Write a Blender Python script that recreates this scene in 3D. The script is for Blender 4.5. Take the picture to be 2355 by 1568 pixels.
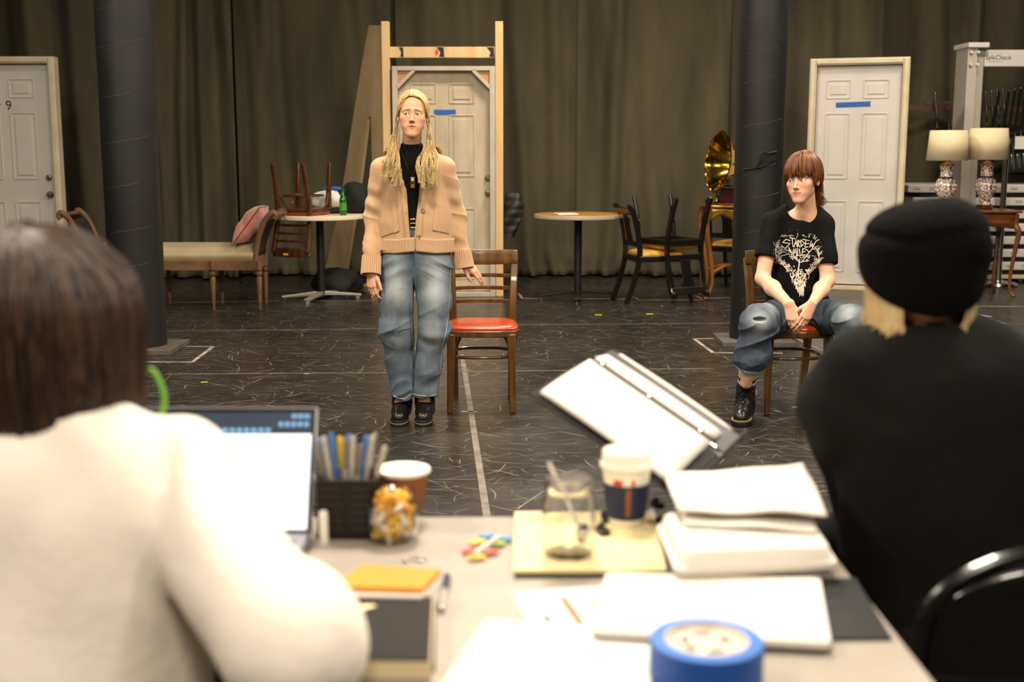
import bpy, bmesh, math, random
import numpy as np
from mathutils import Vector, Matrix, Euler
from mathutils.bvhtree import BVHTree

SC = bpy.context.scene
for _o in list(bpy.data.objects):
    bpy.data.objects.remove(_o)
C = SC.collection
PI = math.pi

# ------------------------------------------------------------------ camera
FPX = 2800.0
PITCH = math.atan(444.0 / FPX)
CAMH = 1.40
cam_d = bpy.data.cameras.new('camera')
cam = bpy.data.objects.new('camera', cam_d)
C.objects.link(cam)
cam.location = (0, 0, CAMH)
cam.rotation_euler = (PI / 2 - PITCH, 0, 0)
cam_d.sensor_width = 36.0
cam_d.sensor_fit = 'HORIZONTAL'
cam_d.lens = 36.0 * FPX / 2355.0
cam_d.clip_start = 0.05
cam_d.dof.use_dof = True
cam_d.dof.focus_distance = 6.3
cam_d.dof.aperture_fstop = 2.8
SC.camera = cam

# ------------------------------------------------------------------ view + world + lights
SC.view_settings.view_transform = 'Standard'
SC.view_settings.look = 'None'
SC.view_settings.gamma = 1.0
SC.view_settings.use_curve_mapping = False
SC.view_settings.exposure = 0.0
W = bpy.data.worlds.new('world')
SC.world = W
W.use_nodes = True
W.node_tree.nodes['Background'].inputs[0].default_value = (1.0, 0.84, 0.66, 1)
W.node_tree.nodes['Background'].inputs[1].default_value = 0.05

WARM = (1.0, 0.87, 0.715)


def ceiling_lamp(x, y, z, power, sx=0.9, sy=0.5, tilt=(0, 0)):
    l = bpy.data.lights.new('ceiling_panel_light', 'AREA')
    l.shape = 'RECTANGLE'
    l.size, l.size_y = sx, sy
    l.energy = power
    l.color = WARM
    o = bpy.data.objects.new('ceiling_panel_light', l)
    o.location = (x, y, z)
    o.rotation_euler = (tilt[0], tilt[1], 0)
    C.objects.link(o)


# rows of panel lights under the studio ceiling
for _x in (-3.6, 0.0, 3.6):
    ceiling_lamp(_x, -1.2, 4.3, 150)
    ceiling_lamp(_x, 0.9, 4.3, 25)
    ceiling_lamp(_x, 3.7, 4.3, 215)
    ceiling_lamp(_x, 7.0, 4.3, 155 if _x > -3 else 100)
for _x, _p in ((-3.6, 22), (0.6, 150), (4.2, 105)):
    ceiling_lamp(_x, 10.3, 4.3, _p)

# ------------------------------------------------------------------ pixel -> place
_d = np.array([0, math.cos(PITCH), -math.sin(PITCH)])
_u = np.array([0, math.sin(PITCH), math.cos(PITCH)])
_r = np.array([1.0, 0, 0])


def ray(x, y):
    return _d + (x - 1177.5) / FPX * _r + (784 - y) / FPX * _u


def at(x, y, Y):
    """point seen at photo pixel (x, y) standing at distance Y into the room"""
    v = ray(x, y)
    return Vector(v * (Y / v[1])) + Vector((0, 0, CAMH))


def on(x, y, z=0.0):
    """point seen at photo pixel (x, y) lying at height z"""
    v = ray(x, y)
    return Vector(v * ((z - CAMH) / v[2])) + Vector((0, 0, CAMH))


# ------------------------------------------------------------------ objects
def thing(name, label, cat, loc=(0, 0, 0), rz=0.0, group=None):
    o = bpy.data.objects.new(name, None)
    o.empty_display_size = 0.1
    C.objects.link(o)
    o.location = loc
    o.rotation_euler = (0, 0, rz)
    return tag(o, label, cat, group)


def tag(o, label, cat, group=None):
    o['label'] = label
    o['category'] = cat
    if group:
        o['group'] = group
    return o


def wloc(p):
    """where an unrotated parent stands in the room"""
    q = Vector((0, 0, 0))
    while p:
        q += p.location
        p = p.parent
    return q


def struct(o):
    o['kind'] = 'structure'
    return o


def copy_tree(o, parent=None):
    c = o.copy()
    C.objects.link(c)
    c.parent = parent
    for ch in o.children:
        copy_tree(ch, c)
    return c


# ------------------------------------------------------------------ mesh builder
def frames(path):
    P = [Vector(p) for p in path]
    n = len(P)
    T = []
    for i in range(n):
        t = P[min(i + 1, n - 1)] - P[max(i - 1, 0)]
        T.append(t.normalized() if t.length > 1e-9 else Vector((0, 0, 1)))
    ref = Vector((0, 0, 1)) if abs(T[0].z) < 0.9 else Vector((0, 1, 0))
    a = T[0].cross(ref).normalized()
    out = []
    for i in range(n):
        a = (a - T[i] * a.dot(T[i]))
        a = a.normalized() if a.length > 1e-6 else T[i].orthogonal().normalized()
        out.append((P[i], T[i], a, T[i].cross(a).normalized()))
    return out


def spline(pts, n=8):
    """Catmull-Rom through pts"""
    P = [Vector(p) for p in pts]
    out = []
    for i in range(len(P) - 1):
        p0, p1, p2, p3 = P[max(i - 1, 0)], P[i], P[i + 1], P[min(i + 2, len(P) - 1)]
        for k in range(n):
            t = k / n
            out.append(0.5 * ((2 * p1) + (p2 - p0) * t + (2 * p0 - 5 * p1 + 4 * p2 - p3) * t * t
                              + (3 * p1 - p0 - 3 * p2 + p3) * t ** 3))
    out.append(P[-1])
    return out


class MB:
    def __init__(s):
        s.v, s.f, s.m = [], [], []

    def add(s, verts, faces, mi=0):
        b = len(s.v)
        s.v.extend(tuple(p) for p in verts)
        s.f.extend(tuple(i + b for i in f) for f in faces)
        s.m.extend([mi] * len(faces))
        return s

    def box(s, c, size, rot=None, mi=0, taper=None):
        hx, hy, hz = size[0] / 2, size[1] / 2, size[2] / 2
        R = rot if isinstance(rot, Matrix) else (Matrix.Rotation(rot, 3, 'Z') if rot else Matrix.Identity(3))
        vs = []
        for z in (-1, 1):
            k = 1.0 if (z < 0 or taper is None) else taper
            for x, y in ((-1, -1), (1, -1), (1, 1), (-1, 1)):
                vs.append(Vector(c) + R @ Vector((x * hx * k, y * hy * k, z * hz)))
        return s.add(vs, [(3, 2, 1, 0), (4, 5, 6, 7), (0, 1, 5, 4), (1, 2, 6, 5), (2, 3, 7, 6), (3, 0, 4, 7)], mi)

    def bar(s, a, b, w, h, mi=0, up=(0, 0, 1)):
        """square bar from a to b; w across, h along `up`"""
        a, b = Vector(a), Vector(b)
        t = (b - a).normalized()
        u = Vector(up)
        u = u - t * u.dot(t)
        if u.length < 1e-5:
            u = t.orthogonal()
        u.normalize()
        r = t.cross(u).normalized()
        vs = []
        for p in (a, b):
            for sx, sy in ((-1, -1), (1, -1), (1, 1), (-1, 1)):
                vs.append(p + r * sx * w / 2 + u * sy * h / 2)
        return s.add(vs, [(3, 2, 1, 0), (4, 5, 6, 7), (0, 1, 5, 4), (1, 2, 6, 5), (2, 3, 7, 6), (3, 0, 4, 7)], mi)

    def tube(s, path, r, seg=8, mi=0, ry=None, closed=False, square=False):
        fr = frames(path)
        n = len(fr)
        if closed:
            pass
        rr = r if isinstance(r, (list, tuple)) else [r] * n
        ry = rr if ry is None else (ry if isinstance(ry, (list, tuple)) else [ry] * n)
        vs, fs = [], []
        for i, (p, t, a, b) in enumerate(fr):
            for k in range(seg):
                th = 2 * PI * k / seg + (PI / 4 if square else 0)
                q = math.sqrt(2) if square else 1
                vs.append(p + a * math.cos(th) * rr[i] * q + b * math.sin(th) * ry[i] * q)
        m = n if closed else n - 1
        for i in range(m):
            j = (i + 1) % n
            for k in range(seg):
                l = (k + 1) % seg
                fs.append((i * seg + k, j * seg + k, j * seg + l, i * seg + l))
        if not closed:
            fs.append(tuple(range(seg)))
            fs.append(tuple((n - 1) * seg + k for k in reversed(range(seg))))
        return s.add(vs, fs, mi)

    def lathe(s, prof, seg=24, c=(0, 0, 0), R=None, mi=0, sx=1, sy=1, lobes=None):
        R = R or Matrix.Identity(3)
        c = Vector(c)
        vs, fs = [], []
        n = len(prof)
        for r, z in prof:
            for k in range(seg):
                th = 2 * PI * k / seg
                q = r * (1 if lobes is None else lobes(th, r, z))
                vs.append(c + R @ Vector((q * math.cos(th) * sx, q * math.sin(th) * sy, z)))
        for i in range(n - 1):
            for k in range(seg):
                l = (k + 1) % seg
                fs.append((i * seg + k, i * seg + l, (i + 1) * seg + l, (i + 1) * seg + k))
        if prof[0][0] > 1e-6:
            fs.append(tuple(reversed(range(seg))))
        if prof[-1][0] > 1e-6:
            fs.append(tuple((n - 1) * seg + k for k in range(seg)))
        return s.add(vs, fs, mi)

    def prism(s, poly, t, M=None, mi=0):
        """poly in local xy, extruded along local z by t"""
        M = M or Matrix.Identity(4)
        n = len(poly)
        vs = [M @ Vector((x, y, 0)) for x, y in poly] + [M @ Vector((x, y, t)) for x, y in poly]
        fs = [tuple(reversed(range(n))), tuple(range(n, 2 * n))]
        fs += [(i, (i + 1) % n, n + (i + 1) % n, n + i) for i in range(n)]
        return s.add(vs, fs, mi)

    def sphere(s, c, r, seg=14, rings=8, mi=0, R=None):
        r = r if isinstance(r, (tuple, list)) else (r, r, r)
        R = R or Matrix.Identity(3)
        vs, fs = [], []
        for i in range(rings + 1):
            ph = PI * i / rings
            for k in range(seg):
                th = 2 * PI * k / seg
                vs.append(Vector(c) + R @ Vector((r[0] * math.sin(ph) * math.cos(th), r[1] * math.sin(ph) * math.sin(th), -r[2] * math.cos(ph))))
        for i in range(rings):
            for k in range(seg):
                l = (k + 1) % seg
                fs.append((i * seg + k, i * seg + l, (i + 1) * seg + l, (i + 1) * seg + k))
        return s.add(vs, fs, mi)

    def grid(s, fn, nu, nv, mi=0, flip=False):
        vs = [fn(i / nu, j / nv) for j in range(nv + 1) for i in range(nu + 1)]
        fs = []
        for j in range(nv):
            for i in range(nu):
                a = j * (nu + 1) + i
                q = (a, a + 1, a + nu + 2, a + nu + 1)
                fs.append(tuple(reversed(q)) if flip else q)
        return s.add(vs, fs, mi)

    def build(s, name, mat, parent=None, smooth=35, bevel=0, world=False, solid=0, sub=0, label=None):
        me = bpy.data.meshes.new(name)
        off = wloc(parent) if world else Vector((0, 0, 0))
        me.from_pydata([Vector(p) - off for p in s.v], [], s.f)
        mats = mat if isinstance(mat, (list, tuple)) else [mat]
        for m in mats:
            me.materials.append(M[m] if isinstance(m, str) else m)
        if len(mats) > 1:
            me.polygons.foreach_set('material_index', s.m)
        bm = bmesh.new()
        bm.from_mesh(me)
        bmesh.ops.remove_doubles(bm, verts=bm.verts, dist=1e-6)
        bmesh.ops.recalc_face_normals(bm, faces=bm.faces)
        bm.to_mesh(me)
        bm.free()
        if smooth:
            me.shade_smooth()
            me.set_sharp_from_angle(angle=math.radians(smooth))
        o = bpy.data.objects.new(name, me)
        C.objects.link(o)
        if parent:
            o.parent = parent
        if solid:
            md = o.modifiers.new('solid', 'SOLIDIFY')
            md.thickness = solid
            md.offset = 0
        if bevel:
            md = o.modifiers.new('bevel', 'BEVEL')
            md.width = bevel
            md.segments = 2
            md.limit_method = 'ANGLE'
            md.angle_limit = math.radians(40)
        if sub:
            md = o.modifiers.new('sub', 'SUBSURF')
            md.levels = md.render_levels = sub
        if label:
            o['label'] = label
        return o


def text_obj(name, body, size, mat, loc, rot, parent=None, extrude=0.0006, align='CENTER', shear=0.0):
    cu = bpy.data.curves.new(name, 'FONT')
    cu.body = body
    cu.size = size
    cu.align_x = align
    cu.align_y = 'CENTER'
    cu.extrude = extrude
    cu.shear = shear
    cu.materials.append(M[mat])
    tmp = bpy.data.objects.new(name + '_tmp', cu)
    C.objects.link(tmp)
    me = bpy.data.meshes.new_from_object(tmp.evaluated_get(bpy.context.evaluated_depsgraph_get()))
    me.name = name
    bpy.data.objects.remove(tmp)
    o = bpy.data.objects.new(name, me)
    o.location = loc
    o.rotation_euler = rot
    C.objects.link(o)
    if parent:
        o.parent = parent
    return o


# ------------------------------------------------------------------ materials
M = {}


def lin(h):
    if isinstance(h, (tuple, list)):
        return tuple(h)[:3]
    h = h.lstrip('#')
    out = []
    for i in (0, 2, 4):
        c = int(h[i:i + 2], 16) / 255
        out.append(c / 12.92 if c <= 0.04045 else ((c + 0.055) / 1.055) ** 2.4)
    return tuple(out)


def mat(name, col, rough=0.6, metal=0.0, col2=None, scale=8.0, stretch=(1, 1, 1), bump=0.0, bscale=None, spec=0.5,
        detail=3.0, sheen=0.0, trans=0.0, coat=0.0, emit=0.0, ior=1.45, lo=0.35, hi=0.65, attr=False, sss=0.0, rough2=None):
    m = bpy.data.materials.new(name)
    m.use_nodes = True
    nt = m.node_tree
    b = nt.nodes['Principled BSDF']
    L = nt.links
    c1 = lin(col)
    b.inputs['Base Color'].default_value = (*c1, 1)
    b.inputs['Roughness'].default_value = rough
    b.inputs['Metallic'].default_value = metal
    b.inputs['IOR'].default_value = ior
    b.inputs['Specular IOR Level'].default_value = spec
    b.inputs['Sheen Weight'].default_value = sheen
    b.inputs['Transmission Weight'].default_value = trans
    b.inputs['Coat Weight'].default_value = coat
    b.inputs['Subsurface Weight'].default_value = sss
    if sss:
        b.inputs['Subsurface Radius'].default_value = (1.0, 0.35, 0.2)
        b.inputs['Subsurface Scale'].default_value = 0.006
    if emit:
        b.inputs['Emission Color'].default_value = (*c1, 1)
        b.inputs['Emission Strength'].default_value = emit
    tc = mp = None
    if col2 is not None or bump or rough2 is not None:
        tc = nt.nodes.new('ShaderNodeTexCoord')
        mp = nt.nodes.new('ShaderNodeMapping')
        mp.inputs['Scale'].default_value = stretch
        L.new(tc.outputs['Object'], mp.inputs['Vector'])
    n = None
    if col2 is not None or rough2 is not None:
        n = nt.nodes.new('ShaderNodeTexNoise')
        n.inputs['Scale'].default_value = scale
        n.inputs['Detail'].default_value = detail
        n.inputs['Roughness'].default_value = 0.6
        L.new(mp.outputs[0], n.inputs['Vector'])
        mr = nt.nodes.new('ShaderNodeMapRange')
        mr.inputs['From Min'].default_value = lo
        mr.inputs['From Max'].default_value = hi
        L.new(n.outputs['Fac'], mr.inputs['Value'])
    src = None
    if col2 is not None:
        mx = nt.nodes.new('ShaderNodeMix')
        mx.data_type = 'RGBA'
        mx.inputs[6].default_value = (*c1, 1)
        mx.inputs[7].default_value = (*lin(col2), 1)
        L.new(mr.outputs[0], mx.inputs[0])
        src = mx.outputs[2]
    if attr:
        at_ = nt.nodes.new('ShaderNodeAttribute')
        at_.attribute_name = 'Col'
        src = at_.outputs['Color']
    if src is not None:
        L.new(src, b.inputs['Base Color'])
    if rough2 is not None:
        m2 = nt.nodes.new('ShaderNodeMapRange')
        m2.inputs['To Min'].default_value = rough
        m2.inputs['To Max'].default_value = rough2
        L.new(mr.outputs[0], m2.inputs['Value'])
        L.new(m2.outputs[0], b.inputs['Roughness'])
    if bump:
        bn = nt.nodes.new('ShaderNodeTexNoise')
        bn.inputs['Scale'].default_value = bscale or scale * 3
        bn.inputs['Detail'].default_value = 2
        L.new(mp.outputs[0], bn.inputs['Vector'])
        bp = nt.nodes.new('ShaderNodeBump')
        bp.inputs['Strength'].default_value = bump
        bp.inputs['Distance'].default_value = 0.01
        L.new(bn.outputs['Fac'], bp.inputs['Height'])
        L.new(bp.outputs[0], b.inputs['Normal'])
    M[name] = m
    return m


def node(nt, kind, **kw):
    n = nt.nodes.new(kind)
    for k, v in kw.items():
        n.inputs[k.replace('_', ' ')].default_value = v
    return n
# ------------------------------------------------------------------ material library
mat('curtain', '#58523f', 0.95, col2='#423e32', scale=2.2, stretch=(1, 1, 0.25), bump=0.25, bscale=60, sheen=0.05, spec=0.2)
mat('wall_dark', '#17150f', 0.95)
mat('ceiling_dark', '#2a2621', 0.95)
mat('pillar', '#1b1919', 0.45, col2='#131212', scale=1.6, bump=0.15, bscale=2.5, rough2=0.62)
mat('pillar_seam', '#4c4845', 0.5)
mat('pillar_dark', '#0c0b0b', 0.6)
mat('plate_grey', '#5d5751', 0.6, col2='#4a4540', scale=6)
mat('tape_white', '#a9a296', 0.6, col2='#6b655c', scale=9)
mat('tape_grey', '#7d766c', 0.6, col2='#5a544c', scale=9)
mat('tape_pink', '#b98f88', 0.6, col2='#8a6e68', scale=9)
mat('tape_yellow', '#e8d020', 0.5)
mat('tape_blue', '#2f62ad', 0.65, col2='#2a58a0', scale=14)
mat('door_white', '#cbc6be', 0.5, col2='#c2bdb4', scale=2.5)
mat('door_frame', '#d2c5a8', 0.55, col2='#c4b594', scale=3.5)
mat('door_scenic', '#c9bba0', 0.7, col2='#b5a58a', scale=3.0, stretch=(2.5, 1, 0.6), detail=5)
mat('door_frame_grey', '#c2b9a6', 0.6, col2='#b3a995', scale=4)
mat('groove', '#8f8266', 0.8)
mat('pine', '#dcbd8c', 0.6, col2='#cda873', scale=3, stretch=(6, 6, 0.6), detail=5)
mat('ply', '#dcc49b', 0.65, col2='#c5a877', scale=2.2, stretch=(1, 1, 0.6), detail=5)
mat('corner_ply', '#b98a5e', 0.7)
mat('metal_dull', '#8f887b', 0.35, metal=0.9)
mat('chrome', '#c9c5bd', 0.15, metal=1.0)
mat('steel_black', '#12110f', 0.45, col2='#1d1b18', scale=12)
mat('alu', '#a9a296', 0.4, metal=0.6)
mat('ink_black', '#12110f', 0.6)
mat('ink_grey', '#4c4c56', 0.6)
mat('ink_blue', '#3a4a86', 0.6)
mat('red_paint', '#d8432c', 0.6)
mat('pink_dot', '#d83a6a', 0.6)
mat('chair_wood', '#4c3014', 0.3, col2='#68481f', scale=3.0, stretch=(9, 9, 1.2), detail=5, coat=0.2)
mat('chair_wood_dark', '#3a1e0d', 0.32, col2='#552e15', scale=3.0, stretch=(9, 9, 1.2), coat=0.2)
mat('red_vinyl', '#a5330f', 0.33, col2='#b04418', scale=9, coat=0.2, bump=0.03, bscale=50)
mat('red_vinyl_dark', '#8f2712', 0.35)
mat('bench_wood', '#7a5836', 0.6, col2='#573b22', scale=5, stretch=(1, 1, 1), detail=5)
mat('bench_cloth', '#9c8c66', 0.42, col2='#8a7a55', scale=3, sheen=0.3)
mat('cushion_pink', '#c98877', 0.45, col2='#b56e60', scale=9, sheen=0.4, bump=0.1, bscale=14)
mat('tabletop_pale', '#d8cbaf', 0.5)
mat('tabletop_wood', '#b5803f', 0.3, col2='#a8702f', scale=3, stretch=(1, 7, 1))
mat('table_edge', '#a89f8e', 0.4)
mat('green_glass', '#2f9a2c', 0.08, trans=0.75, ior=1.5)
mat('bottle_label', '#3e8f34', 0.5)
mat('cloth_black', '#100f0e', 0.85, col2='#1b1a18', scale=7, bump=0.5, bscale=9)
mat('cloth_white', '#d9d5cc', 0.8, bump=0.3, bscale=20)
mat('cloth_blue', '#2c5ea6', 0.8)
mat('puffer', '#1a1918', 0.5, col2='#2a2826', scale=9)
mat('paper', '#efe9dd', 0.7)
mat('chair_black', '#100d0b', 0.3, col2='#191512', scale=4, coat=0.2)
mat('gold_line', '#a8752c', 0.4, metal=0.6)
mat('gold_cushion', '#cf9f3e', 0.4, col2='#b8862c', scale=6)
mat('gold_leaf', '#b98a35', 0.35, metal=0.8, col2='#8d6423', scale=14)
mat('brass', '#d9b045', 0.14, metal=1.0, col2='#c0922c', scale=10)
mat('gold_wood', '#7a4f22', 0.38, col2='#935f28', scale=4, stretch=(5, 5, 1))
mat('walnut', '#6a3a1c', 0.3, col2='#7d4a26', scale=3, stretch=(6, 6, 1), coat=0.3)
mat('mahogany_dark', '#2c0f0a', 0.25, col2='#41170d', scale=4, coat=0.3)
mat('gate_white', '#d6d2cc', 0.5)
mat('gate_grey', '#b9b2a6', 0.45)
mat('shade', '#d9c9a2', 0.8)
mat('table_plastic', '#dad6cd', 0.5)
mat('dolly_wood', '#cdbd9d', 0.6)
mat('rubber', '#151413', 0.7)
mat('rail_wood', '#5a3c2e', 0.6)

# ceramic lamp body: white glaze with painted red-orange and blue flowers
m = mat('imari', '#e9e2d6', 0.12, coat=0.5)
nt = m.node_tree
b = nt.nodes['Principled BSDF']
tc = node(nt, 'ShaderNodeTexCoord')
v1 = node(nt, 'ShaderNodeTexVoronoi', Scale=46.0)
v2 = node(nt, 'ShaderNodeTexVoronoi', Scale=60.0)
mp = node(nt, 'ShaderNodeMapping')
mp.inputs['Location'].default_value = (3.1, 1.7, 0.4)
nt.links.new(tc.outputs['Object'], v1.inputs['Vector'])
nt.links.new(tc.outputs['Object'], mp.inputs['Vector'])
nt.links.new(mp.outputs[0], v2.inputs['Vector'])
prev = (*lin('#e9e2d6'), 1)
for vv, colr, th in ((v1, '#a8502c', 0.44), (v2, '#262a4a', 0.36)):
    mr = node(nt, 'ShaderNodeMath')
    mr.operation = 'LESS_THAN'
    mr.inputs[1].default_value = th
    nt.links.new(vv.outputs['Distance'], mr.inputs[0])
    mx = node(nt, 'ShaderNodeMix')
    mx.data_type = 'RGBA'
    nt.links.new(mr.outputs[0], mx.inputs[0])
    if isinstance(prev, tuple):
        mx.inputs[6].default_value = prev
    else:
        nt.links.new(prev, mx.inputs[6])
    mx.inputs[7].default_value = (*lin(colr), 1)
    prev = mx.outputs[2]
nt.links.new(prev, b.inputs['Base Color'])
mat('imari_blue', '#1c2246', 0.15, coat=0.4)

# dance-floor vinyl: dark, satin, covered in pale scuffs and swirls
m = bpy.data.materials.new('floor_vinyl')
M['floor_vinyl'] = m
m.use_nodes = True
nt = m.node_tree
Lk = nt.links
b = nt.nodes['Principled BSDF']
tc = node(nt, 'ShaderNodeTexCoord')
acc = None


def vmath(op, a_=None, b_=None, val=None):
    n_ = nt.nodes.new('ShaderNodeMath')
    n_.operation = op
    for i_, q_ in enumerate((a_, b_)):
        if q_ is None:
            continue
        if isinstance(q_, (int, float)):
            n_.inputs[i_].default_value = q_
        else:
            Lk.new(q_, n_.inputs[i_])
    return n_.outputs[0]


# every Voronoi cell carries one scuff of its own heading, bend and strength
for k_, (sc_, wid, bend, thr, amt, squash) in enumerate(((2.6, .0018, .5, .3, .9, 1.0), (4.3, .0019, .9, .2, .9, 1.3), (4.9, .0018, -.7, .2, .9, 1.6), (8.9, .0016, .7, .2, .8, 1.5), (5.9, .0014, -.8, .3, .7, 1.5), (7.7, .0013, .5, .25, .7, 1.8), (10.3, .0012, -1.2, .25, .65, 1.4), (3.1, .0045, 1.3, .55, .35, 1.2), (14.0, .0013, .6, .3, .6, 1.5))):
    mp = node(nt, 'ShaderNodeMapping')
    mp.inputs['Scale'].default_value = (sc_ / squash, sc_ * 1.15, 1)
    mp.inputs['Location'].default_value = (3.7 * k_, 1.9 * k_, 0)
    Lk.new(tc.outputs['Object'], mp.inputs['Vector'])
    vo = nt.nodes.new('ShaderNodeTexVoronoi')
    vo.voronoi_dimensions = '2D'
    vo.inputs['Scale'].default_value = 1.0
    Lk.new(mp.outputs[0], vo.inputs['Vector'])
    df = nt.nodes.new('ShaderNodeVectorMath')
    df.operation = 'SUBTRACT'
    Lk.new(mp.outputs[0], df.inputs[0])
    Lk.new(vo.outputs['Position'], df.inputs[1])
    sc3 = nt.nodes.new('ShaderNodeSeparateColor')
    Lk.new(vo.outputs['Color'], sc3.inputs[0])
    rot_ = nt.nodes.new('ShaderNodeVectorRotate')
    rot_.rotation_type = 'Z_AXIS'
    Lk.new(df.outputs[0], rot_.inputs['Vector'])
    Lk.new(vmath('MULTIPLY', sc3.outputs[0], 3.1416), rot_.inputs['Angle'])
    sx_ = nt.nodes.new('ShaderNodeSeparateXYZ')
    Lk.new(rot_.outputs[0], sx_.inputs[0])
    x2 = vmath('MULTIPLY', sx_.outputs[0], sx_.outputs[0])
    bd_ = vmath('MULTIPLY', vmath('SUBTRACT', sc3.outputs[2], .4), bend)
    yy_ = vmath('ABSOLUTE', vmath('ADD', sx_.outputs[1], vmath('MULTIPLY', x2, bd_)))
    r_ = node(nt, 'ShaderNodeMapRange')
    r_.inputs['From Min'].default_value = wid * sc_ * 1.4
    r_.inputs['From Max'].default_value = wid * sc_ * .4
    Lk.new(yy_, r_.inputs['Value'])
    fade = node(nt, 'ShaderNodeMapRange')
    fade.inputs['From Min'].default_value = .50
    fade.inputs['From Max'].default_value = .20
    Lk.new(vmath('ABSOLUTE', sx_.outputs[0]), fade.inputs['Value'])
    on_ = node(nt, 'ShaderNodeMapRange')
    on_.inputs['From Min'].default_value = thr
    on_.inputs['From Max'].default_value = 1.0
    on_.inputs['To Max'].default_value = amt
    Lk.new(sc3.outputs[1], on_.inputs['Value'])
    o_ = vmath('MULTIPLY', vmath('MULTIPLY', r_.outputs[0], fade.outputs[0]), on_.outputs[0])
    acc = o_ if acc is None else vmath('MAXIMUM', acc, o_)
dust = node(nt, 'ShaderNodeTexNoise', Scale=1.6, Detail=6.0, Roughness=0.7)
Lk.new(tc.outputs['Object'], dust.inputs['Vector'])
dr = node(nt, 'ShaderNodeMapRange')
dr.inputs['From Min'].default_value = 0.35
dr.inputs['From Max'].default_value = 0.75
Lk.new(dust.outputs['Fac'], dr.inputs['Value'])
mx0 = node(nt, 'ShaderNodeMix')
mx0.data_type = 'RGBA'
mx0.inputs[6].default_value = (*lin('#1c1a18'), 1)
mx0.inputs[7].default_value = (*lin('#2c2926'), 1)
Lk.new(dr.outputs[0], mx0.inputs[0])
mx = node(nt, 'ShaderNodeMix')
mx.data_type = 'RGBA'
mx.inputs[7].default_value = (*lin('#9a9184'), 1)
Lk.new(acc, mx.inputs[0])
Lk.new(mx0.outputs[2], mx.inputs[6])
Lk.new(mx.outputs[2], b.inputs['Base Color'])
rr = node(nt, 'ShaderNodeMapRange')
rr.inputs['To Min'].default_value = 0.26
rr.inputs['To Max'].default_value = 0.42
Lk.new(dr.outputs[0], rr.inputs['Value'])
Lk.new(rr.outputs[0], b.inputs['Roughness'])
b.inputs['Specular IOR Level'].default_value = 0.45
bp = node(nt, 'ShaderNodeBump', Strength=0.10, Distance=0.01)
Lk.new(dust.outputs['Fac'], bp.inputs['Height'])
Lk.new(bp.outputs[0], b.inputs['Normal'])

# ------------------------------------------------------------------ the room
mb = MB()
mb.box((0, 6.2, -0.05), (18, 16.6, 0.1))
struct(mb.build('floor', 'floor_vinyl', smooth=0))
mb = MB()
mb.box((0, 14.55, 2.4), (18, 0.1, 5.0))
struct(mb.build('wall_back', 'wall_dark', smooth=0))
for sx, nm in ((-1, 'wall_left'), (1, 'wall_right')):
    mb = MB()
    mb.box((sx * 8.95, 6.2, 2.4), (0.1, 16.6, 5.0))
    struct(mb.build(nm, 'wall_dark', smooth=0))
mb = MB()
mb.box((0, 6.2, 4.95), (18, 16.6, 0.1))
struct(mb.build('ceiling', 'ceiling_dark', smooth=0))

# black-out drapes hung across the back of the studio, one object per panel
rng = random.Random(5)


def curtain(x0, x1, Y, label, depth=0.11, period=0.42, seed=1, lean=0.0):
    r = random.Random(seed)
    folds = []
    x = x0 - 0.3
    while x < x1 + 0.4:
        w = period * r.uniform(0.45, 1.5)
        folds.append((x + w / 2, w, depth * r.uniform(0.35, 1.15), r.uniform(-0.05, 0.05), r.uniform(0, 6)))
        x += w
    nx = int((x1 - x0) / 0.022)
    nz = 44

    def fn(u, v):
        z = 0.02 + v ** 1.15 * 4.75
        xx = x0 + u * (x1 - x0)
        y = 0.0
        for cx, w, a, sl, ph in folds:
            q = (xx - cx - sl * (z - 1.5) - 0.012 * math.sin(z * 1.3 + ph)) / (w * 0.5)
            if abs(q) < 1.0:
                y -= a * (0.5 + 0.5 * math.cos(PI * q)) * (0.75 + 0.25 * math.sin(z * 0.7 + ph))
        y -= 0.012 * math.sin(xx * 31 + z * 2.1 + seed) * (0.5 + 0.5 * math.sin(xx * 5 + z))
        k = max(0.0, 1 - z / 0.24)
        y -= k * (0.05 + 0.05 * math.sin(xx * 23 + 9 * z + seed) + 0.03 * math.sin(xx * 57 + 20 * z))
        y -= 0.045 * math.exp(-((z - 0.22) / 0.05) ** 2) * (0.6 + 0.4 * math.sin(xx * 29 + seed))
        return (xx, Y + y + lean * u, z)
    g = MB()
    g.grid(fn, nx, nz)
    o = g.build('stage_curtain', 'curtain', smooth=180, solid=0.006)
    tag(o, label, 'curtain', 'dark drapes along the back of the studio')
    return o


curtain(-8.6, -4.0, 13.35, 'dark drape panel behind the white door numbered nine', 0.17, 0.5, 3)
curtain(-4.06, -2.95, 13.25, 'dark drape panel at far left hanging behind the black pillar and bench', 0.2, 0.36, 14)
curtain(-3.0, -1.2, 13.5, 'dark drape panel behind the upturned chair on the pale table', 0.17, 0.6, 21)
curtain(-1.25, 0.75, 13.45, 'dark drape panel behind the wooden door unit', 0.15, 0.62, 8)
curtain(0.7, 2.35, 13.45, 'olive drape panel behind the round wood-topped table and stacked black chairs', 0.15, 0.6, 9)
curtain(2.3, 4.0, 13.5, 'dark drape panel behind the seated person and right black pillar', 0.17, 0.5, 10)
curtain(3.95, 8.6, 13.95, 'dark drape panel behind the security gate and table lamps', 0.14, 0.45, 11)


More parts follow.
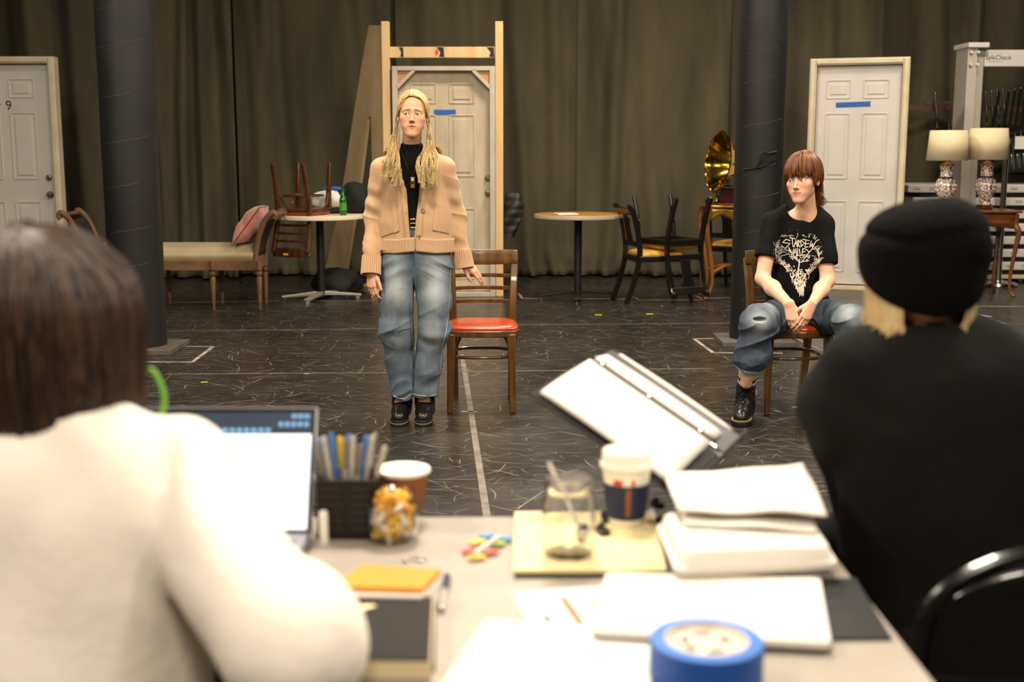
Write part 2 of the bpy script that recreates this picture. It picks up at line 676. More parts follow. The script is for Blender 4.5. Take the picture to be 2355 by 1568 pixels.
# wrapped pillars
def pillar(px_l, px_r, Y, label, seed, rad):
    pxc = (px_l + px_r) / 2
    base = Vector((at(pxc, 400, Y).x, Y, 0))
    t = thing('pillar', label, 'pillar', base)
    r = random.Random(seed)
    prof = []
    nz = 60
    for i in range(nz + 1):
        prof.append((rad, 0.03 + 4.87 * i / nz))
    g = MB()
    ph = [r.uniform(0, 6) for _ in range(6)]
    g.lathe(prof, 56, lobes=lambda th, q, z: 1 + 0.010 * math.sin(3 * th + z * 1.1 + ph[0]) + 0.006 * math.sin(7 * th - 2.3 * z + ph[1])
            + 0.006 * math.sin(z * 9 + 2 * th + ph[2]) + (0.03 * max(0, math.sin(11 * th + ph[3])) * math.exp(-z / 0.12)))
    g.build('wrap', 'pillar', t, smooth=60)
    z = 0.32
    while z < 4.7:
        g = MB()
        n = 30
        a0 = r.uniform(-2.6, -2.2)
        path = []
        span = r.uniform(1.0, 1.9)
        for k in range(n + 1):
            th = a0 + span * k / n
            rr = rad * (1 + 0.010 * math.sin(3 * th + z * 1.1 + ph[0]) + 0.006 * math.sin(7 * th - 2.3 * z + ph[1]) + 0.006 * math.sin(z * 9 + 2 * th + ph[2])) + 0.0005
            path.append((rr * math.cos(th), rr * math.sin(th), z + 0.055 * k / n * (span / 1.5) + 0.004 * math.sin(5 * k / n + z)))
        g.tube(path, 0.0012, 5)
        g.build('wrap_seam', 'pillar_seam', t)
        z += r.choice((0.17, 0.25, 0.30, 0.33)) if seed == 2 else r.choice((0.2, 0.24, 0.3))
    g = MB()
    g.box((0, 0, 0.0175), (rad * 3.05, rad * 2.7, 0.035))
    g.build('base_plate', 'plate_grey', t, bevel=0.003)
    return t


PL = pillar(241, 362, 8.45, 'black wrapped pillar at left beside the padded bench', 2, 0.188)
PR = pillar(1689, 1801, 8.78, 'black wrapped pillar at right behind the seated person', 6, 0.172)
# torn, puckered wrap on the right pillar
tear = MB()
yc = PR.location.y - 0.178
pp = [at(1738, 386, yc), at(1748, 372, yc - 0.012), at(1756, 350, yc - 0.02), at(1768, 352, yc - 0.016), at(1786, 348, yc + 0.02)]
tear.tube(spline(pp, 5), 0.006, 6)
pp = [at(1708, 390, yc + 0.06), at(1740, 386, yc), at(1760, 380, yc - 0.01), at(1782, 366, yc + 0.02)]
tear.tube(spline(pp, 5), 0.004, 6)
tear.add([at(1742, 384, yc - 0.004), at(1752, 362, yc - 0.012), at(1772, 356, yc - 0.008), at(1776, 370, yc - 0.002), at(1756, 380, yc - 0.006)], [(0, 1, 2, 3, 4)])
tear.build('torn_flap', 'pillar_dark', PR, world=True, label='torn flap in the black wrap')


# tape marks on the floor
def strip(pts, w, m, label, z=0.0012):
    g = MB()
    for a, b_ in zip(pts[:-1], pts[1:]):
        a, b_ = Vector(a), Vector(b_)
        a.z = b_.z = z / 2
        g.bar(a, b_, w, z, up=(0, 0, 1))
    o = g.build('floor_tape', m, smooth=0)
    tag(o, label, 'tape', 'tape marks on the dance floor')


strip([on(1062, 815), on(1068, 850), on(1076, 900), on(1120, 1188), on(1150, 1420)], 0.03, 'tape_grey', 'long grey tape line running toward the table from the wooden chair')
strip([on(1061, 946.5), on(1097, 946.5)], 0.02, 'tape_white', 'short white cross tape beneath the empty wooden chair')
strip([on(318, 832), on(442, 832.5), on(490, 797), on(386, 796)], 0.025, 'tape_white', 'white tape outline around the left pillar base')
strip([on(1800, 812), on(1640, 811), on(1596, 779), on(1690, 778)], 0.025, 'tape_white', 'white tape outline left of the right pillar base')
strip([on(1790, 776), on(1830, 778), on(1895, 808)], 0.025, 'tape_grey', 'grey tape corner right of the right pillar base')
strip([on(385, 696), on(640, 692), on(860, 691)], 0.02, 'tape_grey', 'thin grey tape line under the padded bench')
strip([on(1185, 675), on(1193, 675), on(1201, 686), on(1440, 687), on(1460, 683), on(1470, 690), on(1620, 690)], 0.022, 'tape_pink', 'pinkish tape line under the wood-topped round table')
strip([on(1600, 681), on(1616, 687), on(1676, 684)], 0.022, 'tape_pink', 'short pinkish tape mark under the gilded side table')
strip([on(2190, 704.5), on(2355, 704.5)], 0.02, 'tape_white', 'thin white tape line beneath the walnut table by the lamps')
strip([on(2200, 712), on(2314, 745)], 0.02, 'tape_white', 'diagonal white tape line on the floor at far right')
strip([on(2150, 745), on(2320, 745)], 0.015, 'tape_white', 'level white tape line on the floor at far right')
strip([on(2243, 724), on(2275, 729)], 0.07, 'paper', 'small white paper scrap on the floor at far right')
strip([on(384, 761), on(800, 757), on(1200, 747), on(1690, 743)], 0.012, 'tape_grey', 'faint grey floor seam crossing behind the empty wooden chair')
strip([on(380, 860), on(900, 857), on(1640, 847)], 0.012, 'tape_grey', 'faint grey floor seam crossing in front of the pillars')
strip([on(462, 879.5), on(477, 878)], 0.016, 'tape_yellow', 'tiny yellow tape mark on the floor below the bench')
strip([on(1368, 724), on(1384, 724)], 0.03, 'tape_yellow', 'small yellow tape mark below the round wood-topped table')
strip([on(1487, 722), on(1502, 722)], 0.03, 'tape_yellow', 'small yellow tape mark below the stacked black chairs')
strip([on(1190, 1170), on(1250, 1130), on(1330, 1100)], 0.008, 'tape_grey', 'thin pale thread on the floor beyond the yellow pad')
strip([on(1780, 944), on(1800, 948)], 0.015, 'tape_white', 'short white scrap beside the seated person chair leg')
strip([on(1822, 937), on(1840, 935)], 0.02, 'tape_white', 'curled white scrap on the floor by the jacket shoulder')
strip([on(700, 860), on(725, 857)], 0.02, 'tape_white', 'short white scuffed tape on the floor left of the standing person')
# ------------------------------------------------------------------ prop doors
def panel(parent, x0, x1, z0, z1, y, m='door_white', groove='groove'):
    g = MB()
    w = 0.012
    for a, b_ in (((x0, z0), (x1, z0)), ((x1, z0), (x1, z1)), ((x1, z1), (x0, z1)), ((x0, z1), (x0, z0))):
        g.bar((a[0], y - 0.003, a[1]), (b_[0], y - 0.003, b_[1]), w, 0.008, up=(0, 1, 0))
    k = 0.035
    g.box(((x0 + x1) / 2, y - 0.003, (z0 + z1) / 2), (x1 - x0 - 2 * k, 0.008, z1 - z0 - 2 * k))
    return g.build('panel', m, parent, smooth=0, bevel=0.004)


def knob(parent, x, y, z, r=0.028, name='door_knob'):
    g = MB()
    R = Matrix.Rotation(PI / 2, 3, 'X')
    g.lathe([(0.0, 0.062), (r * 0.75, 0.058), (r, 0.042), (r * 0.8, 0.028), (0.012, 0.02), (0.012, 0.008), (0.03, 0.006), (0.032, 0.0)], 20, c=(x, y, z), R=R)
    return g.build(name, 'metal_dull', parent)


def deadbolt(parent, x, y, z):
    g = MB()
    g.lathe([(0.0, 0.03), (0.016, 0.03), (0.026, 0.022), (0.03, 0.0)], 20, c=(x, y, z), R=Matrix.Rotation(PI / 2, 3, 'X'))
    return g.build('deadbolt', 'metal_dull', parent)


def prop_door(loc, rz, w, h, label, cols):
    t = thing('prop_door', label, 'door', loc, rz)
    fw, fd = 0.065, 0.12
    for x in (fw / 2, w - fw / 2):
        g = MB()
        g.box((x, fd / 2, h / 2), (fw, fd, h))
        g.box((x, -0.006, h / 2), (fw * 0.6, 0.014, h - 0.03))
        g.build('jamb', 'door_frame', t, smooth=0, bevel=0.004)
    g = MB()
    g.box((w / 2, fd / 2, h - fw / 2), (w - 2 * fw, fd, fw))
    g.box((w / 2, -0.006, h - fw / 2), (w - 2 * fw, 0.014, fw * 0.6))
    g.build('head_jamb', 'door_frame', t, smooth=0, bevel=0.004)
    g = MB()
    g.box((w / 2, fd / 2, 0.02), (w - 2 * fw, fd, 0.04))
    g.build('sill', 'door_frame', t, smooth=0, bevel=0.004)
    lf = MB()
    x0, x1, z0, z1 = fw + 0.004, w - fw - 0.004, 0.055, h - fw - 0.006
    y = 0.05
    lf.box(((x0 + x1) / 2, y + 0.02, (z0 + z1) / 2), (x1 - x0, 0.04, z1 - z0))
    leaf = lf.build('door_leaf', 'door_white', t, smooth=0, bevel=0.002)
    lw = x1 - x0
    for zz0, zz1 in ((0.855, 0.935), (0.49, 0.785), (0.06, 0.385)):
        for c0, c1 in cols:
            panel(leaf, x0 + c0 * lw, x0 + c1 * lw, z0 + zz0 * (z1 - z0), z0 + zz1 * (z1 - z0), y)
    return t, leaf, (x0, x1, z0, z1, y)


def tape_on(parent, x0, x1, z, y, w=0.048, tilt=0.0):
    g = MB()
    n = 6
    zig = [0.0, 0.004, -0.002, 0.003, -0.003, 0.002, 0.0]
    top = [(x1 + zig[i], z + tilt - w / 2 + w * i / n) for i in range(n + 1)]
    bot = [(x0 + zig[n - i] * 0.8, z + w / 2 - w * i / n) for i in range(n + 1)]
    g.prism(top + bot, 0.002, Matrix.Translation((0, y, 0)) @ Matrix.Rotation(PI / 2, 4, 'X'))
    return g.build('blue_tape', 'tape_blue', parent, smooth=0, label='strip of blue painters tape')


# right door, turned a little
A, B = at(1850, 500, 12.22), at(2076, 500, 11.92)
wd = math.hypot(B.x - A.x, B.y - A.y)
t, leaf, (x0, x1, z0, z1, y) = prop_door((A.x, A.y, 0), math.atan2(B.y - A.y, B.x - A.x), wd, 2.262,
                                         'white panelled door in cream frame behind the seated person, blue tape strip', ((0.12, 0.40), (0.56, 0.85)))
tape_on(leaf, x0 + 0.235 * (x1 - x0), x0 + 0.645 * (x1 - x0), 1.815, y - 0.0005, 0.05, 0.008)
# left door, cut by the frame's edge
A, B = at(-60, 500, 11.98), at(142.5, 400, 11.95)
t, leaf, (x0, x1, z0, z1, y) = prop_door((B.x - 0.92, 11.9, 0), 0, 0.92, 2.262,
                                         'white panelled door marked nine at the far left edge', ((0.10, 0.36), (0.50, 0.80)))
deadbolt(leaf, x1 - 0.055, y, at(118, 408, 11.95).z)
knob(leaf, x1 - 0.05, y, at(118, 447, 11.95).z)
q = at(20, 243, 11.95)
text_obj('door_number', '9', 0.125, 'ink_black', (q.x - (B.x - 0.92), y - 0.0015, q.z), (PI / 2, 0, 0), leaf)
text_obj('door_letter', 'r', 0.125, 'ink_black', (q.x - (B.x - 0.92) - 0.098, y - 0.0015, q.z), (PI / 2, 0, 0), leaf)

# ------------------------------------------------------------------ centre door unit on raw timber posts
YD = 11.6
LX, RX = at(892, 400, YD).x, at(1148.5, 400, YD).x
U0 = Vector((LX, YD, 0))
t = thing('scenery_door_unit', 'pale timber framed scenic door with chamfered top corners behind the standing person', 'door', U0)
Wd = RX - LX
zt = at(892, 50, YD).z
for x in (0, Wd):
    g = MB()
    g.box((x, 0, zt / 2), (0.072, 0.09, zt))
    g.build('post', 'pine', t, smooth=0, bevel=0.004)
za, zb = at(1020, 133, YD).z, at(1020, 108, YD).z
g = MB()
g.box((Wd / 2, 0.0, (za + zb) / 2), (Wd - 0.074, 0.045, zb - za))
beam = g.build('cross_beam', 'pine', t, smooth=0, bevel=0.003)
for px, w in ((925, 0.03), (1016, 0.05), (1131, 0.05)):
    g = MB()
    xx = at(px, 120, YD).x - LX
    g.prism([(xx - w / 2, za + 0.01), (xx + w / 2, za + 0.005), (xx + w * 0.35, zb - 0.004), (xx - w * 0.9, zb - 0.004), (xx - w * 0.2, za + 0.05)], 0.003,
            Matrix.Translation((0, -0.0225, 0)) @ Matrix.Rotation(PI / 2, 4, 'X'))
    g.build('black_tape', 'steel_black', beam, smooth=0)
g = MB()
g.lathe([(0.0, 0.003), (0.015, 0.003), (0.015, 0.0)], 14, c=(at(1005, 122, YD).x - LX, -0.0225, (za + zb) / 2), R=Matrix.Rotation(PI / 2, 3, 'X'), sy=1.8)
g.build('red_mark', 'red_paint', beam)
# door frame with chamfered corners
fx0, fx1 = at(906, 400, YD).x - LX, at(1139, 400, YD).x - LX
ft = at(1020, 153, YD).z
g = MB()
fw = 0.05
yf = -0.02
for x in (fx0 + fw / 2, fx1 - fw / 2):
    h = MB()
    h.box((x, yf, ft / 2), (fw, 0.08, ft))
    h.build('jamb', 'door_frame_grey', t, smooth=0, bevel=0.003)
h = MB()
h.box(((fx0 + fx1) / 2, yf, ft - fw * 0.4), (fx1 - fx0 - 2 * fw, 0.08, fw * 0.8))
h.build('head_jamb', 'door_frame_grey', t, smooth=0, bevel=0.003)
h = MB()
h.box(((fx0 + fx1) / 2, yf - 0.01, 0.02), (fx1 - fx0 - 2 * fw, 0.1, 0.04))
h.build('sill', 'door_frame_grey', t, smooth=0, bevel=0.003)
zi = ft - fw * 0.8
for sx, x in ((1, fx0 + fw), (-1, fx1 - fw)):
    h = MB()
    h.bar((x - sx * 0.004, yf - 0.015, zi - 0.155), (x + sx * 0.155, yf - 0.015, zi + 0.004), 0.03, 0.05, up=(0, 1, 0))
    h.build('chamfer_trim', 'door_frame_grey', t, smooth=0, bevel=0.002)
    h = MB()
    pts = [(x, zi), (x, zi - 0.15), (x + sx * 0.15, zi)]
    h.prism(pts, 0.01, Matrix.Translation((0, yf - 0.008, 0)) @ Matrix.Rotation(PI / 2, 4, 'X'))
    h.build('corner_block', 'corner_ply', t, smooth=0)
h = MB()
lx0, lx1 = fx0 + fw + 0.004, fx1 - fw - 0.004
h.box(((lx0 + lx1) / 2, 0.03, (0.045 + zi) / 2), (lx1 - lx0, 0.04, zi - 0.05))
leaf = h.build('door_leaf', 'door_scenic', t, smooth=0, bevel=0.002)
lw = lx1 - lx0


def zz(y):
    return at(1020, y, YD).z


for za_, zb_ in ((237, 193), (405, 265), (640, 480)):
    for c0, c1 in ((0.14, 0.41), (0.56, 0.83)):
        panel(leaf, lx0 + c0 * lw, lx0 + c1 * lw, zz(za_), zz(zb_), 0.01, 'door_scenic')
tape_on(leaf, at(998, 258, YD).x - LX, at(1048, 258, YD).x - LX, zz(258), 0.0085, 0.047, 0.0)
xk = at(1122, 440, YD).x - LX
deadbolt(leaf, xk, 0.01, zz(409))
knob(leaf, xk, 0.01, zz(442))
# A-shaped plywood brace running back to the drapes
n_ = Vector((-0.73, 1.3, 0)).normalized()
nn = np.array([n_.y, -n_.x, 0])
p0 = np.array([LX - 0.03, YD + 0.02, 0])


def onbrace(px, py):
    v = ray(px, py)
    o = np.array([0, 0, CAMH])
    s = ((p0 - o) @ nn) / (v @ nn)
    q = o + s * v
    return ((q - p0) @ np.array(n_), q[2])


outer = [(884, 58), (848, 58), (838, 110), (812, 270), (785, 450), (744, 652), (790, 652), (812, 520), (830, 400), (846, 272), (850, 266), (853, 272), (856, 400), (860, 660), (884, 668)]
poly = [onbrace(*q) for q in outer]
poly[5] = (poly[5][0], 0.0)
poly[6] = (poly[6][0], 0.0)
poly[13] = (poly[13][0], 0.0)
poly[14] = (poly[14][0], 0.0)
Mx = Matrix(((n_.x, 0, n_.y, p0[0] - U0.x), (n_.y, 0, -n_.x, p0[1] - U0.y), (0, 1, 0, 0), (0, 0, 0, 1)))
h = MB()
# the outline is a narrow ring: split into convex quads
quads = [(0, 1, 2, 11, 12), (2, 3, 9, 10), (2, 10, 11), (3, 4, 8, 9), (4, 5, 6, 7), (4, 7, 8), (12, 13, 14, 0)]
for qd in quads:
    h.prism([poly[i] for i in qd], 0.03, Mx)
h.build('brace_panel', 'ply', t, smooth=0)
h = MB()
e = p0 + np.array(n_) * poly[5][0]
h.bar((p0[0] - U0.x - 0.04, p0[1] - U0.y, 0.03), (e[0] - U0.x, e[1] - U0.y - 0.05, 0.03), 0.09, 0.06)
h.build('brace_foot', 'ply', t, smooth=0, bevel=0.003)
h = MB()
h.box((-0.03, -0.06, 0.03), (0.26, 0.16, 0.06))
h.build('base_board', 'ply', t, smooth=0, bevel=0.003)

# dark puffer jacket hanging off the right post
q = at(1172, 492, YD + 0.05)
h = MB()


def jack(u, v):
    a = u * 2 * PI
    z = 0.2 - 0.42 * v
    w = 0.085 * (0.75 + 0.35 * math.sin(v * PI)) * (1 + 0.12 * abs(math.sin(v * 17)))
    return (w * math.cos(a) + 0.02 * math.sin(v * 5) - 0.03 * v, 0.6 * w * math.sin(a) + 0.012 * math.sin(3 * a + v * 8), z)


h.grid(jack, 24, 40)
j = h.build('puffer_jacket', 'puffer', smooth=70)
j.location = (q.x + 0.03, q.y + 0.02, q.z)
tag(j, 'dark quilted puffer jacket hanging on the right timber post', 'jacket')

# ------------------------------------------------------------------ bentwood ladder-back chair (one model, three chairs)
def ladder_chair(label, loc, rz, group='red-seated ladder-back chairs', wood='chair_wood'):
    t = thing('dining_chair', label, 'chair', loc, rz, group)
    # rear posts: leg and back in one bent piece
    for s in (-1, 1):
        g = MB()
        path = spline([(s * 0.155, 0.255, 0), (s * 0.160, 0.205, 0.22), (s * 0.165, 0.175, 0.44), (s * 0.170, 0.195, 0.60), (s * 0.178, 0.25, 0.80)], 5)
        g.tube(path, [0.014 + 0.006 * min(1, i / 8) for i in range(len(path))], 4, square=True, ry=[0.020] * len(path))
        g.build('back_post', wood, t, bevel=0.005)
        g = MB()
        g.tube([(s * 0.168, -0.195, 0), (s * 0.163, -0.178, 0.22), (s * 0.160, -0.17, 0.425)], [0.0155, 0.019, 0.023], 4, square=True)
        g.build('front_leg', wood, t, bevel=0.006)
        g = MB()
        g.tube(spline([(s * 0.165, -0.165, 0.27), (s * 0.182, -0.10, 0.375), (s * 0.186, -0.04, 0.415)], 6), 0.0085, 8)
        g.build('corner_brace', wood, t)
        g = MB()
        g.tube(spline([(s * 0.160, 0.185, 0.27), (s * 0.12, 0.12, 0.37), (s * 0.08, 0.07, 0.42)], 6), 0.0085, 8)
        g.build('corner_brace', wood, t)
    # seat frame: rounded trapezoid
    def outline(k, n=40):
        out = []
        for i in range(n):
            a = 2 * PI * i / n
            c, s_ = math.cos(a), math.sin(a)
            e = 0.45
            x = math.copysign(abs(c) ** e, c)
            y_ = math.copysign(abs(s_) ** e, s_)
            out.append((x * (0.198 - 0.014 * y_) * k, y_ * 0.195 * k - 0.005))
        return out
    g = MB()
    g.prism(outline(1.0), 0.036, Matrix.Translation((0, 0, 0.408)))
    g.build('seat_frame', wood, t, bevel=0.006)
    g = MB()
    rings = [(0.965, 0.444), (0.975, 0.452), (0.95, 0.460), (0.85, 0.466), (0.5, 0.469), (0.02, 0.470)]
    n = 40
    vs, fs = [], []
    for k, z in rings:
        vs += [(x, y_, z) for x, y_ in outline(k)]
    for i in range(len(rings) - 1):
        for q_ in range(n):
            l_ = (q_ + 1) % n
            fs.append((i * n + q_, i * n + l_, (i + 1) * n + l_, (i + 1) * n + q_))
    fs.append(tuple(range((len(rings) - 1) * n, len(rings) * n)))
    fs.append(tuple(reversed(range(n))))
    g.add(vs, fs)
    g.build('seat_pad', 'red_vinyl', t, smooth=50)
    # bentwood hoop under the seat
    g = MB()
    pts = [(0.160 * math.copysign(abs(math.cos(a)) ** 0.55, math.cos(a)), 0.165 * math.copysign(abs(math.sin(a)) ** 0.7, math.sin(a)) + 0.0, 0.295)
           for a in [2 * PI * i / 36 for i in range(36)]]
    g.tube(pts, 0.0095, 8, closed=True)
    g.build('stretcher_hoop', wood, t)
    # slats and top rail
    for z, yb in ((0.552, 0.192), (0.624, 0.212), (0.692, 0.231)):
        g = MB()
        g.grid(lambda u, v: ((u - 0.5) * 0.345, yb + 0.018 * (1 - (2 * u - 1) ** 2), z + (v - 0.5) * 0.022 + 0.004 * (1 - (2 * u - 1) ** 2)), 12, 1)
        g.build('back_slat', wood, t, solid=0.010, bevel=0.002)
    g = MB()
    g.grid(lambda u, v: ((u - 0.5) * 0.39, 0.242 - 0.02 + 0.026 * (1 - (2 * u - 1) ** 2) + (v - 0.5) * 0.016, 0.797 + (v - 0.5) * (0.072 + 0.012 * (1 - (2 * u - 1) ** 2)) + 0.004 * (2 * u - 1) ** 2), 16, 3)
    g.build('top_rail', wood, t, solid=0.016, bevel=0.004)
    return t


# ------------------------------------------------------------------ round tables
def round_table(loc, r, h, label, top_m, edge_m, base_m, casters=False, rz=0.0, ang=(0.3, 1.3)):
    t = thing('round_table', label, 'table', loc, rz)
    g = MB()
    g.lathe([(0, h), (r - 0.004, h), (r - 0.002, h - 0.002)], 64)
    g.build('table_top', top_m, t, smooth=30)
    g = MB()
    g.lathe([(r - 0.002, h - 0.0015), (r, h - 0.006), (r, h - 0.034), (r - 0.006, h - 0.038), (0.0, h - 0.038)], 64)
    g.build('table_edge', edge_m, t, smooth=30)
    g = MB()
    g.lathe([(0.0, 0.06), (0.04, 0.06), (0.036, 0.1), (0.036, h - 0.06), (0.14, h - 0.05), (0.14, h - 0.038), (0, h - 0.038)], 24)
    g.build('pedestal', 'steel_black', t)
    for a in ang:
        g = MB()
        R = Matrix.Rotation(a, 3, 'Z')
        L = r * 0.92
        pr = [(-L, 0.035), (-L, 0.052), (-0.06, 0.085), (0.06, 0.085), (L, 0.052), (L, 0.035), (0.05, 0.05), (-0.05, 0.05)]
        Mx_ = Matrix.Rotation(a, 4, 'Z') @ Matrix.Translation((0, 0.028, 0)) @ Matrix.Rotation(PI / 2, 4, 'X')
        for ids in ((0, 1, 2, 7), (7, 2, 3, 6), (6, 3, 4, 5)):
            g.prism([pr[i] for i in ids], 0.056, Mx_)
        g.build('base_arm', base_m, t, smooth=0, bevel=0.004)
        for s in (-1, 1):
            p = R @ Vector((s * (L - 0.03), 0, 0))
            g = MB()
            if casters:
                g.lathe([(0, -0.012), (0.019, -0.012), (0.021, 0), (0.019, 0.012), (0, 0.012)], 16, c=(p.x, p.y, 0.021), R=Matrix.Rotation(PI / 2, 3, 'X'))
                g.box((p.x, p.y, 0.034), (0.014, 0.034, 0.02))
                g.build('caster', 'chrome', t)
            else:
                g.lathe([(0, 0), (0.02, 0), (0.02, 0.012), (0.008, 0.016), (0.008, 0.038), (0, 0.038)], 12, c=(p.x, p.y, 0))
                g.build('foot', 'metal_dull', t)
    return t


TL = Vector((at(735, 490, 11.25).x, 11.25, 0))
round_table(TL, 0.40, 0.795, 'round pale-topped table at left carrying an upturned chair', 'tabletop_pale', 'tabletop_pale', 'alu', True, ang=(0.25, 1.35))
TR = Vector((at(1330, 490, 11.35).x, 11.35, 0))
round_table(TR, 0.41, 0.795, 'round wood-topped table with grey edge right of the door', 'tabletop_wood', 'table_edge', 'steel_black', False, ang=(0.2, 1.5))
# sheet of paper and pencil on the wood-topped table
g = MB()
g.box((0, 0, 0.0035), (0.20, 0.15, 0.007))
o = g.build('paper_pad', 'paper', smooth=0)
o.location = (TR.x - 0.12, TR.y - 0.05, 0.795)
o.rotation_euler = (0, 0, 0.3)
tag(o, 'small white paper pad lying on the wood-topped round table', 'paper')
g = MB()
g.tube([(0, 0, 0.004), (0.1, 0.01, 0.004)], 0.004, 6)
o = g.build('pencil', 'mahogany_dark')
o.location = (TR.x - 0.24, TR.y - 0.14, 0.795)
tag(o, 'short dark pencil beside the pad on the wood-topped table', 'pencil')

# upturned chair on the left table
ch = ladder_chair('brown ladder-back chair upturned on the pale round table', (0, 0, 0), 0, wood='chair_wood_dark')
base = at(697, 500, 11.25)
ch.rotation_euler = (PI, 0, -0.38)
ch.location = (base.x + 0.02, 11.18, 0.795 + 0.471)
g = MB()
g.box((0, 0, 0), (0.05, 0.002, 0.018))
q = [c for c in ch.children if c.name.startswith('top_rail')][0]
yt = g.build('yellow_tag', 'tape_yellow', q, smooth=0, label='bit of yellow tape')
yt.location = (-0.04, 0.262, 0.812)

# green bottle
q = Vector((at(789, 485, 11.1).x, 11.1, 0.795))
t = thing('beer_bottle', 'green glass bottle standing on the pale round table', 'bottle', q)
g = MB()
g.lathe([(0, 0.0), (0.030, 0.0), (0.033, 0.006), (0.033, 0.135), (0.028, 0.16), (0.015, 0.19), (0.0125, 0.235), (0.0145, 0.237), (0.0145, 0.247), (0.0, 0.247)], 24)
g.build('glass', 'green_glass', t)
g = MB()
g.lathe([(0.0335, 0.045), (0.0335, 0.115)], 24)
g.build('paper_label', 'bottle_label', t)

# clothes and bags heaped behind the bottle
def lump(name, m, c, r, seed, label, cat, nz=14, sq=1.0):
    rr = random.Random(seed)
    ph = [rr.uniform(0, 6) for _ in range(8)]
    g = MB()
    def fn(u, v):
        th, p_ = 2 * PI * u, PI * v
        k = 1 + 0.14 * math.sin(3 * th + ph[0] + 2 * p_) + 0.10 * math.sin(5 * th - 3 * p_ + ph[1]) + 0.06 * math.sin(9 * th + 7 * p_ + ph[2]) + 0.05 * abs(math.sin(7 * th + 5 * math.sin(3 * p_ + ph[3])))
        z = -math.cos(p_)
        z = max(z, -0.75)
        return (r[0] * k * math.sin(p_) ** sq * math.cos(th), r[1] * k * math.sin(p_) ** sq * math.sin(th), r[2] * (z + 0.75) * (0.9 + 0.1 * k))
    g.grid(fn, 28, nz)
    o = g.build(name, m, smooth=70)
    o.location = c
    tag(o, label, cat)
    return o


lump('backpack', 'cloth_black', (at(815, 480, 11.5).x, 11.45, 0.795), (0.14, 0.10, 0.165), 3, 'slumped black bag on the pale round table behind the bottle', 'bag')
lump('folded_shirt', 'cloth_white', (at(757, 470, 11.42).x, 11.42, 0.845), (0.15, 0.085, 0.095), 8, 'bundled white cloth with dark print behind the upturned chair', 'clothing')
lump('blue_cloth', 'cloth_blue', (at(765, 430, 11.46).x, 11.46, 1.005), (0.09, 0.05, 0.022), 4, 'blue cloth lying on top of the bundled white cloth', 'clothing')
lump('dark_pouch', 'cloth_black', (at(757, 470, 11.42).x, 11.42, 0.795), (0.18, 0.09, 0.04), 6, 'dark flat pouch under the bundled white cloth', 'bag')
lump('floor_bag', 'cloth_black', (at(778, 650, 11.9).x, 11.75, 0), (0.23, 0.16, 0.145), 5, 'black bag lying on the floor behind the pale table base', 'bag')

# ------------------------------------------------------------------ padded bench with scrolled ends
YB = 10.75
bl, br = at(205, 560, YB).x, at(598, 560, YB).x
t = thing('upholstered_bench', 'carved wooden bench with pale satin seat behind the left pillar', 'bench', ((bl + br) / 2, YB, 0))
hw = (br - bl) / 2
g = MB()
g.grid(lambda u, v: (-hw + 0.03 + (2 * hw - 0.05) * u, -0.2 + 0.44 * v, 0.505 + 0.055 * (1 - (2 * v - 1) ** 6) * (1 - (2 * u - 1) ** 20) + 0.012 * (1 - (2 * v - 1) ** 2)), 30, 14)
g.grid(lambda u, v: (-hw + 0.03 + (2 * hw - 0.05) * u, -0.2 - 0.014 * math.sin(PI * v), 0.43 + 0.075 * v), 30, 6)
g.grid(lambda u, v: (hw - 0.02 + 0.012 * math.sin(PI * v), -0.2 + 0.44 * u, 0.43 + 0.075 * v), 10, 6)
g.build('seat_cushion', 'bench_cloth', t, smooth=80)
g = MB()
g.box((0, -0.19, 0.39), (2 * hw, 0.03, 0.085))
g.box((0, 0.23, 0.39), (2 * hw, 0.03, 0.085))
g.box((hw - 0.015, 0.02, 0.39), (0.03, 0.40, 0.085))
g.box((-hw + 0.015, 0.02, 0.39), (0.03, 0.40, 0.085))
g.build('seat_rail', 'bench_wood', t, smooth=0, bevel=0.004)
legprof = [(0.0, 0), (0.011, 0), (0.014, 0.02), (0.012, 0.05), (0.018, 0.07), (0.017, 0.1), (0.026, 0.28), (0.019, 0.295), (0.03, 0.31), (0.03, 0.33), (0.02, 0.34), (0.03, 0.352), (0.03, 0.43), (0, 0.43)]
for px in (598, 492, 300, 225):
    g = MB()
    g.lathe(legprof, 14, c=(at(px, 700, YB - 0.19).x - t.location.x, -0.19, 0))
    g.build('leg', 'bench_wood', t)
for px in (612, 512, 391, 240):
    g = MB()
    g.lathe(legprof, 14, c=(at(px, 690, YB + 0.23).x - t.location.x, 0.23, 0))
    g.build('leg', 'bench_wood', t)
for s in (-1, 1):
    for yy in (-0.19, 0.23):
        g = MB()
        path = spline([(s * (hw - 0.01), yy, 0.36), (s * (hw + 0.0), yy, 0.50), (s * (hw + 0.03), yy, 0.64), (s * (hw + 0.09), yy, 0.78), (s * (hw + 0.155), yy, 0.845), (s * (hw + 0.185), yy, 0.825), (s * (hw + 0.17), yy, 0.795)], 5)
        g.tube(path, [0.026] * (len(path) - 8) + [0.024, 0.022, 0.022, 0.022, 0.022, 0.022, 0.024, 0.026], 8, ry=0.022)
        g.build('scroll_arm', 'bench_wood', t)
    g = MB()
    g.tube([(s * (hw + 0.165), -0.19, 0.825), (s * (hw + 0.165), 0.23, 0.825)], 0.02, 10)
    g.build('arm_rail', 'bench_wood', t)
    g = MB()
    g.grid(lambda u, v: (s * (hw + 0.0 + 0.10 * v ** 2), -0.17 + 0.38 * u, 0.47 + 0.31 * v), 6, 8)
    g.build('arm_panel', 'cloth_black', t, solid=0.02)

# pink satin cushion leaning against the right arm
g = MB()


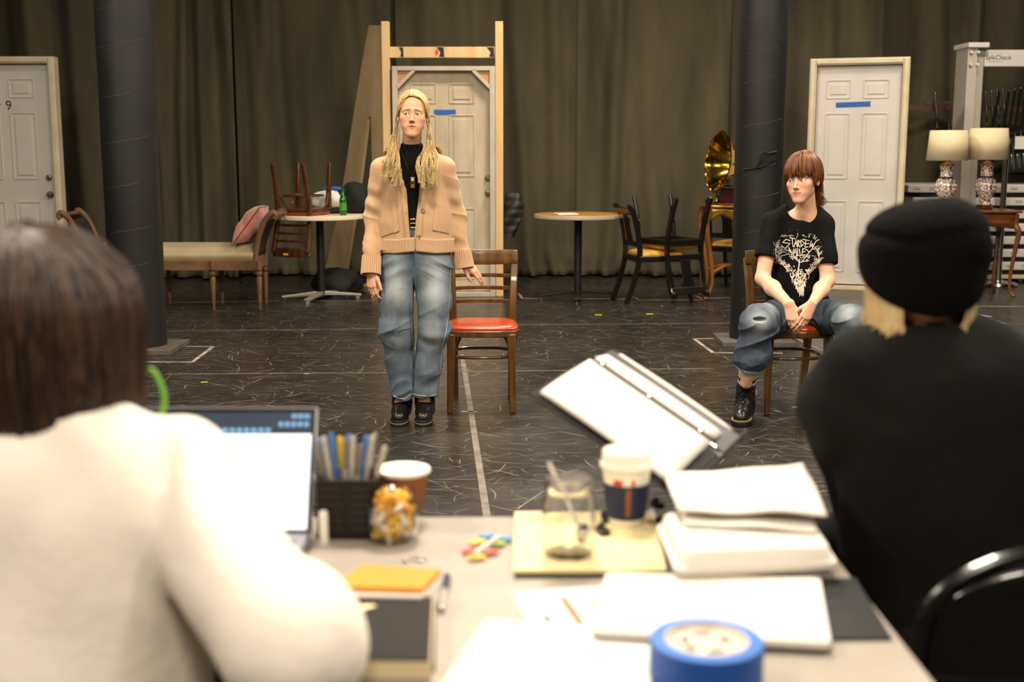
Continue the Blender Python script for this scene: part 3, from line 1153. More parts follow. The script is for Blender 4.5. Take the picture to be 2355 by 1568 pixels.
def cush(side):
    def fn(u, v):
        a, b_ = 2 * u - 1, 2 * v - 1
        k = (1 - abs(a) ** 2.6) * (1 - abs(b_) ** 2.6)
        w = 0.20 * (1 - 0.06 * (1 - abs(b_)) * abs(a))
        return (a * w, b_ * 0.20 * (1 - 0.06 * (1 - abs(a)) * abs(b_)), side * (0.004 + 0.085 * max(k, 0) ** 0.6) + 0.004 * math.sin(9 * a + 4 * b_) * k)
    return fn


g.grid(cush(1), 20, 20)
g.grid(cush(-1), 20, 20, flip=True)
o = g.build('throw_cushion', 'cushion_pink', smooth=80)
o.matrix_world = Matrix.Translation((at(578, 513, YB).x, YB - 0.02, 0.735)) @ Matrix.Rotation(-0.92, 4, 'Y') @ Matrix.Rotation(0.0, 4, 'Z')
tag(o, 'pink satin cushion leaning on the right arm of the bench', 'cushion')

# ------------------------------------------------------------------ black and gold regency chairs
def regency_chair(label, loc, rot):
    t = thing('regency_chair', label, 'chair', loc, 0, 'black and gold regency chairs')
    t.rotation_euler = rot
    for s in (-1, 1):
        g = MB()
        path = spline([(s * 0.19, 0.335, 0), (s * 0.19, 0.27, 0.18), (s * 0.19, 0.215, 0.42), (s * 0.188, 0.225, 0.60), (s * 0.186, 0.27, 0.80), (s * 0.186, 0.315, 0.87), (s * 0.186, 0.34, 0.875)], 5)
        g.tube(path, 0.016, 4, square=True, ry=0.021)
        p = g.build('back_post', 'chair_black', t, bevel=0.004)
        g = MB()
        g.tube([(s * 0.17, q_[1] - 0.006, q_[2]) for q_ in path[12:24]], 0.0022, 5)
        g.build('gilt_line', 'gold_line', p)
        g = MB()
        g.tube(spline([(s * 0.205, -0.30, 0), (s * 0.20, -0.245, 0.18), (s * 0.20, -0.21, 0.42)], 6), 0.018, 10)
        p = g.build('front_leg', 'chair_black', t)
        g = MB()
        g.lathe([(0.0205, -0.005), (0.0215, 0), (0.0205, 0.005)], 12, c=(s * 0.2, -0.233, 0.22))
        g.build('gilt_ring', 'gold_line', p)
    g = MB()
    for a, b_ in (((-0.21, -0.21), (0.21, -0.21)), ((0.21, -0.21), (0.195, 0.22)), ((0.195, 0.22), (-0.195, 0.22)), ((-0.195, 0.22), (-0.21, -0.21))):
        g.bar((a[0], a[1], 0.405), (b_[0], b_[1], 0.405), 0.035, 0.055)
    g.build('seat_rail', 'chair_black', t, smooth=0, bevel=0.006)
    g = MB()
    g.grid(lambda u, v: ((2 * u - 1) * 0.20, -0.205 + 0.41 * v, 0.432 + 0.045 * ((1 - (2 * u - 1) ** 6) * (1 - (2 * v - 1) ** 6)) ** 0.5), 16, 16)
    g.build('seat_cushion', 'gold_cushion', t, smooth=80, solid=0.006)
    g = MB()
    g.box((0, 0.228, 0.54), (0.36, 0.018, 0.05))
    g.build('lower_rail', 'chair_black', t, smooth=0, bevel=0.003)
    g = MB()
    g.box((0, 0.302, 0.835), (0.40, 0.02, 0.065), Matrix.Rotation(-0.35, 3, 'X'))
    g.build('crest_rail', 'chair_black', t, smooth=0, bevel=0.006)
    prof = [(0.055, 0.0), (0.048, 0.08), (0.052, 0.16), (0.075, 0.22), (0.06, 0.25)]
    g = MB()
    R = Matrix.Translation((0, 0.238, 0.56)) @ Matrix.Rotation(PI / 2 - 0.22, 4, 'X')
    g.prism([(x, y_) for x, y_ in prof] + [(-x, y_) for x, y_ in reversed(prof)], 0.012, R)
    sp_ = g.build('splat', 'chair_black', t, smooth=0, bevel=0.002)
    for s in (-1, 1):
        g = MB()
        g.tube([R @ Vector((s * (x - 0.006), y_, 0.013)) for x, y_ in prof], 0.002, 5)
        g.build('gilt_line', 'gold_line', sp_)
    return t


ca = on(1495, 688)
regency_chair('upright black regency chair with gold seat under an upturned one', (ca.x + 0.02, 11.22, 0), (0, 0, PI / 2 + 0.25))
regency_chair('upturned black regency chair stacked seat down on an upright one', (at(1537, 560, 11.2).x + 0.02, 11.22, 0.4775 * 2 + 0.004), (PI, 0, 0.5))
regency_chair('black regency chair with gold seat half hidden by the right pillar', (at(1690, 560, 12.35).x, 12.3, 0), (0, 0, 2.6))

# ------------------------------------------------------------------ gilded side table and gramophone
YG = 11.45
gx = at(1684, 470, YG).x
t = thing('gilded_side_table', 'gilded wooden side table with curved legs left of the right pillar', 'table', (gx, YG, 0))
hT = at(1650, 470, YG).z
g = MB()
g.prism([(0.30 * math.copysign(abs(math.cos(a)) ** 0.7, math.cos(a)), 0.22 * math.copysign(abs(math.sin(a)) ** 0.7, math.sin(a))) for a in [2 * PI * i / 40 for i in range(40)]], 0.025, Matrix.Translation((0, 0, hT - 0.025)))
g.build('table_top', 'gold_leaf', t, bevel=0.008)
for sy in (-0.17, 0.17):
    g = MB()
    g.grid(lambda u, v: (-0.24 + 0.48 * u, sy, hT - 0.03 - v * (0.085 + 0.03 * math.cos(u * 4 * PI))), 20, 4)
    g.build('apron', 'gold_leaf', t, solid=0.02)
for sx in (-1, 1):
    g = MB()
    g.grid(lambda u, v: (sx * 0.245, -0.17 + 0.34 * u, hT - 0.03 - v * (0.085 + 0.02 * math.cos(u * 2 * PI))), 14, 4)
    g.build('apron', 'gold_leaf', t, solid=0.02)
    for sy in (-1, 1):
        g = MB()
        path = spline([(sx * 0.24, sy * 0.17, hT - 0.03), (sx * 0.265, sy * 0.185, hT - 0.14), (sx * 0.25, sy * 0.175, hT - 0.3), (sx * 0.205, sy * 0.15, 0.32), (sx * 0.195, sy * 0.145, 0.14), (sx * 0.24, sy * 0.165, 0.03), (sx * 0.262, sy * 0.175, 0.012)], 5)
        n = len(path)
        lg = g.tube(path, [0.03 - 0.017 * min(1, i / (n * 0.8)) for i in range(n)], 8).build('leg', 'gold_wood', t)
        g = MB()
        g.tube(path[:7], [0.032, 0.033, 0.034, 0.034, 0.033, 0.031, 0.029], 8)
        g.build('knee_mount', 'gold_leaf', lg)
        g = MB()
        g.sphere((sx * 0.262, sy * 0.175, 0.014), (0.022, 0.018, 0.014))
        g.build('foot', 'gold_leaf', lg)
g = MB()
g.tube(spline([(-0.2, -0.15, 0.25), (-0.08, -0.06, 0.30), (0, 0, 0.31), (0.08, 0.06, 0.30), (0.2, 0.15, 0.25)], 5), 0.015, 8)
g.tube(spline([(-0.2, 0.15, 0.25), (-0.08, 0.06, 0.30), (0, 0, 0.31), (0.08, -0.06, 0.30), (0.2, -0.15, 0.25)], 5), 0.015, 8)
g.build('stretcher', 'gold_wood', t)

t = thing('gramophone', 'gramophone with a scalloped brass horn standing on the gilded side table', 'gramophone', (gx, YG, hT))
g = MB()
g.box((0.03, 0, 0.085), (0.33, 0.30, 0.14))
bd = g.build('cabinet', 'mahogany_dark', t, smooth=0, bevel=0.008)
g = MB()
g.box((0.03, 0, 0.0075), (0.38, 0.34, 0.015))
g.box((0.03, 0, 0.16), (0.36, 0.33, 0.012))
g.build('moulding', 'chair_wood_dark', t, smooth=0, bevel=0.004)
g = MB()
g.lathe([(0, 0.0), (0.022, 0.0), (0.03, 0.012), (0.022, 0.03), (0.0, 0.034)], 16, c=(-0.135, -0.02, 0.05), R=Matrix.Rotation(-PI / 2, 3, 'Y'))
g.build('crank_cap', 'chrome', t)
g = MB()
g.lathe([(0, 0.166), (0.12, 0.166), (0.12, 0.174), (0, 0.174)], 28, c=(0.03, 0, 0))
g.build('turntable', 'steel_black', t)
# horn: faces left and a little to the viewer
mouth = at(1651, 372, YG - 0.12) - Vector((gx, YG, hT))
dirv = Vector((-0.96, -0.24, 0.12)).normalized()
xa = dirv.cross(Vector((0, 0, 1))).normalized()
ya = dirv.cross(xa)
Rm = Matrix((xa, ya, dirv)).transposed()
prof = [(0.268, 0.0), (0.262, -0.012), (0.225, -0.045), (0.155, -0.12), (0.09, -0.22), (0.045, -0.32), (0.026, -0.38)]
g = MB()
sc_ = lambda th, r, z: 1 + (0.05 * abs(math.cos(4 * th)) - 0.0) * (r / 0.268) ** 3
g.lathe(prof, 96, c=mouth, R=Rm, lobes=sc_)
vv, ff = g.v, [f for f in g.f if len(f) == 4]
g2 = MB()
g2.add(vv, ff)
horn = g2.build('horn', 'brass', t, smooth=50, solid=0.003)
g = MB()
rim = [mouth + Rm @ Vector((0.268 * (1 + 0.05 * abs(math.cos(4 * th))) * math.cos(th), 0.268 * (1 + 0.05 * abs(math.cos(4 * th))) * math.sin(th), 0)) for th in [2 * PI * i / 96 for i in range(96)]]
g.tube(rim, 0.006, 6, closed=True)
g.build('horn_rim', 'brass', horn)
tip = mouth + Rm @ Vector((0, 0, -0.38))
g = MB()
g.tube(spline([tip, tip + Vector((0.06, 0.02, -0.02)), Vector((0.16, 0.13, 0.30)), Vector((0.12, 0.14, 0.20)), Vector((0.10, 0.12, 0.165))], 6), [0.024] * 8 + [0.02] * 17, 10)
g.build('horn_elbow', 'brass', t)
g = MB()
g.tube(spline([Vector((0.16, 0.12, 0.26)), Vector((0.10, 0.02, 0.27)), Vector((0.05, -0.05, 0.21)), Vector((0.03, -0.06, 0.18))], 5), 0.008, 8)
g.build('tone_arm', 'chrome', t)

# ------------------------------------------------------------------ walk-through security gate
YS = 12.6
gx0, gx1 = at(2200, 300, YS).x, at(2243, 300, YS).x
zt = at(2220, 104, YS).z
t = thing('security_gate', 'white walk-through detector gate behind the two lamps', 'gate', ((gx0 + gx1) / 2, YS, 0))
w = gx1 - gx0
for dx in (0.0, 0.98):
    g = MB()
    g.box((dx - w * 0.22, -0.02, zt / 2), (w * 0.52, 0.34, zt - 0.02))
    g.box((dx + w * 0.26, -0.02, zt / 2), (w * 0.46, 0.22, zt - 0.02))
    p = g.build('side_panel', 'gate_grey', t, smooth=0, bevel=0.008)
    g = MB()
    g.box((dx, -0.02, zt - 0.015), (w * 1.1, 0.42, 0.05))
    g.build('panel_cap', 'gate_white', p, smooth=0, bevel=0.008)
    for bx in (-0.35, 0.02):
        for py in (120, 148):
            g = MB()
            g.lathe([(0, 0.03), (0.014, 0.03), (0.016, 0.02), (0.016, 0)], 8, c=(dx + bx * w, -0.19, at(2210, py, YS - 0.2).z), R=Matrix.Rotation(PI / 2, 3, 'X'))
            g.build('bolt', 'gate_white', p)
zb0, zb1 = at(2300, 155, YS).z, at(2300, 117, YS).z
g = MB()
g.box((0.49, -0.02, (zb0 + zb1) / 2), (0.98 - w, 0.24, zb1 - zb0))
bm_ = g.build('header', 'gate_white', t, smooth=0, bevel=0.006)
text_obj('gate_lettering', 'SafeCheck', 0.062, 'ink_grey', (at(2287, 133, YS - 0.14).x - t.location.x + .035, -0.1415, (zb0 + zb1) / 2 + 0.005), (PI / 2, 0, 0), bm_, shear=0.15)
g = MB()
g.box((at(2287, 133, YS - 0.14).x - t.location.x + 0.01, -0.1405, (zb0 + zb1) / 2 - 0.032), (0.15, 0.001, 0.003))
g.build('gate_underline', 'ink_grey', bm_, smooth=0)

# ------------------------------------------------------------------ walnut table with the two lamps
YW = 11.75
lx0, lx1 = at(2130, 490, YW).x, at(2328, 490, YW).x
hw_ = at(2290, 484, YW - 0.2).z
t = thing('walnut_table', 'walnut side table with cabriole legs carrying two lamps', 'table', ((lx0 + lx1) / 2, YW, 0))
hx = (lx1 - lx0) / 2
g = MB()
g.box((0, 0, hw_ - 0.011), (2 * hx, 0.52, 0.022))
g.build('table_top', 'walnut', t, smooth=0, bevel=0.008)
g = MB()
g.grid(lambda u, v: ((2 * u - 1) * (hx - 0.05), -0.215, hw_ - 0.024 - v * (0.125 + 0.025 * (2 * u - 1) ** 2)), 16, 3)
dr_ = g.build('front_apron', 'walnut', t, solid=0.025)
g = MB()
g.box((0, -0.231, hw_ - 0.085), (2 * hx - 0.22, 0.008, 0.075))
g.build('drawer_front', 'walnut', dr_, smooth=0, bevel=0.003)
g = MB()
for sx in (-1, 1):
    g.box((sx * (hx - 0.05), 0, hw_ - 0.09), (0.025, 0.42, 0.13))
g.box((0, 0.215, hw_ - 0.09), (2 * hx - 0.1, 0.025, 0.13))
g.build('side_apron', 'walnut', t, smooth=0)
for sx in (-1, 1):
    for sy in (-1, 1):
        g = MB()
        X, Y_ = sx * (hx - 0.045), sy * 0.215
        path = spline([(X, Y_, hw_ - 0.03), (X, Y_, hw_ - 0.14), (X + sx * 0.022, Y_ + sy * 0.02, hw_ - 0.21), (X + sx * 0.004, Y_ + sy * 0.006, hw_ - 0.38), (X - sx * 0.018, Y_ - sy * 0.015, 0.2), (X - sx * 0.015, Y_ - sy * 0.01, 0.06), (X + sx * 0.012, Y_ + sy * 0.012, 0.012)], 5)
        n = len(path)
        lg = g.tube(path, [0.026 if i < 6 else max(0.013, 0.03 - 0.017 * (i - 6) / (n - 12)) for i in range(n)], 8).build('leg', 'walnut', t)
        g = MB()
        g.sphere((X + sx * 0.03, Y_ + sy * 0.028, hw_ - 0.2), (0.012, 0.012, 0.035))
        g.build('knee_mount', 'gold_leaf', lg)
        g = MB()
        g.sphere((X + sx * 0.014, Y_ + sy * 0.014, 0.012), (0.018, 0.018, 0.012))
        g.build('foot', 'gold_leaf', lg)


def table_lamp(px, py_shade0, py_shade1, px0, px1, Y, label, dz=0.0):
    zb_ = hw_
    t = thing('table_lamp', label, 'lamp', (at(px, 450, Y).x, Y, zb_), 0, 'ginger-jar lamps on the walnut table')
    s0, s1 = at(px, py_shade1, Y).z - zb_, at(px, py_shade0, Y).z - zb_
    k = (s0 - 0.02) / 0.52
    g = MB()
    g.lathe([(0, 0), (0.085, 0), (0.085, 0.02), (0.07, 0.028), (0.07, 0.045), (0, 0.045)], 6)
    g.build('base', 'mahogany_dark', t, smooth=0, bevel=0.004)
    pr = [(0.0, 0.045), (0.062, 0.045), (0.065, 0.06), (0.05, 0.1), (0.055, 0.12), (0.098, 0.2), (0.108, 0.25), (0.1, 0.30), (0.072, 0.345), (0.06, 0.37), (0.055, 0.42), (0.058, 0.455), (0.07, 0.485), (0.074, 0.49), (0.0, 0.49)]
    g = MB()
    oct_ = lambda th, r, z: 1 / max(abs(math.cos((th % (PI / 4)) - PI / 8)), 0.9) * 0.96
    g.lathe([(r * 0.98, z * k) for r, z in pr], 32, lobes=oct_)
    bd_ = g.build('jar_body', 'imari', t, smooth=40)
    g = MB()
    g.lathe([(0.071, 0.338 * k), (0.0635, 0.365 * k)], 32, lobes=lambda th, r, z: oct_(th, r, z) * 1.03)
    g.build('blue_band', 'imari_blue', bd_)
    g = MB()
    g.lathe([(0.072, 0.49 * k), (0.07, 0.50 * k), (0.03, 0.52 * k), (0.012, 0.53 * k), (0.012, 0.6 * k), (0, 0.6 * k)], 20)
    g.build('neck_cap', 'gold_leaf', t)
    g = MB()
    r0, r1 = (px1 - px0) / 2 * Y / FPX * 1.02, (px1 - px0) / 2 * Y / FPX * 0.90
    g.lathe([(r0, s0), (r1, s1)], 48)
    vv, ff = g.v, [f for f in g.f if len(f) == 4]
    g = MB()
    g.add(vv, ff)
    g.build('lamp_shade', 'shade', t, smooth=60, solid=0.003)
    g = MB()
    g.lathe([(0, s1 - 0.02), (0.008, s1 - 0.02), (0.004, s1 + 0.015), (0.007, s1 + 0.035), (0.003, s1 + 0.055), (0, s1 + 0.055)], 10)
    g.tube([(-r1, 0, s1 - 0.01), (r1, 0, s1 - 0.01)], 0.003, 5)
    g.tube([(0, 0, 0.55 * k), (0, 0, s1)], 0.006, 6)
    g.build('finial', 'brass', t)
    g = MB()
    g.tube(spline([(0.0, -0.075, 0.46 * k), (0.03, -0.10, 0.4 * k), (0.01, -0.115, 0.25 * k), (0.05, -0.12, 0.12 * k), (0.06, -0.13, 0.02)], 5), 0.003, 5)
    g.build('cord', 'chair_wood_dark', t)
    return t


table_lamp(2174, 300, 369, 2139, 2229, 11.70, 'floral ceramic table lamp with cream shade, the one nearer the white door')
table_lamp(2266, 295, 367, 2222, 2312, 11.78, 'floral ceramic table lamp with cream shade, the one at the table corner')

# ------------------------------------------------------------------ stack of white folding tables on a dolly
YF = 13.1
fx0 = at(2062, 500, YF).x
fx1 = fx0 + 1.9
t = thing('table_dolly', 'wooden dolly on casters under the stacked white folding tables', 'dolly', ((fx0 + fx1) / 2, YF, 0))
zd = at(2300, 630, YF - 0.3).z
g = MB()
for k in range(4):
    g.box((0, -0.34 + 0.2 * k, zd - 0.02), (1.7, 0.15, 0.035))
g.box((-0.6, -0.03, zd - 0.05), (0.08, 0.75, 0.03))
g.box((0.6, -0.03, zd - 0.05), (0.08, 0.75, 0.03))
g.build('deck', 'dolly_wood', t, smooth=0, bevel=0.003)
for px in (2272, 2345):
    g = MB()
    X = at(px, 645, YF - 0.33).x - t.location.x
    g.lathe([(0, -0.015), (0.03, -0.015), (0.033, 0), (0.03, 0.015), (0, 0.015)], 16, c=(X, -0.33, 0.033), R=Matrix.Rotation(PI / 2, 3, 'X'))
    g.box((X, -0.33, 0.06), (0.02, 0.05, 0.05))
    g.build('caster', 'chrome', t)
for X in (-0.7, 0.0, 0.7):
    g = MB()
    g.lathe([(0, -0.015), (0.03, -0.015), (0.033, 0), (0.03, 0.015), (0, 0.015)], 16, c=(X, 0.28, 0.033), R=Matrix.Rotation(PI / 2, 3, 'X'))
    g.box((X, 0.28, 0.06), (0.02, 0.05, 0.05))
    g.build('caster', 'chrome', t)
ztop = at(2100, 424, YF - 0.36).z
nst = 7
z = zd
dzs = (ztop - zd) / nst
words = ('lowest', 'second from lowest', 'third from lowest', 'middle', 'third from top', 'second from top', 'topmost')
for k in range(nst):
    t = thing('folding_table', 'white plastic folding table, %s in the stack on the dolly' % words[k], 'table', ((fx0 + fx1) / 2 + 0.03 * ((k * 37) % 3 - 1), YF, z), 0, 'stacked white folding tables')
    g = MB()
    hh = dzs * 0.62
    g.box((0, 0, dzs - hh / 2 - 0.002), (1.86, 0.74, hh))
    top = g.build('table_top', 'table_plastic', t, smooth=0, bevel=0.012)
    for q_ in range(11):
        g = MB()
        g.box((-0.84 + 0.168 * q_, -0.371, dzs - hh * 0.5), (0.07, 0.006, hh * 0.3))
        g.build('edge_rib', 'gate_grey', top, smooth=0, bevel=0.002)
    for s in (-1, 1):
        g = MB()
        g.tube([(s * 0.8, -0.3, (dzs - hh) * 0.5), (s * 0.1, -0.3, (dzs - hh) * 0.5), (s * 0.1, 0.3, (dzs - hh) * 0.5), (s * 0.8, 0.3, (dzs - hh) * 0.5)], (dzs - hh) * 0.49, 8)
        g.build('folded_leg', 'steel_black', t)
    z += dzs

# chrome rope post standing behind the walnut table
q = at(2297, 620, 12.45)
t = thing('rope_post', 'chrome rope post with round base behind the walnut table', 'post', (q.x, 12.45, 0))
g = MB()
zz_ = at(2300, 375, 12.45).z
g.lathe([(0, 0.06), (0.032, 0.06), (0.03, 0.1), (0.03, zz_), (0.034, zz_), (0.034, zz_ + 0.03), (0, zz_ + 0.04)], 20)
g.build('post_tube', 'chrome', t)
g = MB()
g.lathe([(0, 0), (0.19, 0), (0.195, 0.015), (0.18, 0.035), (0.05, 0.06), (0, 0.06)], 32)
g.build('base', 'chrome', t)

# ------------------------------------------------------------------ black stacking chairs piled on the tables at the right
def stack_chair(label, loc, rz, lean=0.0):
    t = thing('stacking_chair', label, 'chair', loc, rz, 'black stacking chairs piled at the right')
    t.rotation_euler = (PI + lean, 0, rz)
    for s in (-1, 1):
        g = MB()
        g.tube(spline([(s * 0.22, 0.28, 0.0), (s * 0.215, 0.22, 0.25), (s * 0.21, 0.18, 0.46), (s * 0.2, 0.24, 0.68), (s * 0.19, 0.28, 0.84)], 5), 0.013, 8)
        p = g.build('rear_leg', 'chair_black', t)
        g = MB()
        g.tube(spline([(s * 0.23, -0.27, 0.0), (s * 0.22, -0.22, 0.22), (s * 0.21, -0.17, 0.42), (s * 0.205, 0.17, 0.455)], 5), 0.013, 8)
        g.build('front_leg', 'chair_black', t)
        for y_, z_ in ((0.28, 0.005), (-0.27, 0.005)):
            g = MB()
            g.sphere((s * 0.225, y_, z_), (0.016, 0.016, 0.014))
            g.build('glide', 'chrome', p)
    g = MB()
    g.box((0, 0.0, 0.46), (0.42, 0.42, 0.04))
    g.build('seat', 'cloth_black', t, smooth=0, bevel=0.015)
    g = MB()
    g.box((0, 0.26, 0.70), (0.40, 0.03, 0.30), Matrix.Rotation(-0.2, 3, 'X'))
    g.build('backrest', 'steel_black', t, smooth=0, bevel=0.02)
    return t


zst = ztop
stack_chair('upturned black stacking chair nearest the white door', (at(2172, 300, 13.3).x + 0.2, 13.25, zst + 0.97), 0.12)
for k in range(4):
    stack_chair('upturned black stacking chair in the nested pile right of the lamps, %s from the left' % ('first', 'second', 'third', 'fourth')[k],
                (at(2287 + 12 * k, 300, 13.2).x + 0.22, 13.2 - 0.015 * k, zst + 0.97 + 0.012 * k), 0.05)
# sheet of paper taped to the pile
g = MB()
g.box((0, 0, 0), (0.16, 0.002, 0.13))
o = g.build('paper_sign', 'paper', smooth=0)
o.location = at(2352, 328, 12.8)
tag(o, 'blank white paper sheet at the far right edge among black chairs', 'paper')
# brown wooden rail behind
g = MB()
p, q = at(2072, 247, 13.6), at(2420, 252, 13.6)
g.bar(p, q, 0.03, 0.055)
g.bar(p + Vector((0.25, -0.02, 0.045)), p + Vector((0.9, -0.02, 0.06)), 0.03, 0.03)
o = g.build('wooden_rail', 'rail_wood', smooth=0)
tag(o, 'dark brown wooden rail behind the upturned black chairs', 'rail')
# ------------------------------------------------------------------ implicit-surface modelling for bodies and cloth
f32 = np.float32


def A3(v):
    return np.array([v[0], v[1], v[2]], dtype=f32)


def rcone(P, a, b, ra, rb):
    a, b = A3(a), A3(b)
    ab = b - a
    t = np.clip(((P - a) @ ab) / max(float(ab @ ab), 1e-12), 0, 1)
    return np.linalg.norm(P - (a + t[:, None] * ab), axis=1) - (ra + (rb - ra) * t)


def chain(P, pts, rs, k=0.02):
    d = None
    for i in range(len(pts) - 1):
        e = rcone(P, pts[i], pts[i + 1], rs[i], rs[i + 1])
        d = e if d is None else smin(d, e, k)
    return d


def ell(P, c, r):
    q = P - A3(c)
    r = A3(r)
    k0 = np.linalg.norm(q / r, axis=1)
    k1 = np.linalg.norm(q / (r * r), axis=1)
    return k0 * (k0 - 1) / np.maximum(k1, 1e-6)


def smin(a, b, k):
    h = np.clip(0.5 + 0.5 * (b - a) / k, 0, 1)
    return b + (a - b) * h - k * h * (1 - h)


def smax(a, b, k):
    return -smin(-a, -b, k)


def flat(P, c, ky, axis=1):
    Q = P.copy()
    Q[:, axis] = (P[:, axis] - c) / ky + c
    return Q


_rs = np.random.RandomState(7)
_LAT = _rs.rand(32, 32, 32).astype(f32) * 2 - 1


def noise(P, s, off=0.0):
    Q = P * np.array(s if isinstance(s, (tuple, list)) else (s, s, s), dtype=f32) + f32(off)
    I = np.floor(Q).astype(np.int32)
    F = (Q - I).astype(f32)
    F = F * F * (3 - 2 * F)
    I &= 31
    J = (I + 1) & 31
    x, y, z = F[:, 0], F[:, 1], F[:, 2]
    def L(a, b, c):
        return _LAT[a, b, c]
    c00 = L(I[:, 0], I[:, 1], I[:, 2]) * (1 - x) + L(J[:, 0], I[:, 1], I[:, 2]) * x
    c10 = L(I[:, 0], J[:, 1], I[:, 2]) * (1 - x) + L(J[:, 0], J[:, 1], I[:, 2]) * x
    c01 = L(I[:, 0], I[:, 1], J[:, 2]) * (1 - x) + L(J[:, 0], I[:, 1], J[:, 2]) * x
    c11 = L(I[:, 0], J[:, 1], J[:, 2]) * (1 - x) + L(J[:, 0], J[:, 1], J[:, 2]) * x
    return (c00 * (1 - y) + c10 * y) * (1 - z) + (c01 * (1 - y) + c11 * y) * z


def mesh_sdf(f, lo, hi, h, blk=4):
    """naive surface nets on a sparse grid"""
    lo, hi = np.array(lo, dtype=f32), np.array(hi, dtype=f32)
    nb = np.ceil((hi - lo) / (h * blk)).astype(int)
    n = nb * blk
    cg = [lo[i] + (np.arange(nb[i]) + 0.5) * h * blk for i in range(3)]
    X = np.stack(np.meshgrid(*cg, indexing='ij'), -1).reshape(-1, 3).astype(f32)
    cd = f(X).reshape(nb)
    near = np.abs(cd) < h * blk * 1.9
    D = np.repeat(np.repeat(np.repeat(cd, blk, 0), blk, 1), blk, 2).astype(f32)
    nm = np.repeat(np.repeat(np.repeat(near, blk, 0), blk, 1), blk, 2)
    idx = np.argwhere(nm)
    Pn = (lo + (idx + 0.5) * h).astype(f32)
    out = np.empty(len(Pn), f32)
    for s in range(0, len(Pn), 400000):
        out[s:s + 400000] = f(Pn[s:s + 400000])
    D[nm] = out
    S = D < 0
    # cells with a sign change
    c = S[:-1, :-1, :-1].astype(np.int8)
    tot = np.zeros_like(c)
    for dx in (0, 1):
        for dy in (0, 1):
            for dz in (0, 1):
                tot += S[dx:S.shape[0] - 1 + dx, dy:S.shape[1] - 1 + dy, dz:S.shape[2] - 1 + dz]
    act = (tot > 0) & (tot < 8)
    cells = np.argwhere(act)
    vid = -np.ones(act.shape, np.int32)
    vid[act] = np.arange(len(cells))
    acc = np.zeros((len(cells), 3), f32)
    cnt = np.zeros(len(cells), f32)
    i0, j0, k0 = cells.T
    corners = [(dx, dy, dz) for dx in (0, 1) for dy in (0, 1) for dz in (0, 1)]
    cv = {q: D[i0 + q[0], j0 + q[1], k0 + q[2]] for q in corners}
    for q in corners:
        for ax in range(3):
            if q[ax] == 0:
                r = list(q)
                r[ax] = 1
                a, b = cv[q], cv[tuple(r)]
                m = (a < 0) != (b < 0)
                t = np.zeros_like(a)
                t[m] = a[m] / (a[m] - b[m])
                p = np.zeros((len(cells), 3), f32)
                p[:] = q
                p[:, ax] = t
                acc[m] += p[m]
                cnt[m] += 1
    V = lo + (cells + 0.5 + acc / np.maximum(cnt, 1)[:, None]) * h
    faces = []
    for ax in range(3):
        o = [(1, 2), (2, 0), (0, 1)][ax]
        sl0 = [slice(1, -1)] * 3
        a = S
        s0, s1 = [slice(None)] * 3, [slice(None)] * 3
        s0[ax], s1[ax] = slice(0, -1), slice(1, None)
        diff = S[tuple(s0)] != S[tuple(s1)]
        E_ = np.argwhere(diff)
        ok = np.ones(len(E_), bool)
        for d_ in o:
            ok &= (E_[:, d_] > 0) & (E_[:, d_] < S.shape[d_] - 1)
        E_ = E_[ok]
        inside = S[E_[:, 0], E_[:, 1], E_[:, 2]]
        q = []
        for da, db in ((0, 0), (-1, 0), (-1, -1), (0, -1)):
            T = E_.copy()
            T[:, o[0]] += da
            T[:, o[1]] += db
            q.append(vid[T[:, 0], T[:, 1], T[:, 2]])
        q = np.stack(q, 1)
        q[~inside] = q[~inside][:, ::-1]
        faces.append(q)
    F = np.concatenate(faces)
    F = F[(F >= 0).all(1)]
    return V, F


def np_obj(name, V, F, mats, parent=None, col=None, mi=None, smooth=180, label=None):
    off = np.array(wloc(parent))
    me = bpy.data.meshes.new(name)
    V = np.asarray(V, dtype=np.float64) - off
    me.vertices.add(len(V))
    me.vertices.foreach_set('co', V.astype(f32).ravel())
    k = F.shape[1]
    me.loops.add(len(F) * k)
    me.loops.foreach_set('vertex_index', F.astype(np.int32).ravel())
    me.polygons.add(len(F))
    me.polygons.foreach_set('loop_start', (np.arange(len(F)) * k).astype(np.int32))
    me.update(calc_edges=True)
    me.validate()
    for m_ in (mats if isinstance(mats, (list, tuple)) else [mats]):
        me.materials.append(M[m_])
    if mi is not None:
        me.polygons.foreach_set('material_index', np.asarray(mi, dtype=np.int32))
    if col is not None:
        ca_ = me.color_attributes.new('Col', 'FLOAT_COLOR', 'POINT')
        rgba = np.ones((len(V), 4), f32)
        rgba[:, :3] = col
        ca_.data.foreach_set('color', rgba.ravel())
    me.shade_smooth()
    if smooth < 180:
        me.set_sharp_from_angle(angle=math.radians(smooth))
    o = bpy.data.objects.new(name, me)
    C.objects.link(o)
    if parent:
        o.parent = parent
    if label:
        o['label'] = label
    return o


def join(parts):
    """[(V, F, col)] -> one V, F, col"""
    Vs, Fs, Cs, b = [], [], [], 0
    for V, F, c in parts:
        Vs.append(V)
        Fs.append(F + b)
        Cs.append(np.broadcast_to(np.asarray(c, dtype=f32), (len(V), 3)))
        b += len(V)
    return np.concatenate(Vs), np.concatenate(Fs), np.concatenate(Cs)


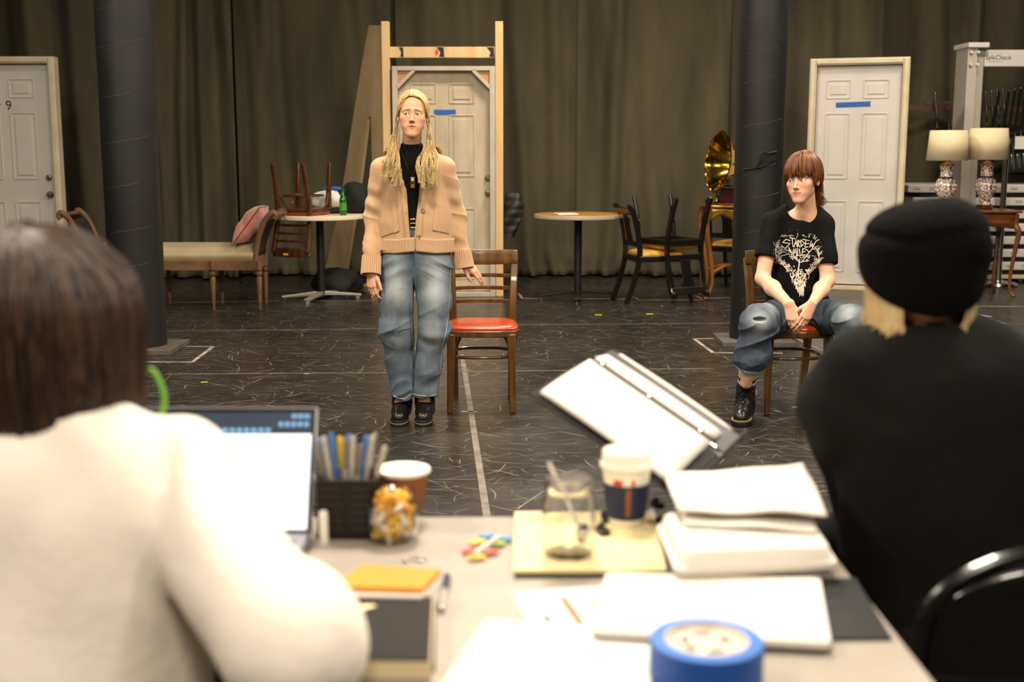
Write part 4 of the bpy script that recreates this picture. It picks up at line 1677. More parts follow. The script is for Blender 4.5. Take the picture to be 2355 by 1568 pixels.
def sphere_np(c, r, nu=40, nv=24):
    th = np.arange(nu) / nu * 2 * PI
    ph = (np.arange(nv + 1)) / nv * PI
    T, Ph = np.meshgrid(th, ph)
    V = np.stack([np.sin(Ph) * np.cos(T), np.sin(Ph) * np.sin(T), np.cos(Ph)], -1).reshape(-1, 3)
    F = []
    for i in range(nv):
        for k in range(nu):
            l = (k + 1) % nu
            F.append((i * nu + k, (i + 1) * nu + k, (i + 1) * nu + l, i * nu + l))
    return V * r + np.array(c), np.array(F), V


def strands(paths, r0, r1, seg=3):
    """paths (n, m, 3): thin tapered tubes"""
    n, m, _ = paths.shape
    T = np.gradient(paths, axis=1)
    T /= np.maximum(np.linalg.norm(T, axis=2, keepdims=True), 1e-9)
    ref = np.array([0.31, 0.87, 0.38])
    a = np.cross(T, ref)
    a /= np.maximum(np.linalg.norm(a, axis=2, keepdims=True), 1e-9)
    b = np.cross(T, a)
    t = np.linspace(0, 1, m)
    rad = (r0 * (1 - t) + r1 * t)[None, :, None]
    ring = []
    for k in range(seg):
        th = 2 * PI * k / seg
        ring.append(paths + (a * math.cos(th) + b * math.sin(th)) * rad)
    V = np.stack(ring, 2).reshape(-1, 3)
    i = np.arange(n)[:, None, None]
    j = np.arange(m - 1)[None, :, None]
    k = np.arange(seg)[None, None, :]
    k2 = (k + 1) % seg
    base = lambda i, j, k: (i * m + j) * seg + k
    F = np.stack([base(i, j, k), base(i, j + 1, k), base(i, j + 1, k2), base(i, j, k2)], -1).reshape(-1, 4)
    return V, F


def crspline(ctrl, m):
    """ctrl (n, c, 3) -> (n, m, 3) Catmull-Rom"""
    n, c, _ = ctrl.shape
    P = np.concatenate([ctrl[:, :1], ctrl, ctrl[:, -1:]], 1)
    t = np.linspace(0, c - 1 - 1e-6, m)
    i = np.floor(t).astype(int)
    u = (t - i)[None, :, None]
    p0, p1, p2, p3 = P[:, i], P[:, i + 1], P[:, i + 2], P[:, i + 3]
    return 0.5 * (2 * p1 + (p2 - p0) * u + (2 * p0 - 5 * p1 + 4 * p2 - p3) * u * u + (3 * p1 - p0 - 3 * p2 + p3) * u ** 3)


def hair_colors(n, m, seg, tones, seed):
    r = np.random.RandomState(seed)
    tones = np.array([lin(t) for t in tones])
    w = r.dirichlet(np.ones(len(tones)) * 0.6, n)
    c = w @ tones
    return np.repeat(c, m * seg, 0)


# ------------------------------------------------------------------ head
def head_sdf(p, st):
    q = p.copy()
    q[:, 0] = np.abs(q[:, 0])
    jw = st.get('jaw', 1.0)
    d = ell(q, (0, .012, .042), (.075, .095, .084))
    d = smin(d, ell(q, (0, -.022, -.012), (.0615 * jw, .060, .068)), .03)
    d = smin(d, rcone(q, (0, -.030, -.035), (0, -.050, -.086), .052 * jw, .031 * jw), .03)
    d = smin(d, ell(q, (.032, -.046, -.050), (.022, .022, .030)), .03)
    d = smin(d, rcone(q, (.045 * jw, .0, -.056), (.016, -.058, -.099), .0145, .012), .026)
    d = smin(d, ell(q, (0, -.067, -.103), (.0165, .017, .015)), .020)
    d = smin(d, ell(q, (.043, -.049, -.018), (.020, .023, .016)), .022)
    d = smin(d, rcone(q, (0, -.078, .022), (.042, -.066, .021), .011, .009), .016)
    d = smax(d, -ell(q, (.031, -.099, .001), (.021, .020, .013)), .013)
    # nose
    d = smin(d, rcone(q, (0, -.079, .008), (0, -.1015, -.030), .0068, .0078), .009)
    d = smin(d, ell(q, (0, -.1015, -.033), (.0086, .0085, .0074)), .006)
    d = smin(d, ell(q, (.0108, -.0905, -.036), (.0066, .0082, .0064)), .005)
    d = smax(d, -ell(q, (.0058, -.0975, -.0422), (.0036, .0055, .0034)), .002)
    # mouth
    d = smin(d, ell(q, (0, -.068, -.066), (.032, .019, .022)), .018)
    d = smin(d, rcone(q, (0, -.0875, -.0590), (.0265, -.074, -.0632), .0046, .0020), .004)
    d = smin(d, rcone(q, (0, -.0855, -.0710), (.0245, -.074, -.0640), .0056, .0022), .004)
    d = smax(d, -ell(q, (0, -.094, -.0648), (.0235, .0125, st.get('open', .0016))), .0015)
    # lids
    e = (.0312, -.0690, .0005)
    d = smin(d, np.linalg.norm(q - A3(e), axis=1) - .0147, .004)
    d = smax(d, -ell(q, (.0316, -.084, .0002), (.0142, .013, st.get('eye', .0055))), .0012)
    # ears
    ear = ell(q, (.0785, .014, -.006), (.0085, .020, .031))
    ear = smax(ear, -ell(q, (.0885, .009, -.004), (.0075, .012, .020)), .003)
    d = smin(d, ear, .008)
    return d


def head_color(p, st):
    skin = np.array(lin(st['skin']))
    n = len(p)
    col = np.tile(skin, (n, 1))
    ax, y, z = np.abs(p[:, 0]), p[:, 1], p[:, 2]
    def mix(mask, c, a=1.0):
        w = (mask * a)[:, None]
        col[:] = col * (1 - w) + np.array(lin(c)) * w
    front = (y < -0.045)
    blush = np.exp(-(((ax - .042) / .02) ** 2 + ((z + .026) / .018) ** 2)) * front
    mix(blush, st.get('blush', '#d98a72'), 0.35)
    mix(np.exp(-((p[:, 0] / .011) ** 2 + ((z + .034) / .010) ** 2)) * (y < -.09), st.get('blush', '#d98a72'), 0.35)
    # under-eye tone
    mix(np.exp(-(((ax - .030) / .014) ** 2 + ((z + .013) / .006) ** 2)) * front, st.get('under', '#c08a78'), 0.35)
    # lips
    e = (ax / .0280) ** 2 + ((z + .0648 - 2.2 * ax * ax) / .0104) ** 2
    mix(np.clip((1 - e) * 4, 0, 1) * (y < -.068), st.get('lip', '#b5605a'), 0.85)
    mix((np.abs(z + .0648) < st.get('open', .0016) * 1.1) * (ax < .019) * (y < -.06) * (y > -.084), '#4a1f1a', 0.7)
    # brows
    b = st.get('brow', ((.011, .0215), (.028, .0270), (.046, .0200)))
    dmin = np.full(n, 9.0)
    for (x0, z0), (x1, z1) in zip(b[:-1], b[1:]):
        dx, dz = x1 - x0, z1 - z0
        t = np.clip(((ax - x0) * dx + (z - z0) * dz) / (dx * dx + dz * dz), 0, 1)
        dmin = np.minimum(dmin, np.hypot(ax - x0 - t * dx, z - z0 - t * dz) + 0.0012 * t * (x1 > .03))
    mix(np.clip((0.0046 - dmin) / 0.0016, 0, 1) * front, st.get('brow_col', '#6b4a30'), 0.85)
    # lash line / lid edge
    E = np.sqrt(((ax - .0316) / .0146) ** 2 + ((z - .0002) / (st.get('eye', .0055) + .0006)) ** 2)
    mix(np.clip(1 - np.abs(E - 1.08) / .22, 0, 1) * (z > -.001) * (y < -.06) * (y > -.088), st.get('lash', '#3a2318'), 0.85)
    mix(np.clip(1 - np.abs(E - 1.05) / .15, 0, 1) * (z <= -.001) * (y < -.06), st.get('lash', '#3a2318'), 0.35)
    return np.clip(col, 0, 1)


def eyeball(side, st):
    c = np.array([side * .0312, -.0690, .0005])
    V, F, N = sphere_np(c, .0127, 56, 40)
    g = np.array(st.get('gaze', (0, -1, 0)), dtype=float)
    g /= np.linalg.norm(g)
    ang = np.arccos(np.clip(N @ g, -1, 1))
    col = np.tile(np.array(lin('#e2d8cd')), (len(V), 1))
    col[ang < 0.50] = lin(st.get('iris', '#5d6a6a'))
    col[(ang < 0.50) & (ang > 0.43)] = lin('#2a2420')
    col[ang < 0.22] = lin('#0c0808')
    return V, F, col


class Head:
    """head in local space: face looks to -y, eyes at z=0"""
    def __init__(s, origin, rot, scale, st):
        s.o, s.R, s.k, s.st = np.array(origin, dtype=float), np.array(rot.to_matrix()), scale, st
    def loc(s, P):
        return (((P - s.o) @ s.R) / s.k).astype(f32)
    def world(s, p):
        return (np.asarray(p) * s.k) @ s.R.T + s.o
    def sdf(s, P):
        return head_sdf(s.loc(P), s.st) * s.k


# ------------------------------------------------------------------ hand
def hand_segs(wrist, u, n, thumb_side, size, curl=(0.25, 0.3, 0.35, 0.4), spread=0.05, thumb=(0.75, 0.35)):
    """wrist point, u = finger direction, n = back-of-hand normal; thumb_side = +1/-1 along v = n x u"""
    u = Vector(u).normalized()
    n = Vector(n)
    n = (n - u * n.dot(u)).normalized()
    v = n.cross(u).normalized() * thumb_side
    w = Vector(wrist)
    palm, fingers = [], []
    L = size / 0.175
    offs = (0.024, 0.008, -0.008, -0.022)
    kl = (0.082, 0.085, 0.081, 0.074)
    fl = ((.040, .024, .020), (.044, .028, .021), (.041, .026, .020), (.032, .019, .018))
    fr = (.0085, .0086, .0082, .0074)
    for i in range(4):
        k = w + u * kl[i] * L + v * offs[i] * L + n * (0.004 if i in (1, 2) else 0) * L
        palm.append((w + v * offs[i] * 0.62 * L, k, .0125 * L, .0105 * L))
        ang = curl[i] * 0.6
        p = k
        sp = (1.0, 0.3, -0.4, -1.1)[i] * spread
        base = (u + v * sp).normalized()
        for j in range(3):
            d = base * math.cos(ang) - n * math.sin(ang)
            e = p + d * fl[i][j] * L
            fingers.append((i, p, e, fr[i] * (1 - .12 * j) * L, fr[i] * (1 - .12 * (j + 1)) * L))
            p = e
            ang += curl[i] * (1.0, 0.8, 0.5)[j]
    t0 = w + u * .018 * L + v * .018 * L - n * .006 * L
    a = thumb[0]
    d1 = (u * math.cos(a) + v * math.sin(a) - n * thumb[1]).normalized()
    t1 = t0 + d1 * .040 * L
    d2 = (u * math.cos(a * 0.55) + v * math.sin(a * 0.55) - n * thumb[1] * 1.2).normalized()
    t2 = t1 + d2 * .031 * L
    d3 = (u * math.cos(a * 0.3) + v * math.sin(a * 0.3) - n * thumb[1] * 1.3).normalized()
    t3 = t2 + d3 * .024 * L
    fingers += [(4, t0, t1, .0135 * L, .0105 * L), (4, t1, t2, .0100 * L, .0090 * L), (4, t2, t3, .0090 * L, .0072 * L)]
    return palm, fingers


def hand_sdf(P, segs):
    palm, fingers = segs
    d = None
    for a, b, ra, rb in palm:
        e = rcone(P, a, b, ra, rb)
        d = e if d is None else smin(d, e, .012)
    for i in range(5):
        g = None
        for (j, a, b, ra, rb) in fingers:
            if j == i:
                e = rcone(P, a, b, ra, rb)
                g = e if g is None else smin(g, e, .003)
        d = smin(d, g, .009 if i == 4 else .0045)
    return d


def bounds(pts, pad):
    q = np.array([list(p) for p in pts])
    return q.min(0) - pad, q.max(0) + pad


class Surf:
    """ray-castable copy of a mesh, for laying seams, pockets and prints on cloth"""
    def __init__(s, V, F):
        s.t = BVHTree.FromPolygons([Vector(v) for v in V], [tuple(int(i) for i in f) for f in F])
    def hit(s, origin, direction):
        return s.t.ray_cast(Vector(origin), Vector(direction))
    def seen(s, px, py, lift=0.0015):
        """surface point met by the sight line through photo pixel (px, py), lifted along its normal"""
        v = Vector(ray(px, py)).normalized()
        p, n, i, d = s.t.ray_cast(Vector((0, 0, CAMH)), v)
        if p is None:
            return None, None
        if n.dot(v) > 0:
            n = -n
        return p + n * lift, n


def ribbon_on(mb, surf, pts, w, lift=0.0015, sub=3, w1=None, mi=0):
    """flat ribbon of width w (m) following photo-plane pixels on a surface"""
    path = []
    for (a, b) in zip(pts[:-1], pts[1:]):
        for k in range(sub):
            t = k / sub
            path.append((a[0] + (b[0] - a[0]) * t, a[1] + (b[1] - a[1]) * t))
    path.append(pts[-1])
    pos = [surf.seen(x, y, lift) for x, y in path]
    pos = [(p, n) for p, n in pos if p is not None]
    if len(pos) < 2:
        return
    vs, fs = [], []
    m = len(pos)
    for i, (p, n) in enumerate(pos):
        t = (pos[min(i + 1, m - 1)][0] - pos[max(i - 1, 0)][0])
        if t.length < 1e-9:
            t = Vector((1, 0, 0))
        s_ = t.normalized().cross(n).normalized()
        ww = w if w1 is None else w + (w1 - w) * i / (m - 1)
        vs += [p + s_ * ww / 2, p - s_ * ww / 2]
    for i in range(m - 1):
        fs.append((2 * i, 2 * i + 1, 2 * i + 3, 2 * i + 2))
    mb.add(vs, fs, mi)


def patch_on(mb, surf, quad, nu, nv, lift, mi=0, skirt=True):
    """quad patch given by four photo pixels, laid on a surface with a little thickness"""
    a, b, c, d = [np.array(q, dtype=float) for q in quad]
    G = {}
    for j in range(nv + 1):
        for i in range(nu + 1):
            u, v = i / nu, j / nv
            q = (a * (1 - u) + b * u) * (1 - v) + (d * (1 - u) + c * u) * v
            p, n = surf.seen(q[0], q[1], lift)
            if p is None:
                return
            G[i, j] = p
    vs = [G[i, j] for j in range(nv + 1) for i in range(nu + 1)]
    fs = [(j * (nu + 1) + i, j * (nu + 1) + i + 1, (j + 1) * (nu + 1) + i + 1, (j + 1) * (nu + 1) + i) for j in range(nv) for i in range(nu)]
    if skirt:
        edge = [(i, 0) for i in range(nu + 1)] + [(nu, j) for j in range(1, nv + 1)] + [(i, nv) for i in range(nu - 1, -1, -1)] + [(0, j) for j in range(nv - 1, 0, -1)]
        base = len(vs)
        ids = [e[1] * (nu + 1) + e[0] for e in edge]
        vs += [G[e] + Vector((0, lift * 2.2, 0)) for e in edge]
        m = len(edge)
        fs += [(ids[i], ids[(i + 1) % m], base + (i + 1) % m, base + i) for i in range(m)]
    mb.add(vs, fs, mi)
# ------------------------------------------------------------------ people: shared materials
mat('skin', '#d9a382', 0.5, attr=True, sss=0.12, spec=0.35)
mat('hair', '#c9a566', 0.42, attr=True, spec=0.5)
mat('denim_dark', '#2c3642', 0.85)
mat('denim', '#7f8fa0', 0.85, attr=True, bump=0.12, bscale=700, spec=0.2)
mat('knit_tan', '#cba680', 0.95, col2='#bf9972', scale=5, bump=0.25, bscale=600, sheen=0.3, spec=0.15)
mat('knit_black', '#0b0a0a', 0.9, bump=0.3, bscale=200, spec=0.2)
mat('tee_black', '#090808', 0.88, col2='#0e0d0c', scale=6, spec=0.2)
mat('tee_print', '#ddd5c4', 0.8)
mat('boot_black', '#131110', 0.32, col2='#1c1917', scale=8, spec=0.5)
mat('boot_sole', '#0d0c0b', 0.6)
mat('boot_welt', '#8c7a4a', 0.6)
mat('gold', '#d7ac4a', 0.22, metal=1.0)
mat('horn_button', '#5d4024', 0.3, col2='#a5885e', scale=40)
mat('sock_cream', '#d8c3a6', 0.85)
mat('sock_black', '#0d0c0c', 0.85)
mat('stitch', '#b9c2c8', 0.8)
mat('white_dot', '#e8e4da', 0.5)
mat('coat_black', '#0c0b0b', 0.85, col2='#131211', scale=5, spec=0.2, bump=0.2, bscale=40)
mat('beanie_black', '#080707', 0.95, bump=0.5, bscale=120, spec=0.1)
mat('shirt_cream', '#efe8dc', 0.9, col2='#eae0d0', scale=4, bump=0.15, bscale=40, spec=0.2)
mat('green_cord', '#6faa3a', 0.5)


def ribbed(path, rx, ry, nrib, amp, m, name, parent, seg=None, lip=True, wall=0.006, tilt=None):
    """ribbed knit band: tube open at both ends with thickness"""
    fr = frames(path)
    seg = seg or nrib * 6
    g = MB()
    n = len(fr)
    vs = []
    rows = []
    for i, (p, t, a, b) in enumerate(fr):
        rows.append((p, a, b, rx[i], ry[i], amp))
    for i in reversed(range(n)):
        p, t, a, b = fr[i]
        rows.append((p, a, b, rx[i] - wall, ry[i] - wall, 0))
    for p, a, b, x, y, am in rows:
        for k in range(seg):
            th = 2 * PI * k / seg
            q = am * (abs(math.cos(nrib * th / 2)) - 0.5)
            vs.append(p + a * math.cos(th) * (x + q) + b * math.sin(th) * (y + q))
    fs = []
    m_ = len(rows)
    for i in range(m_ - 1):
        for k in range(seg):
            l = (k + 1) % seg
            fs.append((i * seg + k, (i + 1) * seg + k, (i + 1) * seg + l, i * seg + l))
    g.add(vs, fs)
    return g.build(name, m, parent, world=True, smooth=70)


def push_out(paths, sdf, gap):
    sh = paths.shape
    P = paths.reshape(-1, 3).astype(f32)
    for _ in range(2):
        d = sdf(P)
        e = f32(0.004)
        G = np.stack([sdf(P + np.array(v, f32) * e) - d for v in ((1, 0, 0), (0, 1, 0), (0, 0, 1))], 1)
        G /= np.maximum(np.linalg.norm(G, axis=1, keepdims=True), 1e-6)
        P = P + G * np.maximum(gap - d, 0)[:, None]
    return P.reshape(sh)


def boot_sdf(ankle, heel, toe, r, rt):
    def f(P):
        d = chain(P, [ankle, (Vector(ankle) + Vector(heel)) / 2 + Vector((0, 0, 0.0)), Vector(heel) + Vector((0, 0, 0.052))], [r, r * 0.98, r * 1.0], .02)
        mid = (Vector(heel) * 0.45 + Vector(toe) * 0.55)
        Q = P
        e = chain(Q, [Vector(heel) + Vector((0, 0, .045)), mid + Vector((0, 0, .052)), Vector(toe) + Vector((0, 0, .036))], [.036, .040, rt], .03)
        d = smin(d, e, .035)
        return smax(d, f32(0.018) - P[:, 2], .004)
    return f


def sole_mesh(heel, toe, w, z0, z1, grow=0.0, lugs=0):
    heel, toe = Vector((heel[0], heel[1], 0)), Vector((toe[0], toe[1], 0))
    ax = (toe - heel)
    L = ax.length
    ax.normalize()
    sd = Vector((-ax.y, ax.x, 0))
    pts = []
    for i in range(36):
        a = 2 * PI * i / 36
        s_ = math.cos(a)
        wid = w * (0.84 + 0.2 * s_ if s_ < 0 else 0.84 + 0.22 * math.sin(s_ * 2.2))
        x = s_ * (L / 2 + 0.045 + grow) * (1.0)
        y = math.copysign(abs(math.sin(a)) ** 0.75, math.sin(a)) * (wid + grow)
        q = (heel + toe) / 2 + ax * x + sd * y
        pts.append((q.x, q.y))
    g = MB()
    g.prism(pts, z1 - z0, Matrix.Translation((0, 0, z0)))
    return g


# =================================================================== standing person
YW0 = 6.16


def Wp(x, y, dy=0.0):
    return at(x, y, YW0 + dy)


px = 0.00222
W1 = thing('person', 'standing person with long blond hair in tan cardigan and blue jeans', 'person', (Wp(945, 970).x, YW0, 0))
skinW = '#dba482'
stW = dict(skin=skinW, eye=.0056, open=.0024, jaw=0.98, gaze=(-0.22, -1, 0.10), iris='#44484a', lip='#bd6f66', blush='#d8917a',
           brow=((.0115, .0235), (.026, .0238), (.045, .0165)), brow_col='#5d3f28', under='#b98270')
HW = Head(Wp(949, 267, -0.015), Euler((math.radians(-5), math.radians(2.5), math.radians(3))), 0.925, stW)
neckA, neckB = HW.world((0, .028, -.06)), np.array(Wp(946, 362, .05))
sL, sR = Wp(877, 388, .035), Wp(1022, 386, .035)
eL, wL = Wp(859, 500, .05), Wp(854, 604, -.03)
eR, wR = Wp(1046, 492, .09), Wp(1064, 592, .06)
handLW = hand_segs(Wp(853, 622, -.045), (0.03, -0.16, -1), (-0.66, -0.75, 0.05), 1, 0.168, curl=(0.42, 0.48, 0.55, 0.6), spread=0.06, thumb=(0.62, 0.1))
handRW = hand_segs(Wp(1064, 600, .055), (0.62, 0.10, -0.52), (0.45, -0.50, 0.62), -1, 0.165, curl=(0.22, 0.30, 0.36, 0.42), spread=0.06, thumb=(0.55, 0.25))


def thumb_fix(h, want):
    """flip the thumb to the side that faces `want`"""
    return h


def body_w(P):
    d = HW.sdf(P)
    d = smin(d, rcone(P, neckA, neckB, .0465, .048), .02)
    return d


parts = []
lo, hi = HW.o + np.array([-.12, -.14, -.21]), HW.o + np.array([.12, .14, .15])
V, F = mesh_sdf(body_w, lo, hi, .0017)
parts.append((V, F, head_color(HW.loc(V), stW)))
for s in (-1, 1):
    Ve, Fe, ce = eyeball(s, stW)
    parts.append((HW.world(Ve), Fe, ce))
for hs, el, wr in ((handLW, eL, wL), (handRW, eR, wR)):
    w0 = hs[0][1][0]
    def fh(P, hs=hs, el=el, w0=w0):
        d = hand_sdf(P, hs)
        return smin(d, rcone(P, Vector(w0) + (Vector(el) - Vector(w0)) * 0.55, w0, .034, .0235), .02)
    pts = [q[2] for q in hs[1]] + [w0]
    lo, hi = bounds(pts, .035)
    V, F = mesh_sdf(fh, lo, hi, .0018)
    c = np.tile(np.array(lin(skinW)), (len(V), 1))
    tips = np.array([list(q[2]) for q in hs[1][2::3]])
    dt = np.min(np.linalg.norm(V[:, None, :] - tips[None], axis=2), axis=1)
    wgt = np.clip(1 - dt / .018, 0, 1)[:, None] * 0.35
    c = c * (1 - wgt) + np.array(lin('#d98a78')) * wgt
    parts.append((V, F, c))
# trunk and limbs inside the clothes keep the figure whole
def trunk_w(P):
    Q = flat(P, YW0 + .03, .62)
    d = chain(Q, [Wp(955, 430, .04), Wp(955, 480, .04), Wp(955, 570, .04)], [.115, .105, .125], .05)
    d = smin(d, rcone(P, neckA, neckB, .044, .044), .03)
    for a, e, w_ in ((sL, eL, wL), (sR, eR, wR)):
        d = smin(d, chain(P, [a, e, w_], [.042, .034, .026], .02), .03)
    for h_, k_, a_ in ((Wp(916, 600, .03), Wp(911, 752, 0), Wp(922, 925, .03)), (Wp(999, 600, .03), Wp(997, 752, 0), Wp(976, 925, .03))):
        d = smin(d, chain(P, [h_, k_, a_], [.065, .05, .038], .03), .04)
    return d


V, F = mesh_sdf(trunk_w, (Wp(820, 500).x, YW0 - .2, .08), (Wp(1110, 500).x, YW0 + .25, 1.42), .009)
parts.append((V, F, lin(skinW)))
V, F, c = join(parts)
np_obj('body', V, F, 'skin', W1, c)

# cardigan
opn_z = np.array([Wp(950, y).z for y in (330, 345, 400, 450, 500, 540, 575, 600)])[::-1]
opn_l = np.array([Wp(x, 450).x for x in (914, 916, 927, 934, 939.5, 944.5, 947.5, 948)])[::-1]
opn_r = np.array([Wp(x, 450).x for x in (975, 973, 969, 965, 959, 955, 951.5, 951)])[::-1]
HEMZ = Wp(950, 579, -.1).z
cC = YW0 + .03


def card_core(P):
    Q = flat(P, cC, .60)
    d = chain(Q, [Wp(956, 418, .03), Wp(956, 500, .03), Wp(957, 590, .03)], [.165, .172, .192], .05) * 0.85
    Q2 = flat(P, cC, .74)
    sh = chain(Q2, [Wp(884, 394, .03), Wp(925, 368, .03), Wp(972, 366, .03), Wp(1016, 391, .03)], [.058, .062, .062, .058], .03)
    d = smin(d, sh, .05)
    return d


def card_sleeve(P):
    l = chain(P, [sL, eL, wL], [.056, .049, .041], .03)
    r = chain(P, [sR, eR, wR], [.056, .049, .041], .03)
    return np.minimum(l, r)


def card(P):
    d = card_core(P)
    s = card_sleeve(P)
    # sleeve folds: slanting rolls that gather toward the elbow and cuff
    z = P[:, 2]
    sz = z + .35 * P[:, 0]
    Pf = np.stack([P[:, 0], P[:, 1], sz], 1)
    fold = noise(Pf, (7, 7, 22), 3) * .010 - (1 - np.abs(noise(Pf, (6, 6, 17), 9))) ** 4 * .007 + .003
    s = s + fold * np.clip((1.36 - z) / .25, 0.15, 1)
    d = d + noise(P, (9, 9, 5), 1) * .008 + noise(P, (24, 24, 12), 5) * .002 - (1 - np.abs(noise(P, (8, 8, 3.5), 19))) ** 5 * .004
    d = smin(d, s, .022)
    x, y = P[:, 0], P[:, 1]
    l = np.interp(z, opn_z, opn_l).astype(f32)
    r = np.interp(z, opn_z, opn_r).astype(f32)
    wedge = np.maximum(np.maximum(l - x, x - r), y - (YW0 - .0))
    # open neck
    neck = rcone(P, neckA, Wp(945, 352, .03), .058, .064)
    d = smax(d, -neck, .01)
    d = smax(d, -wedge, .005)
    hem = HEMZ + .012 * np.clip(1 - np.abs(x - Wp(950, 500).x) / .10, 0, 1) - z
    cx = np.abs(x - Wp(956, 500).x) < .215
    tors = np.where(card_sleeve(P) > .006, hem, -1).astype(f32)
    d = np.maximum(d, np.where((z < HEMZ + .06) & (card_core(P) < card_sleeve(P)), hem, -1).astype(f32))
    for w_, e_ in ((wL, eL), (wR, eR)):
        ax_ = A3((Vector(w_) - Vector(e_)).normalized())
        near = np.linalg.norm(P - A3(w_), axis=1) < .12
        pl = (P - A3(w_)) @ ax_ - .012
        d = np.where(near & (card_sleeve(P) < card_core(P)), np.maximum(d, pl), d)
    return d


lo = np.array([Wp(815, 450).x, YW0 - .17, Wp(950, 640).z])
hi = np.array([Wp(1105, 450).x, YW0 + .24, Wp(950, 335).z])
VC, FC = mesh_sdf(card, lo, hi, .0042)
cardigan = np_obj('cardigan', VC, FC, 'knit_tan', W1, label='tan knitted cardigan worn open')
SCd = Surf(VC, FC)
# ribbed cuffs
for w_, e_, c0, c1 in ((wL, eL, -.035, .062), (wR, eR, -.035, .055)):
    axd = (Vector(w_) - Vector(e_)).normalized()
    path = [Vector(w_) + axd * (c0 + (c1 - c0) * i / 5) for i in range(6)]
    ribbed(path, [.046, .047, .0475, .048, .0485, .049], [.044, .0445, .045, .0455, .046, .0465], 26, .006, 'knit_tan', 'cuff', cardigan)
# ribbed hem in two halves either side of the opening
for side in (0, 1):
    g = MB()
    xo = Wp(949.5, 500).x
    n, rows = 150, 8
    vs, fs = [], []
    x0c = Wp(957, 500).x
    for j in range(rows + 1):
        for i in range(n + 1):
            u = i / n
            th = (-PI / 2 - 0.02 - u * PI) if side == 0 else (-PI / 2 + 0.02 + u * PI)
            v = j / rows
            rr = .188 - .002 * v
            am = .0035 * (abs(math.sin(u * 34 * PI)) - .5)
            cx, sy = math.cos(th), math.sin(th)
            p = Vector((x0c + cx * (rr + am), cC + sy * (rr * .60 * 1.01 + am), HEMZ + .060 - .072 * v + (.012 * max(0, 1 - abs(cx * rr) / .10) if sy < 0 else 0)))
            vs.append(p)
    fs = [(j * (n + 1) + i, j * (n + 1) + i + 1, (j + 1) * (n + 1) + i + 1, (j + 1) * (n + 1) + i) for j in range(rows) for i in range(n)]
    g.add(vs, fs)
    g.build('hem_band', 'knit_tan', cardigan, world=True, smooth=80, solid=.006)
# plackets down both front edges
for xs, nm in (((934, 938, 941, 944.5, 947), -1), ((966.5, 964, 959, 955.5, 953), 1)):
    g = MB()
    ys = (415, 455, 500, 540, 566)
    ribbon_on(g, SCd, [(x + nm * 8, y) for x, y in zip(xs, ys)], .028, .0022, 6)
    g.build('placket', 'knit_tan', cardigan, world=True, smooth=60, solid=.004)
for bx, by in ((978, 422), (972.5, 484), (962.5, 545)):
    p, n = SCd.seen(bx, by, .006)
    g = MB()
    R = n.to_track_quat('Z', 'Y').to_matrix()
    g.lathe([(0, .004), (.006, .0035), (.0075, .005), (.0105, .0045), (.0115, .001), (.0105, -.003), (0, -.003)], 20, c=p, R=R)
    g.build('button', 'horn_button', cardigan, world=True)
for pts in ((925, 428), (934, 491), (942, 550)):
    g = MB()
    ribbon_on(g, SCd, [(pts[0] - 1, pts[1] - 4), (pts[0] + 1.5, pts[1] + 4)], .003, .006, 3)
    g.build('buttonhole', 'horn_button', cardigan, world=True, smooth=0)
for quad, fold in ((((877, 482), (912, 469), (918, 530), (878, 544)), ((901, 472), (912, 469), (918, 530), (908, 536))),
                   (((1002, 463), (1031, 474), (1032, 537), (994, 528)), ((1002, 463), (1010, 466), (1003, 531), (994, 528)))):
    g = MB()
    patch_on(g, SCd, quad, 10, 12, .004)
    p_ = g.build('pocket', 'knit_tan', cardigan, world=True, smooth=50)
    g = MB()
    patch_on(g, SCd, fold, 4, 12, .0065)
    g.build('pocket_trim', 'knit_tan', p_, world=True, smooth=50)


# turtleneck
def turtle(P):
    Q = flat(P, cC, .60)
    d = chain(Q, [Wp(956, 415, .03), Wp(956, 500, .03), Wp(957, 560, .03)], [.146, .140, .148], .05) * 0.85
    d = smin(d, rcone(P, HW.world((0, .034, -.125)), Wp(945, 372, .025), .0535, .064), .035)
    d = d + noise(P, (10, 10, 16), 4) * .002
    top = P[:, 2] - f32(HW.world((0, -.02, -.152))[2]) - (P[:, 1] - f32(HW.o[1])) * .18
    d = smax(d, top, .006)
    return smax(d, f32(Wp(950, 512, -.08).z) - P[:, 2], .004)


V, F = mesh_sdf(turtle, (Wp(860, 450).x, YW0 - .12, Wp(950, 530).z), (Wp(1045, 450).x, YW0 + .2, Wp(950, 318).z), .004)
np_obj('turtleneck', V, F, 'knit_black', W1, label='black turtleneck')


